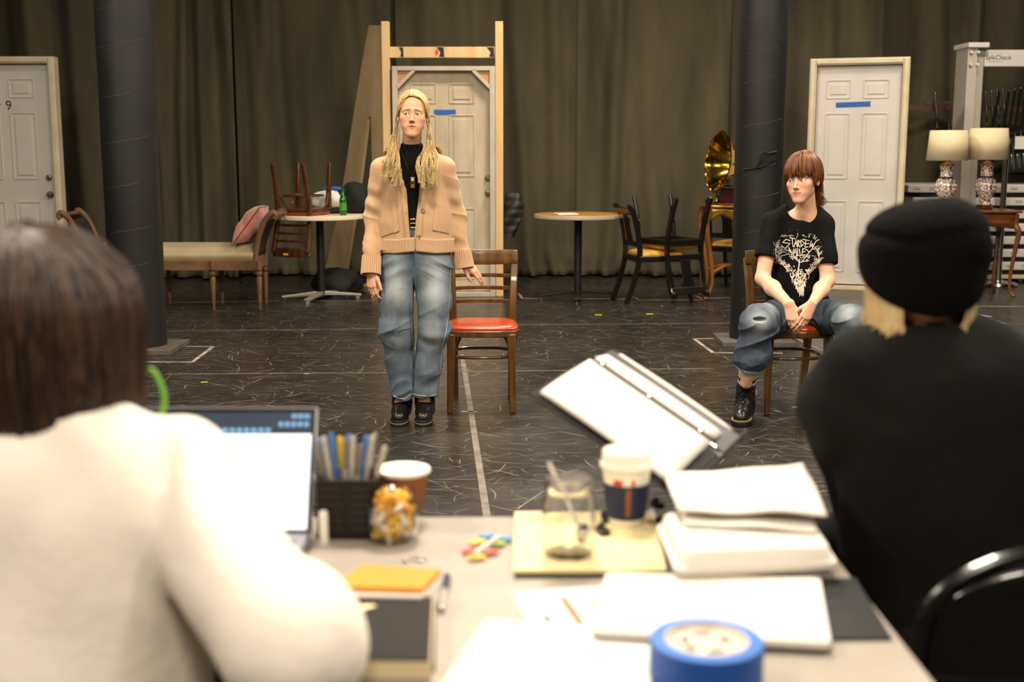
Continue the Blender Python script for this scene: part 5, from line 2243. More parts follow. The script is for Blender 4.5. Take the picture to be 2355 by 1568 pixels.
# jeans
def jeans_w(P):
    Q = flat(P, cC, .64)
    d = chain(Q, [Wp(955, 515, .03), Wp(957, 565, .03), Wp(957, 600, .03)], [.136, .156, .166], .05) * 0.85
    l = chain(P, [Wp(917, 610, .03), Wp(911, 690, .0), Wp(910, 750, -.01), Wp(919, 830, .02), Wp(927, 920, .02)], [.094, .086, .082, .068, .054], .04)
    r = chain(P, [Wp(999, 610, .03), Wp(1000, 690, .0), Wp(997, 750, -.01), Wp(982, 835, .02), Wp(977, 915, .02)], [.094, .082, .076, .070, .064], .04)
    z = P[:, 2]
    kn = np.exp(-((z - Wp(950, 758).z) / .10) ** 2)
    sh = np.exp(-((z - Wp(950, 880).z) / .10) ** 2)
    hp = np.exp(-((z - Wp(950, 610).z) / .06) ** 2)
    xs = P[:, 0] * 6
    n1 = noise(P, (7, 7, 9), 2)
    fold = kn * (.008 * np.sin(z * 48 + xs * 5.2 + 3.2 * n1) * (.4 + .6 * noise(P, (9, 9, 9), 15)) + .010 * noise(P, (7, 7, 22), 6)) + sh * (.006 * np.sin(z * 40 - xs * 5 + 3 * n1) * noise(P, (8, 8, 8), 5) + .007 * noise(P, (9, 9, 20), 11))
    fold = fold + hp * .005 * np.sin(z * 75 + np.abs(P[:, 0] - Wp(952, 600).x) * 38 + noise(P, 8, 1))
    Ps = np.stack([P[:, 0], P[:, 1], z + .55 * np.abs(P[:, 0] - Wp(953, 600).x)], 1)
    Pt = np.stack([P[:, 0], P[:, 1], z - .5 * P[:, 0]], 1)
    fold = fold - hp * (1 - np.abs(noise(Ps, (5, 5, 26), 31))) ** 5 * .006
    fold = fold - (kn * .9 + sh * .9) * (1 - np.abs(noise(Pt, (5, 5, 13), 27))) ** 5 * .013
    fold = fold + noise(P, (7, 7, 7), 8) * .007 + noise(P, (18, 18, 18), 12) * .0025
    l = l + fold
    r = r + fold
    d = smin(d, l, .03)
    d = smin(d, r, .03)
    # keep the legs apart below the crotch
    xm = np.interp(z, np.array([Wp(950, y).z for y in (915, 850, 760, 680, 630)]), np.array([Wp(x, 700).x for x in (947.5, 951, 956, 954, 952.5)])).astype(f32)
    gap = np.interp(z, np.array([Wp(950, y).z for y in (915, 850, 800, 760, 690, 640, 622)]), np.array([.0005, .0005, .004, .009, .005, .001, -.02])).astype(f32)
    slot = np.abs(P[:, 0] - xm) - gap
    d = smax(d, -slot, .012)
    hem = np.where(P[:, 0] < xm, f32(Wp(927, 917).z) + .010 * np.sin(P[:, 0] * 60), f32(Wp(977, 911).z) + .006 * np.sin(P[:, 0] * 70)) - z
    d = np.maximum(d, hem)
    return smax(d, z - f32(Wp(950, 517, -.08).z), .004)


lo = np.array([Wp(855, 700).x, YW0 - .2, .07])
hi = np.array([Wp(1062, 700).x, YW0 + .24, Wp(950, 500).z])
VJ, FJ = mesh_sdf(jeans_w, lo, hi, .0048)


def denim_col(V, fades, base='#58646f', light='#b4b9b8', dark='#2e3843', seams=()):
    P = V.astype(f32)
    n = noise(P, (14, 14, 5), 3) * .5 + noise(P, (40, 40, 12), 7) * .3 + noise(P, (90, 90, 60), 2) * .2
    w = np.zeros(len(P))
    for c, r, a in fades:
        q = (P - A3(c)) / A3(r)
        w = np.maximum(w, a * np.exp(-(q * q).sum(1)))
    w = np.clip(w + n * .22, 0, 1)[:, None]
    col = np.array(lin(base)) * (1 - w) + np.array(lin(light)) * w
    dk = np.clip(-n * .9 - .1, 0, 1)[:, None] * .5
    col = col * (1 - dk) + np.array(lin(dark)) * dk
    return col


cj = denim_col(VJ, [(Wp(912, 660, -.1), (.055, .2, .13), .75), (Wp(1000, 660, -.1), (.055, .2, .13), .75), (Wp(912, 780, -.1), (.05, .2, .06), .35),
                    (Wp(995, 770, -.1), (.05, .2, .07), .45)])
# dark fly and waist, worn pale hem edges
flx = np.exp(-(((VJ[:, 0] - Wp(950, 600).x) / .018) ** 2 + ((VJ[:, 2] - Wp(950, 570).z) / .07) ** 2))[:, None] * (VJ[:, 1] < YW0)[:, None] * .8
cj = cj * (1 - flx) + np.array(lin('#1d2836')) * flx
jeans = np_obj('jeans', VJ, FJ, 'denim', W1, cj, label='faded blue straight-leg jeans')
SJ = Surf(VJ, FJ)
for pts in ([(906, 909), (915, 915), (930, 917), (946, 905)], [(948, 904), (960, 908), (985, 911), (1004, 906)]):
    g = MB()
    ribbon_on(g, SJ, pts, .005, .0022, 5)
    g.build('hem_stitching', 'stitch', jeans, world=True, smooth=60)
for pts in ([(917, 762), (930, 758), (943, 756)], [(942, 700), (944, 760), (946, 800), (950, 850), (949, 895)], [(949, 575), (952, 590), (952, 610)], [(1036, 620), (1033, 690), (1026, 760), (1016, 800), (1012, 850)]):
    g = MB()
    ribbon_on(g, SJ, pts, .003, .0018, 5)
    g.build('seam', 'stitch' if pts[0][0] > 1030 else 'denim_dark', jeans, world=True, smooth=60)

# belt with brass buckle
g = MB()
n = 60
zb_ = Wp(950, 514, -.09).z
g.tube([(Wp(956, 500).x + .153 * math.cos(a), cC + .153 * .62 * math.sin(a), zb_) for a in [2 * PI * i / n for i in range(n)]], .004, 6, ry=.016, closed=True)
belt = g.build('belt', 'boot_black', W1, world=True)
g = MB()
p = Wp(949, 514, 0)
yb = cC - .153 * .62 - .008
bx = at(949, 514, yb).x
loop = [(bx - .008, yb, zb_ + .021), (bx + .012, yb, zb_ + .021), (bx + .016, yb, zb_ + .014), (bx + .016, yb, zb_ - .014), (bx + .012, yb, zb_ - .021), (bx - .008, yb, zb_ - .021), (bx - .012, yb, zb_ - .014), (bx - .012, yb, zb_ + .014)]
g.tube(loop, .003, 6, closed=True)
g.tube([(bx - .012, yb - .002, zb_), (bx + .016, yb - .003, zb_)], .0025, 6)
g.build('buckle', 'gold', belt, world=True)

# ankle boots
for an, he, to in ((Wp(925, 888, .03), Vector((Wp(922, 960).x, YW0 + .085, 0)), Vector((Wp(920, 970).x, YW0 - .075, 0))),
                   (Wp(976, 888, .03), Vector((Wp(976, 960).x, YW0 + .085, 0)), Vector((Wp(975.5, 970).x, YW0 - .075, 0)))):
    f = boot_sdf(an, he, to, .047, .036)
    V, F = mesh_sdf(f, (he.x - .1, YW0 - .17, .0), (he.x + .1, YW0 + .18, .29), .0042)
    bt = np_obj('ankle_boot', V, F, 'boot_black', W1, label='black leather ankle boot')
    sole_mesh(he, to, .046, .0, .012, .004).build('sole', 'boot_sole', bt, world=True, bevel=.003)
    sole_mesh(he, to, .046, .0135, .0175, .003).build('welt', 'boot_welt', bt, world=True)
    sole_mesh(he, to, .046, .019, .030, .003).build('midsole', 'boot_sole', bt, world=True, bevel=.003)
    sb = Surf(V, F)
    for s in (-1, 1):
        g = MB()
        for k in range(9):
            pa = Vector((he.x + s * .15, an.y - .028 + .007 * k, .085))
            a_, b_ = sb.hit(pa, (-s, 0, 0)), sb.hit(pa + Vector((0, 0, .07)), (-s, 0, 0))
            if a_[0] and b_[0]:
                g.tube([a_[0], (a_[0] + b_[0]) / 2 + Vector((s * .001, 0, 0)), b_[0]], .0028, 5)
        if g.v:
            g.build('elastic_gusset', 'cloth_black', bt, world=True)


# necklace
def on_turtle(x, y, lift=.003):
    v = Vector(ray(x, y)).normalized()
    o = Vector((0, 0, CAMH))
    t = 5.6
    for _ in range(60):
        d = float(turtle(np.array([list(o + v * t)], f32))[0])
        t += d * .8
        if abs(d) < 1e-4:
            break
    return o + v * (t - lift)


nk = thing('pendant_necklace', 'gold chain with oblong pendant worn by the standing person', 'necklace', Wp(949, 420, -.1))
for pts in ([(922, 346), (931, 370), (940, 392), (948.5, 408)], [(967, 352), (961, 372), (955, 392), (949.5, 408)]):
    g = MB()
    g.tube(spline([on_turtle(*q) for q in pts], 6), .0016, 6)
    g.build('chain', 'gold', nk, world=True)
c0 = on_turtle(949, 420, .006)
g = MB()
g.box((0, 0, 0), (.024, .004, .056))
pd = g.build('pendant', 'gold', nk, smooth=0, bevel=.002)
pd.location = Vector(c0) - nk.location
for dz, m_, sz in ((.016, 'white_dot', (.012, .001, .012)), (-.001, 'boot_black', (.016, .001, .007)), (-.017, 'horn_button', (.012, .001, .012))):
    g = MB()
    g.box((0, -.0025, dz), sz)
    g.build('inlay', m_, pd, smooth=0, bevel=.001)
nk.parent = None

# long blond hair
rs = np.random.RandomState(11)


def cap_w(P):
    p = HW.loc(P)
    d = ell(p, (0, .014, .046), (.0825, .101, .091))
    d = smin(d, rcone(p, (0, .062, -.02), (0, .075, -.12), .056, .044), .03)
    d = smax(d, -ell(p, (-.004, -.105, -.012), (.079, .112, .123)), .008)
    return d * HW.k


V, F = mesh_sdf(cap_w, HW.o + np.array([-.12, -.12, -.19]), HW.o + np.array([.12, .16, .16]), .003)
hparts = [(V, F, lin('#a8854e'))]
n = 2600
side = np.where(rs.rand(n) < .5, -1.0, 1.0)
u = rs.rand(n)
part_x = -.016
y0 = -.067 + .134 * u
zt_ = .044 + .088 * np.sqrt(np.maximum(1 - ((y0 - .014) / .099) ** 2, .02)) + .004
j = lambda s: rs.normal(0, s, n)
ctrl = np.zeros((n, 8, 3))
ctrl[:, 0] = np.stack([part_x + side * .003 + j(.002), y0, zt_], 1)
ezz = lambda x, y: .046 + .093 * np.sqrt(np.maximum(1 - (x / .0840) ** 2 - ((y - .014) / .103) ** 2, .01))
y1 = y0 * .86
ctrl[:, 1] = np.stack([side * .050, y1, ezz(.050, y1)], 1)
fr_ = np.clip((-y0 + .0) / .068, 0, 1)
y2 = .012 + (y0 - .012) * .55
x2_ = .084 * np.sqrt(np.maximum(1 - ((y2 - .014) / .103) ** 2 - .02, .3))
ctrl[:, 2] = np.stack([side * x2_ + j(.001), y2, .030 + j(.004)], 1)
ctrl[:, 3] = np.stack([side * .0855 + j(.0025), .024 + (y0 - .012) * .22, -.022 + j(.005)], 1)
ctrl[:, 4] = np.stack([side * (.083 + .016 * rs.rand(n)), .034 + j(.012), -.085 + j(.008)], 1)
front = rs.rand(n) < .80
ctrl[:, 5] = np.stack([side * (.082 + .035 * rs.rand(n)), np.where(front, .004, .06) + j(.012), -.165 + j(.008)], 1)
sp_ = rs.rand(n)
lk = np.floor(sp_ * 7)
lkc = (lk + .5) / 7
lock_r = np.random.RandomState(2).rand(40)
lid = (lk + 8 * (side > 0)).astype(int)
xe = np.where(side < 0, -.050 - .095 * sp_, .035 + .120 * sp_)
xl_ = np.where(side < 0, -.052 - .090 * lkc, .038 + .112 * lkc) + (lock_r[lid] - .5) * .02
ctrl[:, 6] = np.stack([xe * .97, np.where(front, -.075, .10) + j(.008), -.250 + j(.01)], 1)
zend_ = -.375 - .03 * (lock_r[lid + 15] - .5) * 2 + .09 * rs.rand(n) ** 2.2 - .0 * side
zend_ = np.where(side < 0, zend_ + .012, zend_ - .01)
ctrl[:, 7] = np.stack([xl_ + .35 * (xe - xl_) + j(.003), np.where(front, -.112, .10) + j(.005), zend_], 1)
# strands rooted along the hairline, sweeping back over the temples
hl = np.arange(n) < 900
aa = rs.rand(n) ** 1.3 * .85
edge_x = np.array([.000, .022, .044, .058, .067, .073])
edge_z = np.array([.100, .097, .084, .064, .036, .004])


def edge(a_):
    q = np.clip(a_, 0, 1) * 5
    x_ = np.interp(q, np.arange(6), edge_x)
    z_ = np.interp(q, np.arange(6), edge_z)
    y_ = .014 - .103 * np.sqrt(np.maximum(1 - (x_ / .084) ** 2 - ((z_ - .046) / .093) ** 2, .04))
    return np.stack([np.where(a_ < .25, part_x * (1 - 4 * np.clip(a_, 0, .25)), 0) + side * x_, y_, z_], 1)


hr = rs.rand(n)[:, None]
for i, f_ in ((0, 0.0), (1, .33), (2, .70)):
    e_ = edge(aa + (1 - aa) * f_) + np.array([0, .016, .004]) * f_ * (1 + hr)
    ctrl[hl, i] = e_[hl]
ctrl[hl, 3] = np.stack([side * (.084 + .003 * hr[:, 0]), .010 + .010 * hr[:, 0], -.024 + j(.004)], 1)[hl]
m_ = 26
paths = crspline(ctrl, m_)
t = np.linspace(0, 1, m_)[None, :]
phs = lid * 1.7
amp = (.007 + .006 * lock_r[lid])[:, None] * np.clip((t - .45) / .3, 0, 1)
paths[:, :, 0] += amp * np.sin(t * 20 + phs[:, None] + j(.25)[:, None])
paths[:, :, 1] += amp * .7 * np.cos(t * 19 + phs[:, None] * 1.3)
wp = HW.world(paths.reshape(-1, 3)).reshape(paths.shape)
card_soft = lambda P: np.minimum(smin(card_core(P), card_sleeve(P), .03), rcone(P, neckA, neckB, .056, .056))
wp = push_out(wp, card_soft, .012 + .010 * rs.rand(n * m_))
wp = push_out(wp, cap_w, .001 + .004 * rs.rand(n * m_))
Vs, Fs = strands(wp, .0017, .0007)
hparts.append((Vs, Fs, hair_colors(n, m_, 3, ('#dcbf80', '#c79f58', '#ecd8a6', '#9d783f', '#7a5a30'), 3)))
V, F, c = join(hparts)
np_obj('hair', V, F, 'hair', W1, c, label='long blond hair')
# small earrings
for s in (-1, 1):
    g = MB()
    p = HW.world((s * .081, .004, -.042))
    g.sphere(p, (.004, .004, .006))
    g.build('earring', 'gold', W1, world=True)

# her chair, empty, beside her
ladder_chair('empty brown ladder-back chair with red vinyl seat beside the standing person', (-.163, 6.56, 0), 0.0)
# =================================================================== seated person
def G(x, y, Y):
    return at(x, y, Y)


S1 = thing('person', 'seated person with short ginger hair in black printed t-shirt and ripped jeans', 'person', (1.48, 6.45, 0))
skinG = '#e2b193'
stG = dict(skin=skinG, eye=.0050, open=.0007, jaw=1.0, gaze=(-0.55, -1, 0.0), iris='#39413f', lip='#c0706a', blush='#dd9a84', brow_col='#a3653c',
           brow=((.012, .0185), (.028, .0235), (.044, .0180)), under='#b5848a', lash='#7a4a38')
HG = Head(G(1846, 414, 6.40), Euler((math.radians(2), math.radians(-3), math.radians(-36))), 0.985, stG)
gnA, gnB = HG.world((0, .030, -.07)), np.array(G(1856, 505, 6.46))
gsL, gsR = G(1776, 512, 6.45), G(1893, 515, 6.45)
geL, gwL = G(1754, 640, 6.36), G(1813, 697, 6.10)
geR, gwR = G(1903, 645, 6.36), G(1868, 697, 6.12)
hGL = hand_segs(G(1814, 698, 6.095), (0.22, -0.22, -0.95), (-0.30, -0.95, 0.10), 1, 0.172, curl=(0.45, 0.5, 0.55, 0.6), spread=0.03, thumb=(0.5, 0.3))
hGR = hand_segs(G(1868, 697, 6.075), (-0.42, -0.12, -0.88), (0.30, -0.93, 0.05), -1, 0.172, curl=(0.30, 0.34, 0.38, 0.42), spread=0.05, thumb=(0.6, 0.3))


def body_g(P):
    d = HG.sdf(P)
    d = smin(d, rcone(P, gnA, gnB, .048, .054), .022)
    Q = flat(P, 6.46, .62)
    d = smin(d, chain(Q, [G(1800, 520, 6.46), G(1850, 505, 6.465), G(1885, 520, 6.46)], [.042, .047, .042], .03), .03)
    tr = np.minimum(rcone(P, G(1850, 492, 6.46), G(1800, 508, 6.47), .044, .036), rcone(P, G(1852, 492, 6.46), G(1888, 510, 6.47), .044, .036))
    return smin(d, tr, .03)


parts = []
lo, hi = HG.o + np.array([-.17, -.14, -.27]), HG.o + np.array([.17, .17, .15])
V, F = mesh_sdf(body_g, lo, hi, .0018)
parts.append((V, F, head_color(HG.loc(V), stG)))
for s in (-1, 1):
    Ve, Fe, ce = eyeball(s, stG)
    parts.append((HG.world(Ve), Fe, ce))
for hs, sh, el, wr in ((hGL, gsL, geL, gwL), (hGR, gsR, geR, gwR)):
    def fh(P, hs=hs, sh=sh, el=el, wr=wr):
        d = hand_sdf(P, hs)
        a = chain(P, [sh, el], [.046, .038], .02)
        b_ = chain(P, [el, Vector(el) * .6 + Vector(wr) * .4, wr], [.035, .037, .0235], .03)
        return smin(smin(a, b_, .02), d, .018)
    lo, hi = bounds([q[2] for q in hs[1]] + [sh, el, wr], .06)
    V, F = mesh_sdf(fh, lo, hi, .0022)
    c = np.tile(np.array(lin(skinG)), (len(V), 1))
    tips = np.array([list(q[2]) for q in hs[1]] + [list(el)])
    dt = np.min(np.linalg.norm(V[:, None, :] - tips[None], axis=2), axis=1)
    w_ = np.clip(1 - dt / .022, 0, 1)[:, None] * .35
    c = c * (1 - w_) + np.array(lin('#d98a76')) * w_
    parts.append((V, F, c))
ghL, gkL, gaL = G(1797, 722, 6.50), G(1745, 742, 6.05), G(1716, 880, 6.13)
ghR, gkR, gaR = G(1880, 722, 6.52), G(1958, 740, 6.08), G(1992, 880, 6.16)


def trunk_g(P):
    Q = flat(P, 6.46, .62)
    d = chain(Q, [G(1836, 548, 6.47), G(1834, 680, 6.49)], [.085, .095], .05)
    for h_, k_, a_ in ((ghL, gkL, gaL), (ghR, gkR, gaR)):
        d = smin(d, chain(P, [h_, k_, a_], [.06, .048, .032], .02), .03)
    return smin(d, rcone(P, gnB, G(1840, 560, 6.47), .04, .05), .03)


V, F = mesh_sdf(trunk_g, (1.05, 5.9, .1), (1.95, 6.72, 1.1), .009)
parts.append((V, F, lin(skinG)))
V, F, c = join(parts)
np_obj('body', V, F, 'skin', S1, c)


# t-shirt
def tee(P):
    Q = flat(P, 6.475, .60)
    d = chain(Q, [G(1836, 548, 6.475), G(1834, 620, 6.475), G(1832, 705, 6.475)], [.148, .146, .172], .06) * .85
    Q2 = flat(P, 6.465, .72)
    d = smin(d, chain(Q2, [G(1782, 516, 6.465), G(1815, 500, 6.465), G(1872, 502, 6.465), G(1892, 520, 6.465)], [.058, .062, .062, .056], .03), .045)
    s_ = np.minimum(chain(P, [gsL, Vector(gsL) * .42 + Vector(geL) * .58, Vector(gsL) * .2 + Vector(geL) * .8], [.060, .059, .062], .02),
                    chain(P, [gsR, Vector(gsR) * .42 + Vector(geR) * .58, Vector(gsR) * .2 + Vector(geR) * .8], [.058, .058, .060], .02))
    d = d + noise(P, (8, 8, 11), 21) * .008 + noise(P, (20, 20, 20), 4) * .003 + .006 * np.exp(-((P[:, 2] - .60) / .08) ** 2) * np.sin(P[:, 2] * 70 + P[:, 0] * 30)
    s_ = s_ + noise(P, (12, 12, 18), 6) * .004
    d = smin(d, s_, .025)
    # neck opening
    d = smax(d, -ell(P, G(1844, 478, 6.40), (.074, .13, .066)), .006)
    d = smax(d, -rcone(P, gnA, gnB, .052, .052), .006)
    # sleeve ends
    for sh, el, lim in ((gsL, geL, .63), (gsR, geR, .72)):
        ax_ = Vector(el) - Vector(sh)
        L = ax_.length
        ax_.normalize()
        q = (P - A3(sh)) @ A3(ax_) - L * lim
        near = rcone(P, sh, el, .085, .085) < 0
        tors = chain(flat(P, 6.475, .60), [G(1836, 548, 6.475), G(1834, 620, 6.475)], [.148, .146], .05)
        d = np.where(near & (tors > .0), np.maximum(d, q), d)
    bot = f32(G(1835, 712, 6.36).z) - P[:, 2]
    return smax(d, bot, .004)


VT, FT = mesh_sdf(tee, (1.08, 6.25, .50), (1.86, 6.72, 1.16), .0042)
teeo = np_obj('t_shirt', VT, FT, 'tee_black', S1, label='black t-shirt with pale tree print')
ST = Surf(VT, FT)

# print: the words STARDEW VALLEY drawn as branches, a bare tree and tangled roots
zx = lambda x, y: (1770 + x / 8.71, 520 + y / 8.71)
letters = [
    [(415, 290), (330, 262), (255, 325), (415, 345), (310, 445), (225, 380)],
    [(400, 228), (520, 255)], [(452, 240), (466, 415)],
    [(485, 425), (530, 270), (548, 415)], [(505, 350), (542, 345)],
    [(562, 420), (566, 272), (602, 310), (568, 350), (612, 430)],
    [(632, 412), (618, 270), (692, 335), (632, 412)],
    [(722, 290), (702, 425)], [(655, 258), (795, 292)], [(716, 355), (790, 345)], [(702, 425), (772, 412)],
    [(832, 290), (798, 430), (862, 340), (846, 440), (940, 290), (1000, 272)],
    [(380, 420), (450, 570), (484, 450)],
    [(470, 590), (515, 440), (545, 592)], [(492, 530), (538, 525)],
    [(552, 440), (562, 588), (592, 580)], [(592, 450), (612, 592), (640, 578)],
    [(665, 450), (642, 585)], [(652, 450), (722, 460)], [(652, 520), (712, 505)], [(642, 585), (716, 570)],
    [(728, 462), (792, 520), (862, 440)], [(792, 520), (660, 690)]]
g = MB()
for st_ in letters:
    ribbon_on(g, ST, [zx(*q) for q in st_], .0052, .0022, 3, .0040)
g.build('print_lettering', 'tee_print', teeo, world=True, smooth=0, label='branch-like lettering reading STARDEW VALLEY')
g = MB()
r = random.Random(4)


def twig(x, y, ang, ln, w, depth):
    pts = [(x, y)]
    for k in range(3):
        ang += r.uniform(-.45, .45)
        x += math.cos(ang) * ln / 3
        y += math.sin(ang) * ln / 3
        pts.append((x, y))
    ribbon_on(g, ST, [zx(*q) for q in pts], w, .002, 2, w * .55)
    if depth > 0:
        for q in (1, 2, 3):
            if r.random() < .75:
                twig(pts[q][0], pts[q][1], ang + r.choice((-1, 1)) * r.uniform(.5, 1.0), ln * .55, w * .65, depth - 1)


for st_, w in (([(570, 960), (575, 850), (590, 760), (600, 650)], .0075), ([(590, 730), (545, 650), (470, 610), (390, 600)], .005), ([(612, 722), (700, 700), (780, 690)], .005),
               ([(230, 770), (180, 720), (130, 640), (112, 560), (125, 450), (165, 360)], .0035), ([(215, 740), (190, 640), (230, 590), (330, 575)], .0032),
               ([(800, 960), (880, 860), (940, 780), (985, 690), (1000, 580), (985, 500)], .0038), ([(900, 830), (930, 700), (900, 600), (840, 590)], .0035),
               ([(590, 960), (690, 950), (780, 960), (790, 1010), (765, 1060)], .0035)):
    ribbon_on(g, ST, [zx(*q) for q in st_], w, .002, 4, w * .7)
for x, y, a in ((360, 205, -2.3), (380, 200, -.8), (300, 215, -2.9), (540, 240, -1.2), (730, 225, -1.9), (780, 235, -1.4), (880, 255, -.9), (900, 270, -1.3), (860, 470, -.6), (930, 420, -.3)):
    twig(x, y, a, 75, .0030, 1)
for k in range(20):
    t = k / 19
    twig(135 + 40 * math.sin(t * 3.1), 380 + 380 * t, r.uniform(-2.6, -.6), 90, .0026, 1)
    twig(960 + 30 * math.sin(t * 3.1), 480 + 330 * t, r.uniform(-2.6, -.6), 85, .0026, 1)
for k in range(26):
    t = k / 25
    twig(180 + 220 * t, 700 + 210 * t, r.uniform(-2.4, -.4), 75, .0030, 1)
    twig(960 - 190 * t, 740 + 230 * t, r.uniform(-2.7, -.7), 75, .0030, 1)
    if k < 12:
        twig(r.uniform(400, 560), r.uniform(600, 700), r.uniform(-2.8, -.4), 70, .003, 0)
        twig(r.uniform(620, 820), r.uniform(600, 720), r.uniform(-2.4, -.2), 70, .003, 0)
for k in range(8):
    twig(r.uniform(250, 420), r.uniform(440, 560), r.uniform(-.5, .6), 80, .003, 0)
g.build('print_branches', 'tee_print', teeo, world=True, smooth=0)['kind'] = 'stuff'
g = MB()
for k in range(170):
    t = r.random() ** .8
    cy = 860 + 480 * t
    half = 200 * (1 - t) ** .9 + 22
    cx = 545 + 90 * t + r.uniform(-1, 1) * half * (.9 if t < .35 else 1)
    L = r.uniform(30, 90)
    a = 1.57 + r.uniform(-.5, .5)
    ribbon_on(g, ST, [zx(cx, cy), zx(cx + math.cos(a) * L, cy + math.sin(a) * L)], r.uniform(.004, .009), .0022, 2, .002)
for cx, cy, w_ in ((385, 765, .007), (400, 800, .009), (640, 870, .006), (770, 880, .007), (490, 805, .005)):
    ribbon_on(g, ST, [zx(cx - 14, cy - 10), zx(cx + 14, cy + 12)], w_, .0022, 2, w_ * .6)
for k in range(40):
    a, q = r.uniform(0, 6.28), r.uniform(.95, 1.12)
    x, y = 555 + 450 * q * math.cos(a), 480 + 390 * q * math.sin(a)
    if y < 700:
        ribbon_on(g, ST, [zx(x, y), zx(x + 8, y + 3)], .0018, .002, 1)
g.build('print_roots', 'tee_print', teeo, world=True, smooth=0)['kind'] = 'stuff'


# ripped jeans
gcuff = G(1722, 842, 6.10)


def jeans_g(P):
    Q = flat(P, G(1835, 700, 6.5).z, .8, axis=2)
    d = rcone(P, G(1800, 715, 6.52), G(1880, 715, 6.52), .098, .098)
    l = chain(P, [ghL, gkL, Vector(gkL) * .5 + Vector(gaL) * .5 + Vector((0, .0, 0)), gaL], [.094, .082, .075, .058], .05)
    r_ = chain(P, [ghR, gkR, Vector(gkR) * .5 + Vector(gaR) * .5, gaR], [.094, .082, .075, .060], .05)
    n1 = noise(P, (7, 7, 7), 33)
    fold = .007 * noise(P, (8, 8, 8), 17) + .006 * np.sin(P[:, 2] * 55 + P[:, 0] * 25 + P[:, 1] * 20 + 3 * n1) * np.clip(noise(P, 7, 25) + .3, 0, 1) + .003 * noise(P, (20, 20, 20), 19)
    Pt = np.stack([P[:, 0] + .4 * P[:, 2], P[:, 1], P[:, 2] - .4 * P[:, 0]], 1)
    fold = fold - (1 - np.abs(noise(Pt, (6, 6, 13), 27))) ** 5 * .012 * np.clip((.62 - P[:, 2]) / .1, 0.3, 1)
    d = smin(d, l + fold, .03)
    d = smin(d, r_ + fold, .03)
    cut = (P - A3(gcuff)) @ A3((Vector(gaL) - Vector(gkL)).normalized())
    d = np.where(P[:, 0] < 1.42, np.maximum(d, np.where(P[:, 2] < .35, cut, -1)), d)
    d = np.maximum(d, f32(.14) - P[:, 2])
    d = smax(d, -ell(P, G(1748, 735, 5.96), (.036, .045, .012)), .004)
    return smax(d, P[:, 2] - f32(.645), .01)


VJ, FJ = mesh_sdf(jeans_g, (1.0, 5.88, .13), (2.05, 6.72, .68), .005)
cj = denim_col(VJ, [(G(1748, 738, 5.97), (.05, .07, .06), .8), (G(1770, 705, 6.1), (.05, .15, .05), .5), (G(1955, 720, 6.0), (.06, .12, .06), .75)], base='#414c58', light='#a5abad', dark='#252e39')
jg = np_obj('jeans', VJ, FJ, 'denim', S1, cj, label='blue jeans ripped at one knee')
SJ = Surf(VJ, FJ)
g = MB()
for k in range(5):
    ribbon_on(g, SJ, [(1737 + k, 729 + 3.2 * k), (1750, 731 + 3.4 * k), (1764 - k, 731 + 3.0 * k)], .0014, .004, 4)
if g.v:
    g.build('frayed_threads', 'stitch', jg, world=True)
axl = (Vector(gaL) - Vector(gkL)).normalized()
cp = [Vector(gcuff) - axl * .030, Vector(gcuff) - axl * .015, Vector(gcuff), Vector(gcuff) + axl * .012]
mat('denim_cuff', '#6b7c8c', 0.85, col2='#a9b5bc', scale=60, stretch=(1, 1, .3))
ribbed(cp, [.067, .066, .065, .064], [.066, .065, .064, .063], 22, .0025, 'denim_cuff', 'turned_cuff', jg)
# socks and boots
g = MB()
cA, cB = Vector(gcuff), Vector(gaL)
foot_h = Vector((G(1716, 940, 6.16).x, 6.205, 0))
foot_t = Vector((G(1703, 955, 6.1).x, 6.085, 0))
ank = foot_h + Vector((0.004, 0.0, .115))
pth = [cA - axl * .02, cA + axl * .02, Vector((ank.x, ank.y, .235)), Vector((ank.x, ank.y, .205))]
for nm, a, b_, m_, rad in (('sock_top', 0.0, .45, 'sock_cream', .047), ('sock_stripe', .45, .56, 'sock_black', .0472), ('sock_mid', .56, .68, 'sock_cream', .047), ('sock_stripe', .68, .76, 'sock_black', .0472), ('sock_leg', .76, 1.0, 'sock_black', .0472)):
    top_, bot_ = cA - axl * .01, Vector((ank.x, ank.y, .165))
    g = MB()
    g.tube([top_.lerp(bot_, a), top_.lerp(bot_, (a + b_) / 2), top_.lerp(bot_, b_)], rad, 24)
    g.build(nm, m_, S1, world=True)


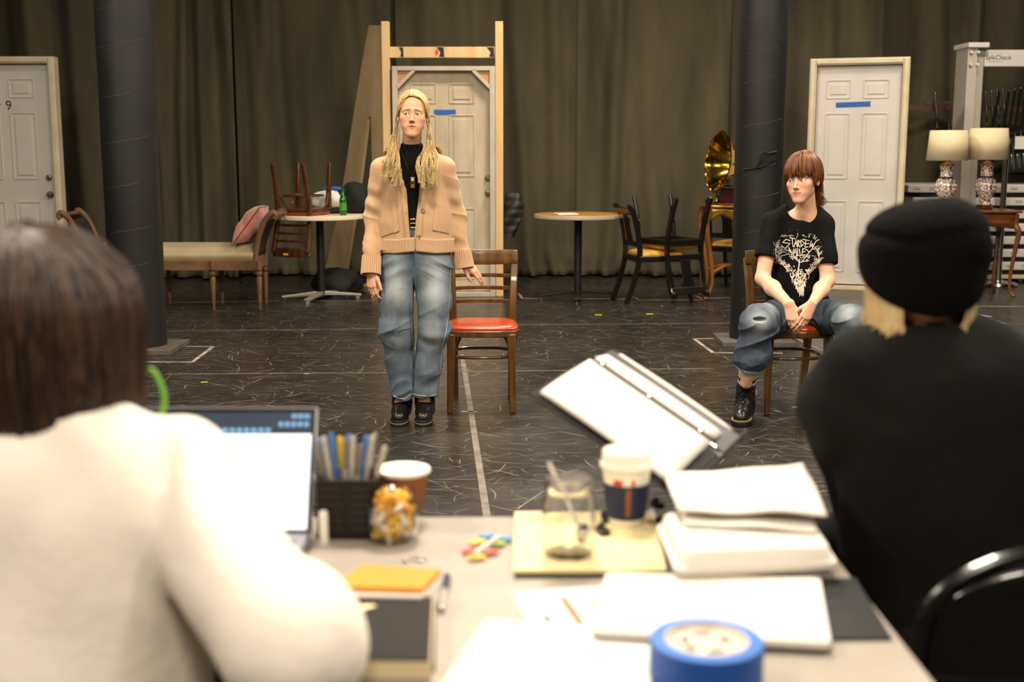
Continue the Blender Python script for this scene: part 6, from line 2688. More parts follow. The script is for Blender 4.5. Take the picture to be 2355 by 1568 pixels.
def lace_boot(he, to, ank_, label):
    f = boot_sdf(ank_ + Vector((0, 0, .06)), he, to, .050, .040)
    def fb(P):
        return smax(f(P), P[:, 2] - f32(ank_.z + .075), .006)
    V, F = mesh_sdf(fb, (he.x - .14, to.y - .1, .0), (he.x + .12, he.y + .1, .24), .0042)
    bt = np_obj('lace_up_boot', V, F, 'boot_black', S1, label=label)
    sole_mesh(he, to, .050, .0, .026, .008).build('sole', 'boot_sole', bt, world=True, bevel=.004)
    sole_mesh(he, to, .050, .0265, .030, .005).build('welt', 'boot_welt', bt, world=True)
    sb = Surf(V, F)
    ax_ = (to - he).normalized()
    sd = Vector((-ax_.y, ax_.x, 0))
    pts = []
    for k in range(6):
        z = .075 + .022 * k
        base_ = he.lerp(to, .62 - .11 * k) + Vector((0, 0, z))
        for s in (-1, 1):
            o_ = base_ + ax_ * .16 + sd * s * .018 + Vector((0, 0, .03))
            h = sb.hit(o_, (-ax_ - Vector((0, 0, .25))).normalized())
            if h[0]:
                pts.append((k, s, h[0] + h[1] * .002))
    d_ = {(k, s): p for k, s, p in pts}
    g = MB()
    for k in range(5):
        for s in (-1, 1):
            if (k, s) in d_ and (k + 1, -s) in d_:
                a, b_ = d_[k, s], d_[k + 1, -s]
                g.tube([a, (a + b_) / 2 + ax_ * .006, b_], .0026, 6)
    if (5, 1) in d_:
        p = d_[5, 1]
        for s in (-1, 1):
            g.tube(spline([p, p + ax_ * .03 + sd * s * .03 + Vector((0, 0, .012)), p + ax_ * .045 + sd * s * .045 + Vector((0, 0, -.02)), p + ax_ * .03 + sd * s * .015], 5), .0024, 6)
            g.tube(spline([p, p + ax_ * .03 + sd * s * .02 + Vector((0, 0, -.03)), p + ax_ * .035 + sd * s * .05 + Vector((0, 0, -.07))], 5), .0022, 6)
    if g.v:
        g.build('laces', 'cloth_black', bt, world=True)
    return bt


lace_boot(foot_h, foot_t, ank, 'black lace-up boot with chunky sole')
fh2 = Vector((G(1996, 940, 6.2).x, 6.25, 0))
ft2 = Vector((G(2006, 950, 6.1).x, 6.13, 0))
lace_boot(fh2, ft2, fh2 + Vector((0, 0, .115)), 'black lace-up boot with chunky sole, half hidden')

# ginger mullet
rs = np.random.RandomState(5)


def capg(P):
    p = HG.loc(P)
    d = ell(p, (0, .016, .046), (.082, .102, .092))
    d = smin(d, rcone(p, (0, .055, -.01), (0, .062, -.09), .058, .046), .03)
    d = smax(d, -ell(p, (0, -.125, -.035), (.068, .098, .085)), .008)
    ears = p.copy()
    ears[:, 0] = np.abs(ears[:, 0])
    d = smax(d, -ell(ears, (.085, .005, -.030), (.03, .03, .035)), .01)
    return d * HG.k


V, F = mesh_sdf(capg, HG.o + np.array([-.13, -.14, -.2]), HG.o + np.array([.13, .16, .16]), .003)
hparts = [(V, F, lin('#6b3415'))]
n, m_ = 3000, 22
phi = rs.rand(n) * 2 * PI - PI
aphi = np.abs(phi)
D = np.degrees(aphi)
zend = np.interp(D, [0, 35, 55, 70, 82, 100, 118, 140, 180], [.030, .032, .024, -.020, .004, .004, -.100, -.145, -.135]) + rs.normal(0, .006, n)
ctrl = np.zeros((n, 7, 3))
lift = 1.02 + .10 * rs.rand(n)
ctrl[:, 0] = np.stack([.003 * np.sin(phi), .030 - .003 * np.cos(phi), .046 + .099 * lift], 1)
for i, th in enumerate((.45, .9, 1.32), 1):
    rx, ry, rz = .086 * lift, .106 * lift, .098 * lift
    ctrl[:, i] = np.stack([rx * np.sin(th) * np.sin(phi), .016 - ry * np.sin(th) * np.cos(phi), .046 + rz * np.cos(th)], 1)
for i, f in ((4, .30), (5, .65), (6, 1.0)):
    z = .046 + (zend - .046) * f
    back = np.clip((D - 105) / 20, 0, 1)
    below = np.clip((-z - .0) / .10, 0, 1)
    sh = 1.0 - .42 * back * np.sin(np.clip(below * 1.75, 0, PI))
    flick = back * (f == 1.0) * (.10 + .55 * rs.rand(n) ** 1.5)
    tuck = -.06 * (1 - back) * f ** 2
    k = sh + flick + tuck
    ctrl[:, i] = np.stack([.088 * lift * np.sin(phi) * k, .016 - .108 * lift * np.cos(phi) * k, z + rs.normal(0, .003, n)], 1)
clump = np.round(phi * 9) / 9
ctrl[:, 6, 0] += .5 * (.09 * np.sin(clump) - .09 * np.sin(phi)) + rs.normal(0, .002, n)
ctrl[:, 6, 1] -= .5 * (.10 * np.cos(clump) - .10 * np.cos(phi))
paths = crspline(ctrl, m_)
tt_ = np.linspace(0, 1, m_)[None, :]
ck = np.round(phi * 7)
paths[:, :, 0] += .006 * tt_ * np.sin(5 * tt_ + ck[:, None] * 2.1)
paths[:, :, 1] += .006 * tt_ * np.cos(5 * tt_ + ck[:, None] * 1.3)
paths[:, :, 2] += .008 * tt_ * np.sin(ck * 3.7)[:, None] * (D < 60)[:, None]
wp = HG.world(paths.reshape(-1, 3)).reshape(paths.shape)
wp = push_out(wp, capg, .001 + .005 * rs.rand(n * m_))
wp = push_out(wp, lambda P: HG.sdf(P), .003)
Vs, Fs = strands(wp, .0019, .0007)
hparts.append((Vs, Fs, hair_colors(n, m_, 3, ('#7d451e', '#613113', '#98622f', '#42200b'), 8)))
V, F, c = join(hparts)
np_obj('hair', V, F, 'hair', S1, c, label='short ginger layered hair with a fringe')

ladder_chair('brown ladder-back chair with red seat under the seated person', (1.503, 6.525, 0), math.radians(4))

# =================================================================== person in the black beanie, seen from behind
def B(x, y, dy=0.0):
    return at(x, y, 2.1 + dy)


P3 = thing('person', 'person in black beanie and black coat seen from behind at the table', 'person', (.77, 2.1, 0))
skinB = '#d39c74'
HB = Head(B(2118, 650, .02), Euler((math.radians(6), 0, math.radians(172))), 1.0, dict(skin=skinB))
nbA, nbB = HB.world((0, .03, -.05)), np.array(B(2130, 850, -.01))


def body_b(P):
    return smin(HB.sdf(P), rcone(P, nbA, nbB, .054, .062), .02)


parts = []
V, F = mesh_sdf(body_b, HB.o + np.array([-.13, -.14, -.26]), HB.o + np.array([.13, .16, .16]), .004)
parts.append((V, F, head_color(HB.loc(V), HB.st)))
shBL, shBR = B(1938, 935, .02), B(2430, 930, .02)
elBL, wrBL = B(2015, 1215, .16), at(1900, 1235, 2.42)
elBR, wrBR = B(2400, 1230, .20), at(2080, 1230, 2.45)
hipB = Vector((.80, 2.02, .53))


def trunk_b(P):
    Q = flat(P, 2.06, .6)
    d = chain(Q, [B(2170, 980, -.02), Vector((.80, 2.05, .60))], [.14, .15], .05)
    d = smin(d, rcone(P, nbB, B(2150, 930), .05, .08), .04)
    for a, e, w_ in ((shBL, elBL, wrBL), (shBR, elBR, wrBR)):
        d = smin(d, chain(P, [a, e, w_], [.045, .036, .027], .03), .04)
    for s in (-1, 1):
        h_ = hipB + Vector((s * .1, 0, 0))
        k_ = Vector((.80 + s * .13, 2.46, .50))
        d = smin(d, chain(P, [h_, k_, (k_.x, 2.46, .08)], [.07, .05, .035], .03), .04)
    return d


V, F = mesh_sdf(trunk_b, (.42, 1.85, .04), (1.25, 2.62, 1.1), .01)
parts.append((V, F, lin(skinB)))
for wr, el in ((wrBL, elBL), (wrBR, elBR)):
    u_ = (Vector(wr) - Vector(el)).normalized()
    hs = hand_segs(wr, u_, (0, -.2, 1), 1, .17, curl=(.5, .5, .5, .5))
    lo, hi = bounds([q[2] for q in hs[1]] + [wr], .03)
    V, F = mesh_sdf(lambda P, hs=hs, wr=wr, el=el: smin(hand_sdf(P, hs), rcone(P, el, wr, .03, .024), .02), lo, hi, .003)
    parts.append((V, F, lin(skinB)))
V, F, c = join(parts)
np_obj('body', V, F, 'skin', P3, c)


def coat(P):
    Q = flat(P, 2.07, .62)
    d = chain(Q, [B(2165, 985, -.02), B(2185, 1180, -.03), Vector((.80, 2.06, .60))], [.185, .180, .195], .06) * .85
    Q2 = flat(P, 2.09, .8)
    d = smin(d, chain(Q2, [B(1942, 940, .0), B(2015, 868, -.01), B(2130, 835, -.01), B(2260, 865, -.01), B(2410, 930, .0)], [.072, .084, .092, .084, .072], .04), .06)
    d = smin(d, rcone(P, B(2122, 800, .0), B(2135, 870, -.01), .068, .098), .05)
    s_ = np.minimum(chain(P, [shBL, elBL, wrBL], [.077, .067, .054], .03), chain(P, [shBR, elBR, wrBR], [.077, .067, .054], .03))
    fold = noise(P, (9, 9, 9), 3) * .009 + .007 * np.sin(P[:, 2] * 46 + P[:, 0] * 12 + 2.5 * noise(P, 6, 14)) * np.clip(noise(P, 5, 9) + .2, 0, 1)
    d = smin(d + fold, s_ + fold, .03)
    d = smax(d, -rcone(P, nbA, B(2118, 772, .0), .06, .062), .012)
    return smax(d, f32(.50) - P[:, 2], .01)


V, F = mesh_sdf(coat, (.40, 1.84, .48), (1.30, 2.62, 1.14), .006)
np_obj('coat', V, F, 'coat_black', P3, label='black coat')


def trousers(P):
    d = None
    for s in (-1, 1):
        h_ = hipB + Vector((s * .09, .0, .0))
        k_ = Vector((.80 + s * .13, 2.46, .50))
        e = chain(P, [h_, k_, (k_.x, 2.46, .06)], [.088, .072, .055], .03)
        d = e if d is None else smin(d, e, .03)
    return smax(d, f32(.05) - P[:, 2], .004)


V, F = mesh_sdf(trousers, (.5, 1.9, .03), (1.1, 2.62, .66), .009)
np_obj('trousers', V, F, 'coat_black', P3)
for s in (-1, 1):
    he, to = Vector((.80 + s * .13, 2.48, 0)), Vector((.80 + s * .14, 2.62, 0))
    V, F = mesh_sdf(boot_sdf(he + Vector((0, 0, .12)), he, to, .045, .034), (he.x - .1, 2.36, 0), (he.x + .1, 2.74, .2), .006)
    bt = np_obj('shoe', V, F, 'boot_black', P3)
    sole_mesh(he, to, .046, 0, .02, .004).build('sole', 'boot_sole', bt, world=True)

bc = np.array(B(2118, 615, .0))


def beanie(P):
    d = ell(P, bc + np.array([0, 0, -.018]), (.105, .116, .128))
    d = smin(d, ell(P, B(2178, 548, .0), (.064, .090, .066)), .05)
    d = smin(d, ell(P, B(2075, 555, .0), (.058, .085, .050)), .05)
    # slouch crease round the crown
    x = P[:, 0] - f32(bc[0])
    zc_ = f32(B(2100, 545, -.1).z) + .06 * x + .006 * np.sin(x * 40)
    crease = np.exp(-((P[:, 2] - zc_) / .008) ** 2) * np.clip(.5 + noise(P, 9, 3), 0, 1)
    roll = np.exp(-((P[:, 2] - zc_ + .03) / .02) ** 2)
    d = d + .005 * crease - .002 * roll + noise(P, (10, 10, 14), 5) * .004
    cut = f32(B(2110, 737, -.10).z) + (P[:, 1] - f32(2.0)) * .42 + np.abs(x) * .10 - P[:, 2]
    return smax(d, cut, .012)


V, F = mesh_sdf(beanie, bc - .16, bc + .16, .0035)
np_obj('beanie', V, F, 'beanie_black', P3, label='black knitted beanie')
rs = np.random.RandomState(9)
n, m_ = 900, 12
# azimuth: 0 = nape (towards viewer); hair thick at the sides, thin at the nape
az = np.where(rs.rand(n) < .62, -1, 1) * (.62 + 1.3 * rs.rand(n))
x0, y0 = .098 * np.sin(az), -.108 * np.cos(az)
ln = np.interp(np.abs(az), [0, .35, .7, 1.2, 1.9], [.015, .03, .035, .075, .095]) * (.8 + .35 * rs.rand(n))
zc = B(2110, 737, -.10).z + (bc[1] + y0 - 2.0) * .42 + np.abs(x0) * .1 + .02
ctrl = np.zeros((n, 4, 3))
base = np.stack([bc[0] + x0 * .97, bc[1] + y0 * .95, zc], 1)
for i, f in enumerate((0, .4, .75, 1.0)):
    sh = 1 - .10 * f + .0 * f
    ctrl[:, i] = np.stack([bc[0] + x0 * .97 * sh, bc[1] + y0 * .95 * (1 - .12 * f), zc - (ln + .02) * f], 1)
ctrl[:, 3, :2] += rs.normal(0, .004, (n, 2))
paths = crspline(ctrl, m_)
Vs, Fs = strands(paths, .0022, .0012)
c = hair_colors(n, m_, 3, ('#d9bd86', '#c29a5c', '#e9d6aa'), 4)
np_obj('hair', Vs, Fs, 'hair', P3, c, label='blond hair below the beanie')

# her black folding chair
t = thing('folding_chair', 'glossy black folding chair behind the person in the beanie', 'chair', (.85, 1.93, 0))
mat('chair_gloss', '#0a0909', 0.22, coat=0.4)
g = MB()
bz = at(2400, 1262, 1.74).z
hw = .235
arc = [(-hw, -.14, .46), (-hw, -.165, .58)] + [(-hw * math.cos(a) if True else 0, -.19, bz - .13 + .13 * math.sin(a)) for a in [PI * i / 16 for i in range(17)]] + [(hw, -.165, .58), (hw, -.14, .46)]
g.tube(arc, .013, 10)
fr_ = g.build('back_frame', 'chair_gloss', t)
g = MB()
g.grid(lambda u, v: ((2 * u - 1) * hw * .96 * (1 - .0 * v), -.182 - .03 * (1 - (2 * u - 1) ** 2), .60 + v * (bz - .60 - .012 - .125 * (1 - math.sqrt(max(0, 1 - (2 * u - 1) ** 2))))), 24, 8)
g.build('back_panel', 'chair_gloss', t, solid=.012, smooth=70)
g = MB()
g.box((0, .06, .435), (.42, .40, .03))
g.build('seat', 'chair_gloss', t, smooth=0, bevel=.012)
for s in (-1, 1):
    g = MB()
    g.tube([(s * hw, -.14, .46), (s * hw, .27, 0)], .012, 8)
    g.build('front_leg', 'chair_gloss', t)
    g = MB()
    g.tube([(s * .215, .2, .43), (s * .215, -.22, 0)], .012, 8)
    g.build('rear_leg', 'chair_gloss', t)

# =================================================================== dark-haired person at the laptop, seen from behind
def Lp(x, y, dy=0.0):
    return at(x, y, 1.6 + dy)


P4 = thing('person', 'dark-haired person in cream shirt seen from behind at the laptop', 'person', (-.60, 1.55, 0))
skinL = '#c98f6c'
HL = Head(Lp(110, 760, .02), Euler((math.radians(4), 0, math.radians(160))), 1.0, dict(skin=skinL))
nlA, nlB = HL.world((0, .03, -.05)), np.array(Lp(140, 1060, -.02))


def body_l(P):
    return smin(HL.sdf(P), rcone(P, nlA, nlB, .054, .062), .02)


parts = []
V, F = mesh_sdf(body_l, HL.o + np.array([-.13, -.14, -.26]), HL.o + np.array([.13, .16, .16]), .004)
parts.append((V, F, head_color(HL.loc(V), HL.st)))
shL, shR = Lp(-190, 1125, -.03), Lp(385, 1092, -.03)
elR, wrR = on(680, 1478, .822), on(600, 1330, .775)
elL, wrL = at(-330, 1500, 1.66), at(180, 1335, 1.92)


def trunk_l(P):
    Q = flat(P, 1.55, .62)
    d = chain(Q, [Lp(110, 1180, -.05), Vector((-.60, 1.50, .58))], [.14, .15], .05)
    d = smin(d, rcone(P, nlB, Lp(130, 1130, -.04), .05, .08), .04)
    for a, e, w_ in ((shL, elL, wrL), (shR, elR, wrR)):
        d = smin(d, chain(P, [a, e, w_], [.045, .036, .027], .03), .04)
    for s in (-1, 1):
        h_ = Vector((-.60 + s * .1, 1.48, .52))
        k_ = Vector((-.60 + s * .13, 1.92, .50))
        d = smin(d, chain(P, [h_, k_, (k_.x, 1.92, .08)], [.07, .05, .035], .03), .04)
    return d


V, F = mesh_sdf(trunk_l, (-1.05, 1.2, .04), (-.1, 2.1, 1.08), .01)
parts.append((V, F, lin(skinL)))
for wr, el in ((wrR, elR), (wrL, elL)):
    u_ = (Vector(wr) - Vector(el)).normalized()
    hs = hand_segs(wr, Vector((u_.x * .4, .9, -.02)), (0, -.1, 1), 1, .172, curl=(.35, .35, .35, .35))
    lo, hi = bounds([q[2] for q in hs[1]] + [wr], .03)
    V, F = mesh_sdf(lambda P, hs=hs, wr=wr, el=el: smin(hand_sdf(P, hs), rcone(P, el, wr, .03, .024), .02), lo, hi, .003)
    parts.append((V, F, lin(skinL)))
V, F, c = join(parts)
np_obj('body', V, F, 'skin', P4, c)


def shirt(P):
    Q = flat(P, 1.55, .64)
    d = chain(Q, [Lp(115, 1220, -.05), Lp(120, 1450, -.06), Vector((-.60, 1.50, .58))], [.195, .19, .20], .06) * .85
    Q2 = flat(P, 1.56, .85)
    d = smin(d, chain(Q2, [Lp(-200, 1140, -.04), Lp(-60, 1105, -.05), Lp(120, 1095, -.05), Lp(250, 1095, -.05), Lp(385, 1112, -.04)], [.062, .066, .068, .066, .064], .04), .06)
    d = smin(d, rcone(P, Lp(135, 1045, -.03), Lp(130, 1120, -.05), .062, .085), .04)
    s_ = np.minimum(chain(P, [shL, elL, wrL], [.070, .070, .050], .03), chain(P, [shR, elR, wrR], [.070, .078, .050], .03))
    fold = noise(P, (8, 8, 8), 43) * .010 + .008 * np.sin(P[:, 0] * 40 + P[:, 2] * 14 + 2.5 * noise(P, 6, 4)) * np.clip(noise(P, 5, 29) + .25, 0, 1) + noise(P, (18, 18, 10), 2) * .003
    d = smin(d + fold, s_ + fold, .04)
    d = smax(d, -rcone(P, nlA, Lp(135, 1010, -.02), .06, .064), .012)
    return smax(d, f32(.50) - P[:, 2], .01)


V, F = mesh_sdf(shirt, (-1.1, 1.16, .48), (-.08, 2.02, 1.10), .006)
np_obj('shirt', V, F, 'shirt_cream', P4, label='loose cream shirt')


def trousers_l(P):
    d = None
    for s in (-1, 1):
        k_ = Vector((-.60 + s * .13, 1.92, .50))
        e = chain(P, [(-.60 + s * .09, 1.48, .53), k_, (k_.x, 1.92, .06)], [.088, .072, .055], .03)
        d = e if d is None else smin(d, e, .03)
    return smax(d, f32(.05) - P[:, 2], .004)


V, F = mesh_sdf(trousers_l, (-.95, 1.36, .03), (-.3, 2.1, .66), .009)
np_obj('trousers', V, F, 'coat_black', P4)
for s in (-1, 1):
    he, to = Vector((-.60 + s * .13, 1.94, 0)), Vector((-.60 + s * .14, 2.08, 0))
    V, F = mesh_sdf(boot_sdf(he + Vector((0, 0, .12)), he, to, .045, .034), (he.x - .1, 1.82, 0), (he.x + .1, 2.2, .2), .006)
    bt = np_obj('shoe', V, F, 'boot_black', P4)
    sole_mesh(he, to, .046, 0, .02, .004).build('sole', 'boot_sole', bt, world=True)

# dark bob
hc = np.array(Lp(105, 735, .0))


def bob(P):
    d = ell(P, hc, (.118, .126, .118))
    d = smin(d, ell(P, Lp(112, 890, -.01), (.112, .112, .085)), .05)
    d = d + noise(P, (14, 14, 4), 3) * .006
    return d


V, F = mesh_sdf(bob, hc - np.array([.17, .17, .27]), hc + np.array([.17, .17, .17]), .005)
hparts = [(V, F, lin('#1d1410'))]
rs = np.random.RandomState(19)
n, m_ = 1500, 16
phi = rs.rand(n) * 2 * PI
ctrl = np.zeros((n, 6, 3))
pt = hc + np.array([-.03, .0, .117])
zs = [.117, .095, .04, -.05, -.12, -.155]
rr_ = [.01, .075, .119, .121, .115, .098]
for i in range(6):
    k = rr_[i] * (1 + .05 * rs.rand(n))
    ctrl[:, i] = np.stack([hc[0] + (-.03 if i == 0 else -.01 if i == 1 else 0) + k * np.sin(phi) * .99, hc[1] - k * 1.05 * np.cos(phi), hc[2] + zs[i] + rs.normal(0, .004, n) + (0 if i < 5 else .03 * rs.rand(n))], 1)
paths = crspline(ctrl, m_)
paths = push_out(paths, bob, .001 + .006 * rs.rand(n * m_))
Vs, Fs = strands(paths, .0028, .0016)
hparts.append((Vs, Fs, hair_colors(n, m_, 3, ('#33241a', '#1b130e', '#5d4433', '#140e0b'), 6)))
V, F, c = join(hparts)
np_obj('hair', V, F, 'hair', P4, c, label='dark brown hair')
g = MB()
g.tube(spline([Lp(285, 985, .05), Lp(296, 930, .05), Lp(318, 880, .05), Lp(345, 850, .05), Lp(368, 880, .05), Lp(378, 920, .05), Lp(368, 960, .05), Lp(345, 990, .05)], 6), .0042, 8)
g.build('green_loop', 'green_cord', P4, world=True, label='thin green loop beside the neck')
# chair under the person at the laptop
t = thing('folding_chair', 'black folding chair under the dark-haired person', 'chair', (-.60, 1.46, 0))
g = MB()
g.box((0, .03, .435), (.42, .40, .03))
g.build('seat', 'chair_gloss', t, smooth=0, bevel=.012)
for s in (-1, 1):
    g = MB()
    g.tube([(s * .22, -.16, .70), (s * .22, -.12, .45), (s * .22, .22, 0)], .012, 8)
    g.build('front_leg', 'chair_gloss', t)
    g = MB()
    g.tube([(s * .20, .15, .43), (s * .20, -.2, 0)], .012, 8)
    g.build('rear_leg', 'chair_gloss', t)
g = MB()
g.box((0, -.165, .63), (.44, .012, .16))
g.build('back_panel', 'chair_gloss', t, smooth=0, bevel=.004)
# =================================================================== the production table and what lies on it
ZT = 0.74
mat('table_laminate', '#9d9589', 0.5, col2='#968e81', scale=5)
mat('table_rim', '#8d8579', 0.5)
mat('lap_alu', '#8f8d8b', 0.35, metal=0.7)
mat('lap_black', '#0a0a0c', 0.2)
mat('screen_page', '#e6f1ff', 0.5, emit=1.0)
mat('screen_bar', '#0e2238', 0.4, emit=0.6)
mat('screen_icon', '#6fa3cf', 0.5, emit=0.7)
mat('screen_blue', '#1f7ad6', 0.5, emit=0.9)
mat('mesh_black', '#1a1512', 0.5, metal=0.3)
mat('pen_grey', '#7d766d', 0.4)
mat('pen_blue', '#4a74b5', 0.35)
mat('pen_yellow', '#e0bd1e', 0.4)
mat('pen_clear', '#b5ada0', 0.3)
mat('cup_kraft', '#8c5630', 0.65, col2='#7e4b28', scale=6)
mat('cup_white', '#efe8da', 0.5)
mat('cup_navy', '#18213f', 0.6)
mat('cup_red', '#c3432f', 0.6)
mat('glass', '#ffffff', 0.02, trans=1.0, ior=1.45, spec=0.5)
mat('water', '#f4f2de', 0.0, trans=1.0, ior=1.33)
mat('foil_gold', '#f0b830', 0.4, metal=0.1)
mat('foil_yellow', '#ffd54a', 0.4)
mat('foil_white', '#f5f0e4', 0.35)
mat('foil_amber', '#dc9a2a', 0.4)
mat('legal_yellow', '#ead9a2', 0.75)
mat('envelope_yellow', '#cd8c2c', 0.75, col2='#c78526', scale=4)
mat('paper_white', '#d6d1c8', 0.75)
mat('paper_warm', '#ece3d2', 0.75)
mat('book_black', '#1b1714', 0.7, col2='#1f1b17', scale=8, spec=.25)
mat('page_edge', '#d8c8a4', 0.8, col2='#c2b08a', scale=3, stretch=(1, 1, 60))
mat('folder_black', '#1b1c1d', 0.5)
mat('foam', '#d9d3c8', 0.7)
mat('napkin', '#dcd6cb', 0.85, bump=0.1, bscale=50)
mat('plastic_red', '#cf4a44', 0.4)
mat('plastic_yellow', '#e3cc2a', 0.4)
mat('plastic_blue', '#3f8fc9', 0.4)
mat('plastic_green', '#a5c23a', 0.4)
mat('marker_orange', '#e2572a', 0.5)
mat('tape_side', '#1f4f9e', 0.55)
mat('tape_face', '#3a70bd', 0.6, col2='#3468b3', scale=3, stretch=(1, 1, 1))
mat('core_card', '#cfc5b4', 0.7, col2='#b9ae9c', scale=30)
mat('binder_black', '#141211', 0.6, spec=.25)
mat('binder_grey', '#8d8790', 0.5)

for xA, xB, yA, yB, lab in ((-.338, .529, 1.37, 2.13, 'pale laminate folding table in the foreground strewn with papers and cups'),
                            (-1.30, -.340, 1.745, 2.13, 'narrow pale laminate table under the open laptop')):
    t = thing('work_table', lab, 'table', (0, 0, 0), 0, 'tables in the foreground')
    g = MB()
    g.box(((xA + xB) / 2, (yA + yB) / 2, ZT - .003), (xB - xA, yB - yA, .006))
    g.build('table_top', 'table_laminate', t, smooth=0, bevel=.003)
    g = MB()
    g.box(((xA + xB) / 2, (yA + yB) / 2, ZT - .023), (xB - xA - .008, yB - yA - .008, .033))
    g.build('table_rim', 'table_rim', t, smooth=0)
    for x in (xA + .1, xB - .1):
        for y in (yA + .06, yB - .06):
            g = MB()
            g.tube([(x, y, ZT - .04), (x, y, .0)], .014, 8)
            g.build('leg', 'steel_black', t)


def quad_slab(name, px4, z0, z1, m, label=None, cat=None, parent=None, bevel=0, group=None):
    """slab whose top corners are seen at four photo pixels"""
    top = [on(x, y, z1) for x, y in px4]
    vs = [Vector((p.x, p.y, z0)) for p in top] + [Vector((p.x, p.y, z1)) for p in top]
    g = MB()
    g.add(vs, [(3, 2, 1, 0), (4, 5, 6, 7), (0, 1, 5, 4), (1, 2, 6, 5), (2, 3, 7, 6), (3, 0, 4, 7)])
    o = g.build(name, m, parent, smooth=0, bevel=bevel, world=bool(parent))
    if label and cat:
        tag(o, label, cat, group)
    return o


# laptop
t = thing('laptop', 'open grey laptop showing a white document', 'laptop', (-.506, 1.99, ZT))
lw, lh = .333, .224
g = MB()
g.box((0, -.118, .009), (lw, .225, .014))
g.build('base', 'lap_alu', t, smooth=0, bevel=.005)
g = MB()
g.box((0, -.10, .0165), (lw - .04, .11, .002))
g.build('keyboard', 'lap_black', t, smooth=0)
lid = bpy.data.objects.new('lid', None)
g = MB()
Rl = Matrix.Rotation(-math.atan2(.10, .2), 3, 'X')
hinge = Vector((0, 0, .012))


def lidpt(x, y, z):
    return hinge + Rl @ Vector((x, y, z))


g.box(lidpt(0, .004, lh / 2), (lw, .007, lh), Rl)
lid = g.build('lid', 'lap_alu', t, smooth=0, bevel=.003)
g = MB()
g.box(lidpt(0, .0, lh / 2), (lw - .008, .002, lh - .008), Rl)
sc = g.build('screen', 'lap_black', lid, smooth=0)


def scr(name, x0, x1, z0, z1, m, y=-.0022):
    h = MB()
    h.box(lidpt((x0 + x1) / 2, y, (z0 + z1) / 2), (x1 - x0, .0006, z1 - z0), Rl)
    return h.build(name, m, sc, smooth=0)


scr('toolbar', -.158, .158, .178, .213, 'screen_bar', -.0016)
scr('sidebar', -.158, -.082, .012, .176, 'screen_bar', -.0016)
scr('document_page', -.080, .157, .008, .174, 'screen_page')
for k in range(14):
    scr('icon', -.085 + .0125 * k, -.077 + .0125 * k, .1775, .184, 'screen_blue' if k == 6 else 'screen_icon', -.0026)
for k in range(5):
    scr('icon', .10 + .011 * k, .107 + .011 * k, .188, .195, 'screen_icon', -.0026)
for k in range(3):
    scr('icon', .122 + .011 * k, .130 + .011 * k, .203, .209, 'screen_icon', -.0026)
scr('menu_text', -.150, -.078, .193, .198, 'screen_icon', -.0026)
scr('menu_text', -.150, -.115, .204, .208, 'screen_icon', -.0026)

# pen holder with pens
q = on(800, 1236, ZT)
t = thing('pen_holder', 'dark slotted pen holder beside the laptop', 'holder', (q.x, q.y + .03, ZT))
g = MB()
W2, D2, H2 = .048, .040, .105
for sx, sy, wx, wy in ((0, -D2, 2 * W2, .003), (0, D2, 2 * W2, .003), (-W2, 0, .003, 2 * D2), (W2, 0, .003, 2 * D2)):
    g.box((sx, sy, H2 / 2), (wx + .003, wy + .003, H2))
g.box((0, 0, .002), (2 * W2, 2 * D2, .004))
g.build('shell', 'mesh_black', t, smooth=0, bevel=.002)
for k in range(6):
    for x in (-.024, .024):
        g = MB()
        g.box((x, -D2 - .0035, .02 + .014 * k), (.036, .003, .007))
        g.build('slot_bar', 'boot_black', t, smooth=0, bevel=.001)
base = Vector((q.x, q.y + .03, ZT + .005))
r = random.Random(3)
kinds = [('pen_grey', 'grey'), ('pen_blue', 'blue'), ('pen_clear', 'pale grey'), ('pen_blue', 'blue-capped'), ('pen_yellow', 'yellow'), ('pen_grey', 'slate'), ('pen_blue', 'light blue'),
         ('pen_clear', 'silver'), ('pen_grey', 'dark grey'), ('pen_blue', 'cobalt'), ('pen_yellow', 'short yellow'), ('pen_clear', 'clear'), ('pen_grey', 'smoky'), ('pen_clear', 'ash grey')]
for k, (m_, cw) in enumerate(kinds):
    u = k / (len(kinds) - 1)
    x0 = -.036 + .072 * u
    y0_ = r.uniform(-.028, .028)
    ln = r.uniform(.150, .172) if 'short' not in cw else .12
    d_ = Vector(((u - .45) * .45 + r.uniform(-.05, .05), -y0_ * 2.0, 1)).normalized()
    a = base + Vector((x0 * .55, y0_ * .8, 0))
    tt = thing('pen', '%s pen in the slotted holder, number %s from the laptop side' % (cw, ('one', 'two', 'three', 'four', 'five', 'six', 'seven', 'eight', 'nine', 'ten', 'eleven', 'twelve', 'thirteen', 'fourteen')[k]), 'pen', a, 0, 'pens in the slotted holder')
    g = MB()
    g.tube([Vector((0, 0, 0)), d_ * .008, d_ * ln], [.001, .0042, .0042], 8)
    pb = g.build('barrel', 'pen_clear' if k % 3 else m_, tt)
    g = MB()
    g.tube([d_ * (ln * .68), d_ * ln, d_ * (ln + .003)], [.005, .005, .003], 8)
    cpn = g.build('cap', m_, tt)
    g = MB()
    sdv = d_.cross(Vector((0, 1, 0))).normalized()
    g.bar(d_ * (ln * .72) - Vector((0, .0065, 0)), d_ * (ln - .002) - Vector((0, .0065, 0)), .003, .0016, up=(0, 1, 0))
    g.build('clip', m_, cpn)
# white lip-balm-like stick standing against the holder
q2 = on(747, 1246, ZT)
g = MB()
g.lathe([(0, 0), (.007, 0), (.0075, .003), (.0075, .052), (.006, .056), (0, .056)], 14)
o = g.build('white_stick', 'cup_white')
o.location = (q2.x, q.y - .03, ZT)
tag(o, 'pale upright stick standing in front of the pen holder', 'stick')

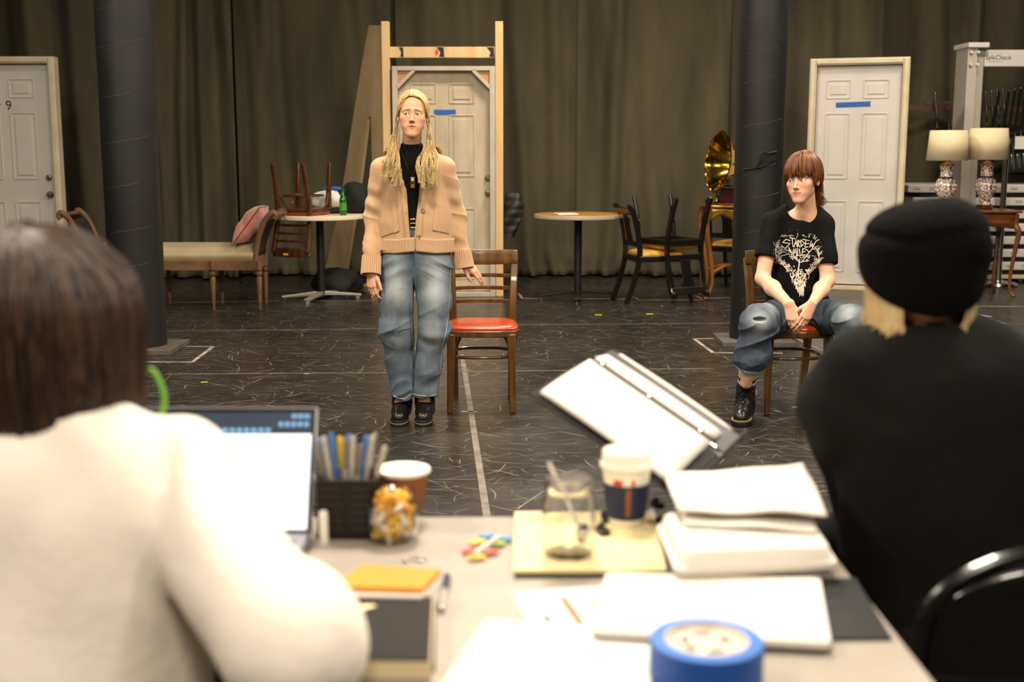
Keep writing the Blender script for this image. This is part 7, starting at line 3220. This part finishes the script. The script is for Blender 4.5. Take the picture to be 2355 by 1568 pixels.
# kraft paper cup
q = on(926, 1206, ZT)
cy = q.y + .028
t = thing('paper_cup', 'brown kraft paper cup with white lid behind the candy jar', 'cup', (at(928, 1150, cy).x, cy, ZT))
zr = at(929, 1078, cy).z - ZT
g = MB()
g.lathe([(0, .002), (.031, .002), (.032, .006), (.0465, zr - .004), (.0455, zr - .004), (.031, .01), (0, .01)], 40)
g.build('cup_body', 'cup_kraft', t)
g = MB()
g.lathe([(.0478, zr - .006), (.0492, zr - .003), (.0480, zr + .001), (.045, zr), (.0, zr - .0005)], 40)
g.build('rim', 'cup_white', t)

# candy jar
q = on(900, 1252, ZT)
jy = q.y + .03
t = thing('candy_jar', 'small round glass jar filled with gold-wrapped sweets', 'jar', (at(904, 1200, jy).x, jy - .004, ZT))
g = MB()
g.lathe([(0, .001), (.030, .001), (.042, .012), (.0485, .035), (.045, .060), (.036, .074), (.034, .080), (.038, .086), (.0355, .086), (.0318, .080), (.0338, .074), (.0425, .060), (.0458, .035), (.040, .014), (.029, .004), (0, .004)], 36)
g.build('glass', 'glass', t)
r = random.Random(12)
cand = []
tries = 0
while len(cand) < 60 and tries < 4000:
    tries += 1
    z = r.uniform(.012, .082)
    R_ = float(np.interp(z, [.004, .014, .035, .06, .074, .086], [.022, .030, .036, .033, .025, .022]))
    a, rad = r.uniform(0, 2 * PI), R_ * math.sqrt(r.uniform(.15, 1))
    p = Vector((rad * math.cos(a), rad * math.sin(a), z))
    if all((p - c_).length > .0105 for c_ in cand):
        cand.append(p)
proto = {}
for i, p in enumerate(cand):
    m_ = r.choice(('foil_gold', 'foil_yellow', 'foil_yellow', 'foil_white', 'foil_amber'))
    cw = {'foil_gold': 'gold', 'foil_yellow': 'yellow', 'foil_white': 'silver', 'foil_amber': 'amber'}[m_]
    if m_ not in proto:
        g = MB()
        g.sphere((0, 0, 0), (.0068, .0055, .0055), 10, 6)
        for s in (-1, 1):
            g.lathe([(.0015, 0), (.003, .002), (.0058, .005)], 8, c=(s * .0062, 0, 0), R=Matrix.Rotation(s * PI / 2, 3, 'Y'))
        o = g.build('wrapped_sweet', m_)
        proto[m_] = o
    else:
        o = proto[m_].copy()
        C.objects.link(o)
    o.location = t.location + p
    o.rotation_euler = (r.uniform(0, 6), r.uniform(0, 6), r.uniform(0, 6))
    tag(o, '%s foil-wrapped sweet in the small glass jar' % cw, 'sweet', 'foil sweets in the glass jar')

# page flags, clips
for k, (x, y, m_, lab, a) in enumerate(((1082, 1268, 'plastic_red', 'red tab clip nearest the yellow envelope', .4), (1126, 1272, 'plastic_red', 'second red tab clip beside the white stick', .2), (1096, 1283, 'plastic_yellow', 'small yellow tab under the red clip', .1),
                                        (1098, 1248, 'plastic_yellow', 'yellow tab clip between the red and blue ones', .5), (1120, 1235, 'plastic_blue', 'blue tab clip farthest from the viewer', .2), (1158, 1240, 'plastic_blue', 'blue tab clip nearest the legal pad', -.2),
                                        (1143, 1252, 'plastic_green', 'lime green tab clip beside the white stick', .3))):
    q = on(x, y, ZT + .004)
    g = MB()
    g.tube([(-.014, 0, 0), (-.010, 0, .0015), (.010, 0, .0015), (.014, 0, 0)], [.005, .0075, .0075, .005], 10, ry=.003)
    g.box((0, 0, .003), (.010, .004, .003))
    o = g.build('tab_clip', m_)
    o.location = (q.x, q.y, ZT + .0045)
    o.rotation_euler = (0, 0, a)
    tag(o, lab, 'clip', 'coloured clips on the table')
a, b_ = on(1090, 1274, ZT + .012), on(1150, 1232, ZT + .012)
g = MB()
g.tube([a, a.lerp(b_, .1), b_], [.003, .0042, .0042], 10)
o = g.build('white_stylus', 'paper_white')
tag(o, 'short white stick lying across the coloured clips', 'stick')
for k, (x, y, lab) in enumerate(((938, 1288, 'small metal ring beside the yellow envelope, left one'), (952, 1282, 'small metal ring beside the yellow envelope, middle one'), (968, 1287, 'small metal ring beside the yellow envelope, right one'))):
    q = on(x, y, ZT + .003)
    g = MB()
    g.tube([(.0075 * math.cos(a_), .0075 * math.sin(a_), 0) for a_ in [2 * PI * i / 20 for i in range(20)]], .0013, 6, closed=True)
    o = g.build('metal_ring', 'chrome')
    o.location = (q.x, q.y, ZT + .0025)
    tag(o, lab, 'ring', 'small metal rings on the table')

# notebook with black cover, envelope on it, pen
t = thing('notebook', 'thick black-covered notebook under the yellow envelope', 'notebook', on(900, 1450, ZT))
quad_slab('back_cover', ((735, 1392), (1002, 1392), (1002, 1540), (710, 1540)), ZT, ZT + .003, 'folder_black', parent=t)
quad_slab('page_block', ((740, 1374), (998, 1378), (992, 1522), (714, 1520)), ZT + .003, ZT + .026, 'page_edge', parent=t)
quad_slab('front_cover', ((742, 1368), (994, 1372), (988, 1516), (715, 1514)), ZT + .026, ZT + .029, 'book_black', parent=t, bevel=.001)
g = MB()
q = on(832, 1395, ZT + .0295)
g.lathe([(0, .0006), (.009, .0005), (.012, 0)], 14, c=q, sx=1.5, sy=.8, lobes=lambda th, r_, z: 1 + .25 * math.sin(3 * th))
g.build('cover_sticker', 'legal_yellow', t, world=True, label='pale torn sticker on the cover')
quad_slab('white_card', ((778, 1352), (990, 1358), (968, 1372), (790, 1368)), ZT + .0295, ZT + .033, 'paper_white', 'white card edge under the yellow envelope', 'paper')
quad_slab('yellow_envelope', ((830, 1297), (1016, 1308), (972, 1352), (766, 1346)), ZT + .033, ZT + .042, 'envelope_yellow', 'thick yellow envelope pad lying on the notebook', 'envelope', bevel=.002)
t = thing('ballpoint_pen', 'clear ballpoint pen with dark cap beside the notebook', 'pen', on(1025, 1360, ZT))
a, b_ = on(1028, 1325, ZT + .005), on(1016, 1400, ZT + .005)
g = MB()
g.tube([a, b_], .0045, 10)
g.build('barrel', 'pen_clear', t, world=True)
g = MB()
g.tube([a, a.lerp(b_, .45)], .0056, 10)
g.build('cap', 'cup_navy', t, world=True)
g = MB()
g.sphere(b_, .006)
g.build('tip', 'chrome', t, world=True)

# legal pad on a black clipboard
quad_slab('clipboard', ((1182, 1187), (1536, 1187), (1536, 1321), (1184, 1321)), ZT, ZT + .006, 'folder_black', 'black clipboard under the yellow legal pad', 'clipboard')
quad_slab('legal_pad', ((1184, 1176), (1500, 1176), (1532, 1308), (1181, 1310)), ZT + .006, ZT + .012, 'legal_yellow', 'yellow legal pad under the glass jar', 'notepad')

# mason jar with spoon
q = on(1310, 1290, ZT + .012)
jy = q.y + .03
t = thing('mason_jar', 'clear glass jar holding a spoon on the legal pad', 'jar', (at(1308, 1200, jy).x, jy, ZT + .012))
zj = at(1308, 1100, jy).z - ZT - .012
R = .0425
g = MB()
k = zj / .13
g.lathe([(0, .001), (.033, .001), (.039, .004), (R - .001, .014), (R, .06 * k), (R, .092 * k), (.0385, .104 * k), (.0385, .108 * k), (.0405, .110 * k), (.0385, .113 * k), (.0385, .129 * k), (.0365, .130 * k), (.0358, .128 * k), (.0358, .107 * k),
         (R - .002, .090 * k), (R - .002, .015), (.037, .006), (0, .003)], 44)
g.build('glass', 'glass', t)
t2 = thing('teaspoon', 'metal teaspoon leaning in the glass jar', 'spoon', t.location)
top = at(1262, 1060, jy - .02) - t.location
bot = Vector((.015, .0, .05))
g = MB()
g.tube([bot, bot.lerp(top, .5), top], [.0028, .0026, .0042], 8, ry=[.0018, .0018, .0022])
g.build('handle', 'chrome', t2)
g = MB()
g.sphere(bot + Vector((.008, 0, -.014)), (.012, .005, .019))
g.build('bowl', 'chrome', t2)

# coffee cup with navy sleeve
q = on(1440, 1212, ZT + .012)
cy = q.y + .027
t = thing('coffee_cup', 'white coffee cup with navy sleeve and white lid', 'cup', (at(1440, 1150, cy).x, cy, ZT + .012))
zl = at(1440, 1048, cy - .02).z - ZT - .012
g = MB()
g.lathe([(0, .001), (.029, .001), (.030, .003), (.0428, zl - .02), (.0418, zl - .02), (0, .006)], 40)
g.build('cup_body', 'cup_white', t)
sl = lambda z: .030 + (.0428 - .030) * z / (zl - .02)
g = MB()
za_, zb_ = .012, zl * .60
g.lathe([(sl(za_) + .0002, za_), (sl(za_) + .0016, za_ + .001), (sl(zb_) + .0016, zb_ - .001), (sl(zb_) + .0002, zb_)], 40)
slv = g.build('sleeve', 'cup_navy', t)
g = MB()
g.bar((0, -sl(za_ + .008) - .002, za_ + .008), (0, -sl(zb_) - .002, zb_ - .004), .008, .0006, up=(0, 1, 0))
g.build('sleeve_seam', 'cup_kraft', slv)
for x, w_ in ((-.018, .016), (.008, .006)):
    g = MB()
    z_ = zb_ + .006
    a_ = math.asin(x / sl(z_))
    g.box((x, -math.sqrt(sl(z_) ** 2 - x * x) - .0008, z_), (w_, .001, .010), Matrix.Rotation(a_, 3, 'Z'))
    g.build('red_print', 'cup_red', t, smooth=0)
g = MB()
g.lathe([(.0448, zl - .026), (.0470, zl - .022), (.0462, zl - .016), (.0440, zl - .014), (.0425, zl + .004), (.0405, zl + .007), (.0385, zl + .003), (0, zl + .002)], 44)
g.build('lid', 'cup_white', t)

# small black gadgets
for x, y, lab in ((1386, 1225, 'small black clip beside the coffee cup on the pad'), (1512, 1150, 'black marker cap behind the foam box')):
    q = on(x, y, ZT + .014)
    g = MB()
    g.box((0, 0, .006), (.018, .032, .012))
    g.box((0, .006, .015), (.010, .014, .006))
    o = g.build('black_clip', 'boot_black', smooth=0, bevel=.003)
    o.location = (q.x, q.y, ZT + (.012 if x < 1450 else 0))
    o.rotation_euler = (0, 0, .3)
    tag(o, lab, 'clip')
q = on(1392, 1190, ZT + .02)
g = MB()
for i in range(9):
    g.tube([(.006 * math.cos(a_), .0045 * i, .006 + .006 * math.sin(a_)) for a_ in [2 * PI * j_ / 12 for j_ in range(12)]], .0008, 5, closed=True)
o = g.build('wire_spiral', 'steel_black')
o.location = (q.x, q.y - .01, ZT + .012)
tag(o, 'small dark wire spiral between the glass jar and coffee cup', 'spiral')

# foam clamshell box with napkins on it
lab = 'white foam takeout box under the napkins'
t = thing('takeout_box', lab, 'box', on(1700, 1260, ZT))
c = [on(1512, 1185, ZT + .05), on(1868, 1185, ZT + .05), on(1925, 1272, ZT + .05), on(1556, 1285, ZT + .05)]
zl0 = ZT + .030


def rounded(c4, k, n=6, rad=.018):
    out = []
    cen = sum((Vector(p) for p in c4), Vector()) / 4
    for i in range(4):
        p = cen + (Vector(c4[i]) - cen) * k
        a_ = (cen + (Vector(c4[i - 1]) - cen) * k - p).normalized()
        b__ = (cen + (Vector(c4[(i + 1) % 4]) - cen) * k - p).normalized()
        for j_ in range(n + 1):
            u = j_ / n
            out.append(p + a_ * rad * (1 - u) ** 2 + b__ * rad * u ** 2)
    return out


def loft(rings, m, name, parent):
    g = MB()
    n = len(rings[0])
    vs = [p for r_ in rings for p in r_]
    fs = []
    for i in range(len(rings) - 1):
        for k_ in range(n):
            l_ = (k_ + 1) % n
            fs.append((i * n + k_, i * n + l_, (i + 1) * n + l_, (i + 1) * n + k_))
    fs.append(tuple(reversed(range(n))))
    fs.append(tuple(range((len(rings) - 1) * n, len(rings) * n)))
    g.add(vs, fs)
    return g.build(name, m, parent, world=True, smooth=40)


def atz(ring, z):
    return [Vector((p.x, p.y, z)) for p in ring]


loft([atz(rounded(c, .88), ZT), atz(rounded(c, .97), ZT + .024), atz(rounded(c, 1.02), ZT + .026), atz(rounded(c, 1.02), ZT + .030)], 'foam', 'box_base', t)
loft([atz(rounded(c, 1.02), ZT + .031), atz(rounded(c, 1.02), ZT + .035), atz(rounded(c, .975), ZT + .037), atz(rounded(c, .93), ZT + .055), atz(rounded(c, .90), ZT + .058)], 'foam', 'box_lid', t)
g = MB()
q = on(1502, 1180, ZT + .034)
g.tube([q + Vector((0, -.02, 0)), q + Vector((-.004, 0, 0)), q + Vector((0, .02, 0))], [.003, .006, .003], 8)
g.build('closing_tab', 'foam', t, world=True)
# folded napkins, the corner lifting
def napkin(name, px4, z, lift, lab, amp=.003, seed=0):
    c4 = [on(x, y, z) for x, y in px4]
    def fn(u, v):
        p = (c4[0] * (1 - u) + c4[1] * u) * (1 - v) + (c4[3] * (1 - u) + c4[2] * u) * v
        zz_ = lift[0] * (1 - u) * (1 - v) + lift[1] * u * (1 - v) + lift[2] * u * v + lift[3] * (1 - u) * v
        return p + Vector((0, 0, zz_ + amp * math.sin(5 * u + 3 * v + seed) + amp * .6 * math.sin(11 * u - 7 * v + seed)))
    g = MB()
    g.grid(fn, 22, 16)
    o = g.build(name, 'napkin', smooth=60, solid=.004)
    tag(o, lab, 'napkin')


napkin('paper_napkin', ((1560, 1128), (1842, 1118), (1880, 1222), (1572, 1205)), ZT + .064, (0, .0, .0, .0), 'lower folded white napkin on the foam box', .0015, 2)
napkin('paper_napkin', ((1525, 1112), (1845, 1098), (1902, 1200), (1560, 1180)), ZT + .074, (.012, .028, .010, .006), 'upper white napkin with a lifted corner on the foam box', .003, 1)

# papers and folders near the tape
quad_slab('black_folder', ((1500, 1328), (1968, 1328), (2052, 1466), (1520, 1470)), ZT, ZT + .005, 'folder_black', 'flat black folder at the right edge of the table', 'folder', bevel=.001)
t = thing('paper_stack', 'thick white stack of pages with rounded corners on the black folder', 'paper', on(1640, 1400, ZT))
c = [on(1392, 1315, ZT + .018), on(1888, 1328, ZT + .018), on(1914, 1478, ZT + .018), on(1362, 1448, ZT + .018)]
loft([atz(rounded(c, 1.0, rad=.012), ZT + .0055), atz(rounded(c, 1.0, rad=.012), ZT + .008)], 'folder_black', 'backing_board', t)
loft([atz(rounded(c, .995, rad=.012), ZT + .0085), atz(rounded(c, .995, rad=.012), ZT + .0175), atz(rounded(c, .99, rad=.012), ZT + .018)], 'paper_white', 'pages', t)
sh_ = quad_slab('printed_sheet', ((1176, 1362), (1392, 1346), (1420, 1440), (1222, 1446)), ZT + .0005, ZT + .0015, 'paper_white', 'white printed sheet with a red stripe left of the page stack', 'paper')
quad_slab('red_stripe', ((1287, 1373), (1300, 1373), (1345, 1434), (1330, 1437)), ZT + .0015, ZT + .002, 'marker_orange', parent=sh_)
quad_slab('dark_print', ((1248, 1416), (1268, 1418), (1270, 1428), (1250, 1428)), ZT + .0015, ZT + .002, 'ink_grey', parent=sh_)
quad_slab('pink_stripe', ((1352, 1372), (1356, 1372), (1378, 1408), (1372, 1408)), ZT + .0015, ZT + .002, 'tape_pink', parent=sh_)
quad_slab('loose_sheets', ((1118, 1422), (1505, 1456), (1490, 1640), (980, 1620)), ZT + .002, ZT + .004, 'paper_white', 'blank white sheets at the bottom edge beside the blue tape', 'paper')

# roll of blue tape
ztp = ZT + .052
q = on(1625, 1470, ztp)
R0 = 124 / FPX * 1.60
t = thing('tape_roll', 'roll of blue painters tape at the front of the table', 'tape', (q.x, q.y, ZT + .0045), .4)
R1 = R0 * .70
H = .048
g = MB()
g.lathe([(R1 + .003, H), (R0 - .0015, H), (R0, H - .0015)], 72)
g.lathe([(R0, .0015), (R0 - .0015, 0), (R1 + .003, 0)], 72)
vv, ff = g.v, [f for f in g.f if len(f) == 4]
g = MB()
g.add(vv, ff)
g.build('tape_face', 'tape_face', t)
g = MB()
g.lathe([(R0, .0015), (R0, H - .0015)], 72)
vv, ff = g.v, [f for f in g.f if len(f) == 4]
g = MB()
g.add(vv, ff)
g.build('tape_side', 'tape_side', t)
g = MB()
g.lathe([(R1 + .003, 0), (R1 + .003, H + .0005), (R1, H + .0005), (R1, 0), (R1 + .003, 0)], 72)
vv, ff = g.v, [f for f in g.f if len(f) == 4]
g = MB()
g.add(vv, ff)
core = g.build('card_core', 'core_card', t)
g = MB()
g.lathe([(0, H - .005), (R1 - .0005, H - .005), (R1 - .0005, H - .008)], 60)
lb = g.build('core_label', 'core_card', t)
for a_, w_ in ((1.2, .022), (2.4, .016), (4.6, .02), (3.4, .014), (0.0, .016)):
    g = MB()
    g.box((R1 * .55 * math.cos(a_), R1 * .55 * math.sin(a_), H - .0045), (w_, .010, .0006), a_ + 1.57)
    g.build('label_print', 'ink_grey', lb, smooth=0)

# open ring binder propped on a black music stand beyond the table
s = Vector(_r) * .243 * .957 + Vector(_u) * -.168 * .957 + Vector(_d) * -.08
l = Vector(_r) * -.0965 + Vector(_u) * -.0504 + Vector(_d) * -.187
sn = s.normalized()
l = (l - sn * l.dot(sn)).normalized()
nrm = sn.cross(l).normalized()
if nrm.z < 0:
    nrm = -nrm
rr = Vector(_r) * .06 + Vector(_u) * .02 + Vector(_d) * .2
rr = (rr - sn * rr.dot(sn)).normalized()
O = at(1356, 833, 2.36)
L_ = .295
t = thing('ring_binder', 'open black ring binder with white pages beyond the coffee cup', 'binder', O)


def slab(o_, a_, la, b__, lb_, th, m, name, parent, n_):
    g = MB()
    p = [o_, o_ + a_ * la, o_ + a_ * la + b__ * lb_, o_ + b__ * lb_]
    g.add(p + [q_ + n_ * th for q_ in p], [(3, 2, 1, 0), (4, 5, 6, 7), (0, 1, 5, 4), (1, 2, 6, 5), (2, 3, 7, 6), (3, 0, 4, 7)])
    return g.build(name, m, parent, world=True, smooth=0, bevel=.001)


nl = sn.cross(l)
nl = nl if nl.z > 0 else -nl
nr = sn.cross(rr)
nr = nr if nr.z > 0 else -nr
spn = (l - rr).normalized() * .0
slab(O - sn * .012 + l * .004 - nl * .008, sn, L_ + .024, l, .238, .003, 'binder_black', 'left_cover', t, nl)
slab(O - sn * .012 + rr * .020 - nr * .008, sn, L_ + .024, rr, .212, .003, 'binder_black', 'right_cover', t, nr)
slab(O - sn * .012 + l * .004 - nl * .010, sn, L_ + .03, rr, .030, .003, 'binder_grey', 'spine', t, nl)


def page(o_, dirv, ln_, n_, name, curl, m='paper_white'):
    def fn(u, v):
        return o_ + sn * (L_ - .012) * u + dirv * ln_ * v + n_ * (.008 * (1 - v) ** 3 + curl * math.sin(v * PI) * .006 + .006 * math.sin(u * 3.1) * v * .5)
    g = MB()
    g.grid(fn, 14, 14)
    return g.build(name, m, t, world=True, smooth=60, solid=.006)


page(O + l * .010, l, .214, nl, 'left_pages', 1.0)
page(O + rr * .024, rr, .205, nr, 'right_pages', 1.0)
g = MB()
g.tube([O + rr * .012 - nl * .001, O + rr * .012 + sn * L_ - nl * .001], .006, 8, ry=.003)
g.build('ring_spine', 'chrome', t, world=True)
for k_ in (.08, .46, .86):
    g = MB()
    cpt = O + sn * L_ * k_ + rr * .012
    g.tube([cpt + (l * -math.cos(a_)) * .017 * -1 + nl * .016 * math.sin(a_) for a_ in [PI * i / 10 for i in range(11)]], .0019, 6)
    g.build('ring', 'chrome', t, world=True)
# stand
cen = O + sn * L_ * .5 + l * .06
t = thing('music_stand', 'black music stand holding the open ring binder', 'stand', (cen.x, cen.y, 0))
dk = O - nl * .016
slab(dk - sn * .005 + l * .14, sn, L_ + .02, -l, .28, .003, 'steel_black', 'desk', t, nl)
slab(dk + sn * (L_ + .018) + l * .14, nl, .022, -l, .28, .003, 'steel_black', 'ledge', t, sn)
g = MB()
pc = cen - nl * .02
g.tube([pc, Vector((pc.x, pc.y, pc.z - .05)), Vector((pc.x, pc.y, .18))], .010, 10)
g.build('pole', 'steel_black', t, world=True)
g = MB()
for k_ in range(3):
    a_ = .5 + k_ * 2 * PI / 3
    h = MB()
    h.tube([Vector((pc.x, pc.y, .22)), Vector((pc.x + .24 * math.cos(a_), pc.y + .24 * math.sin(a_), .008))], .008, 8)
    h.build('foot', 'steel_black', t, world=True)
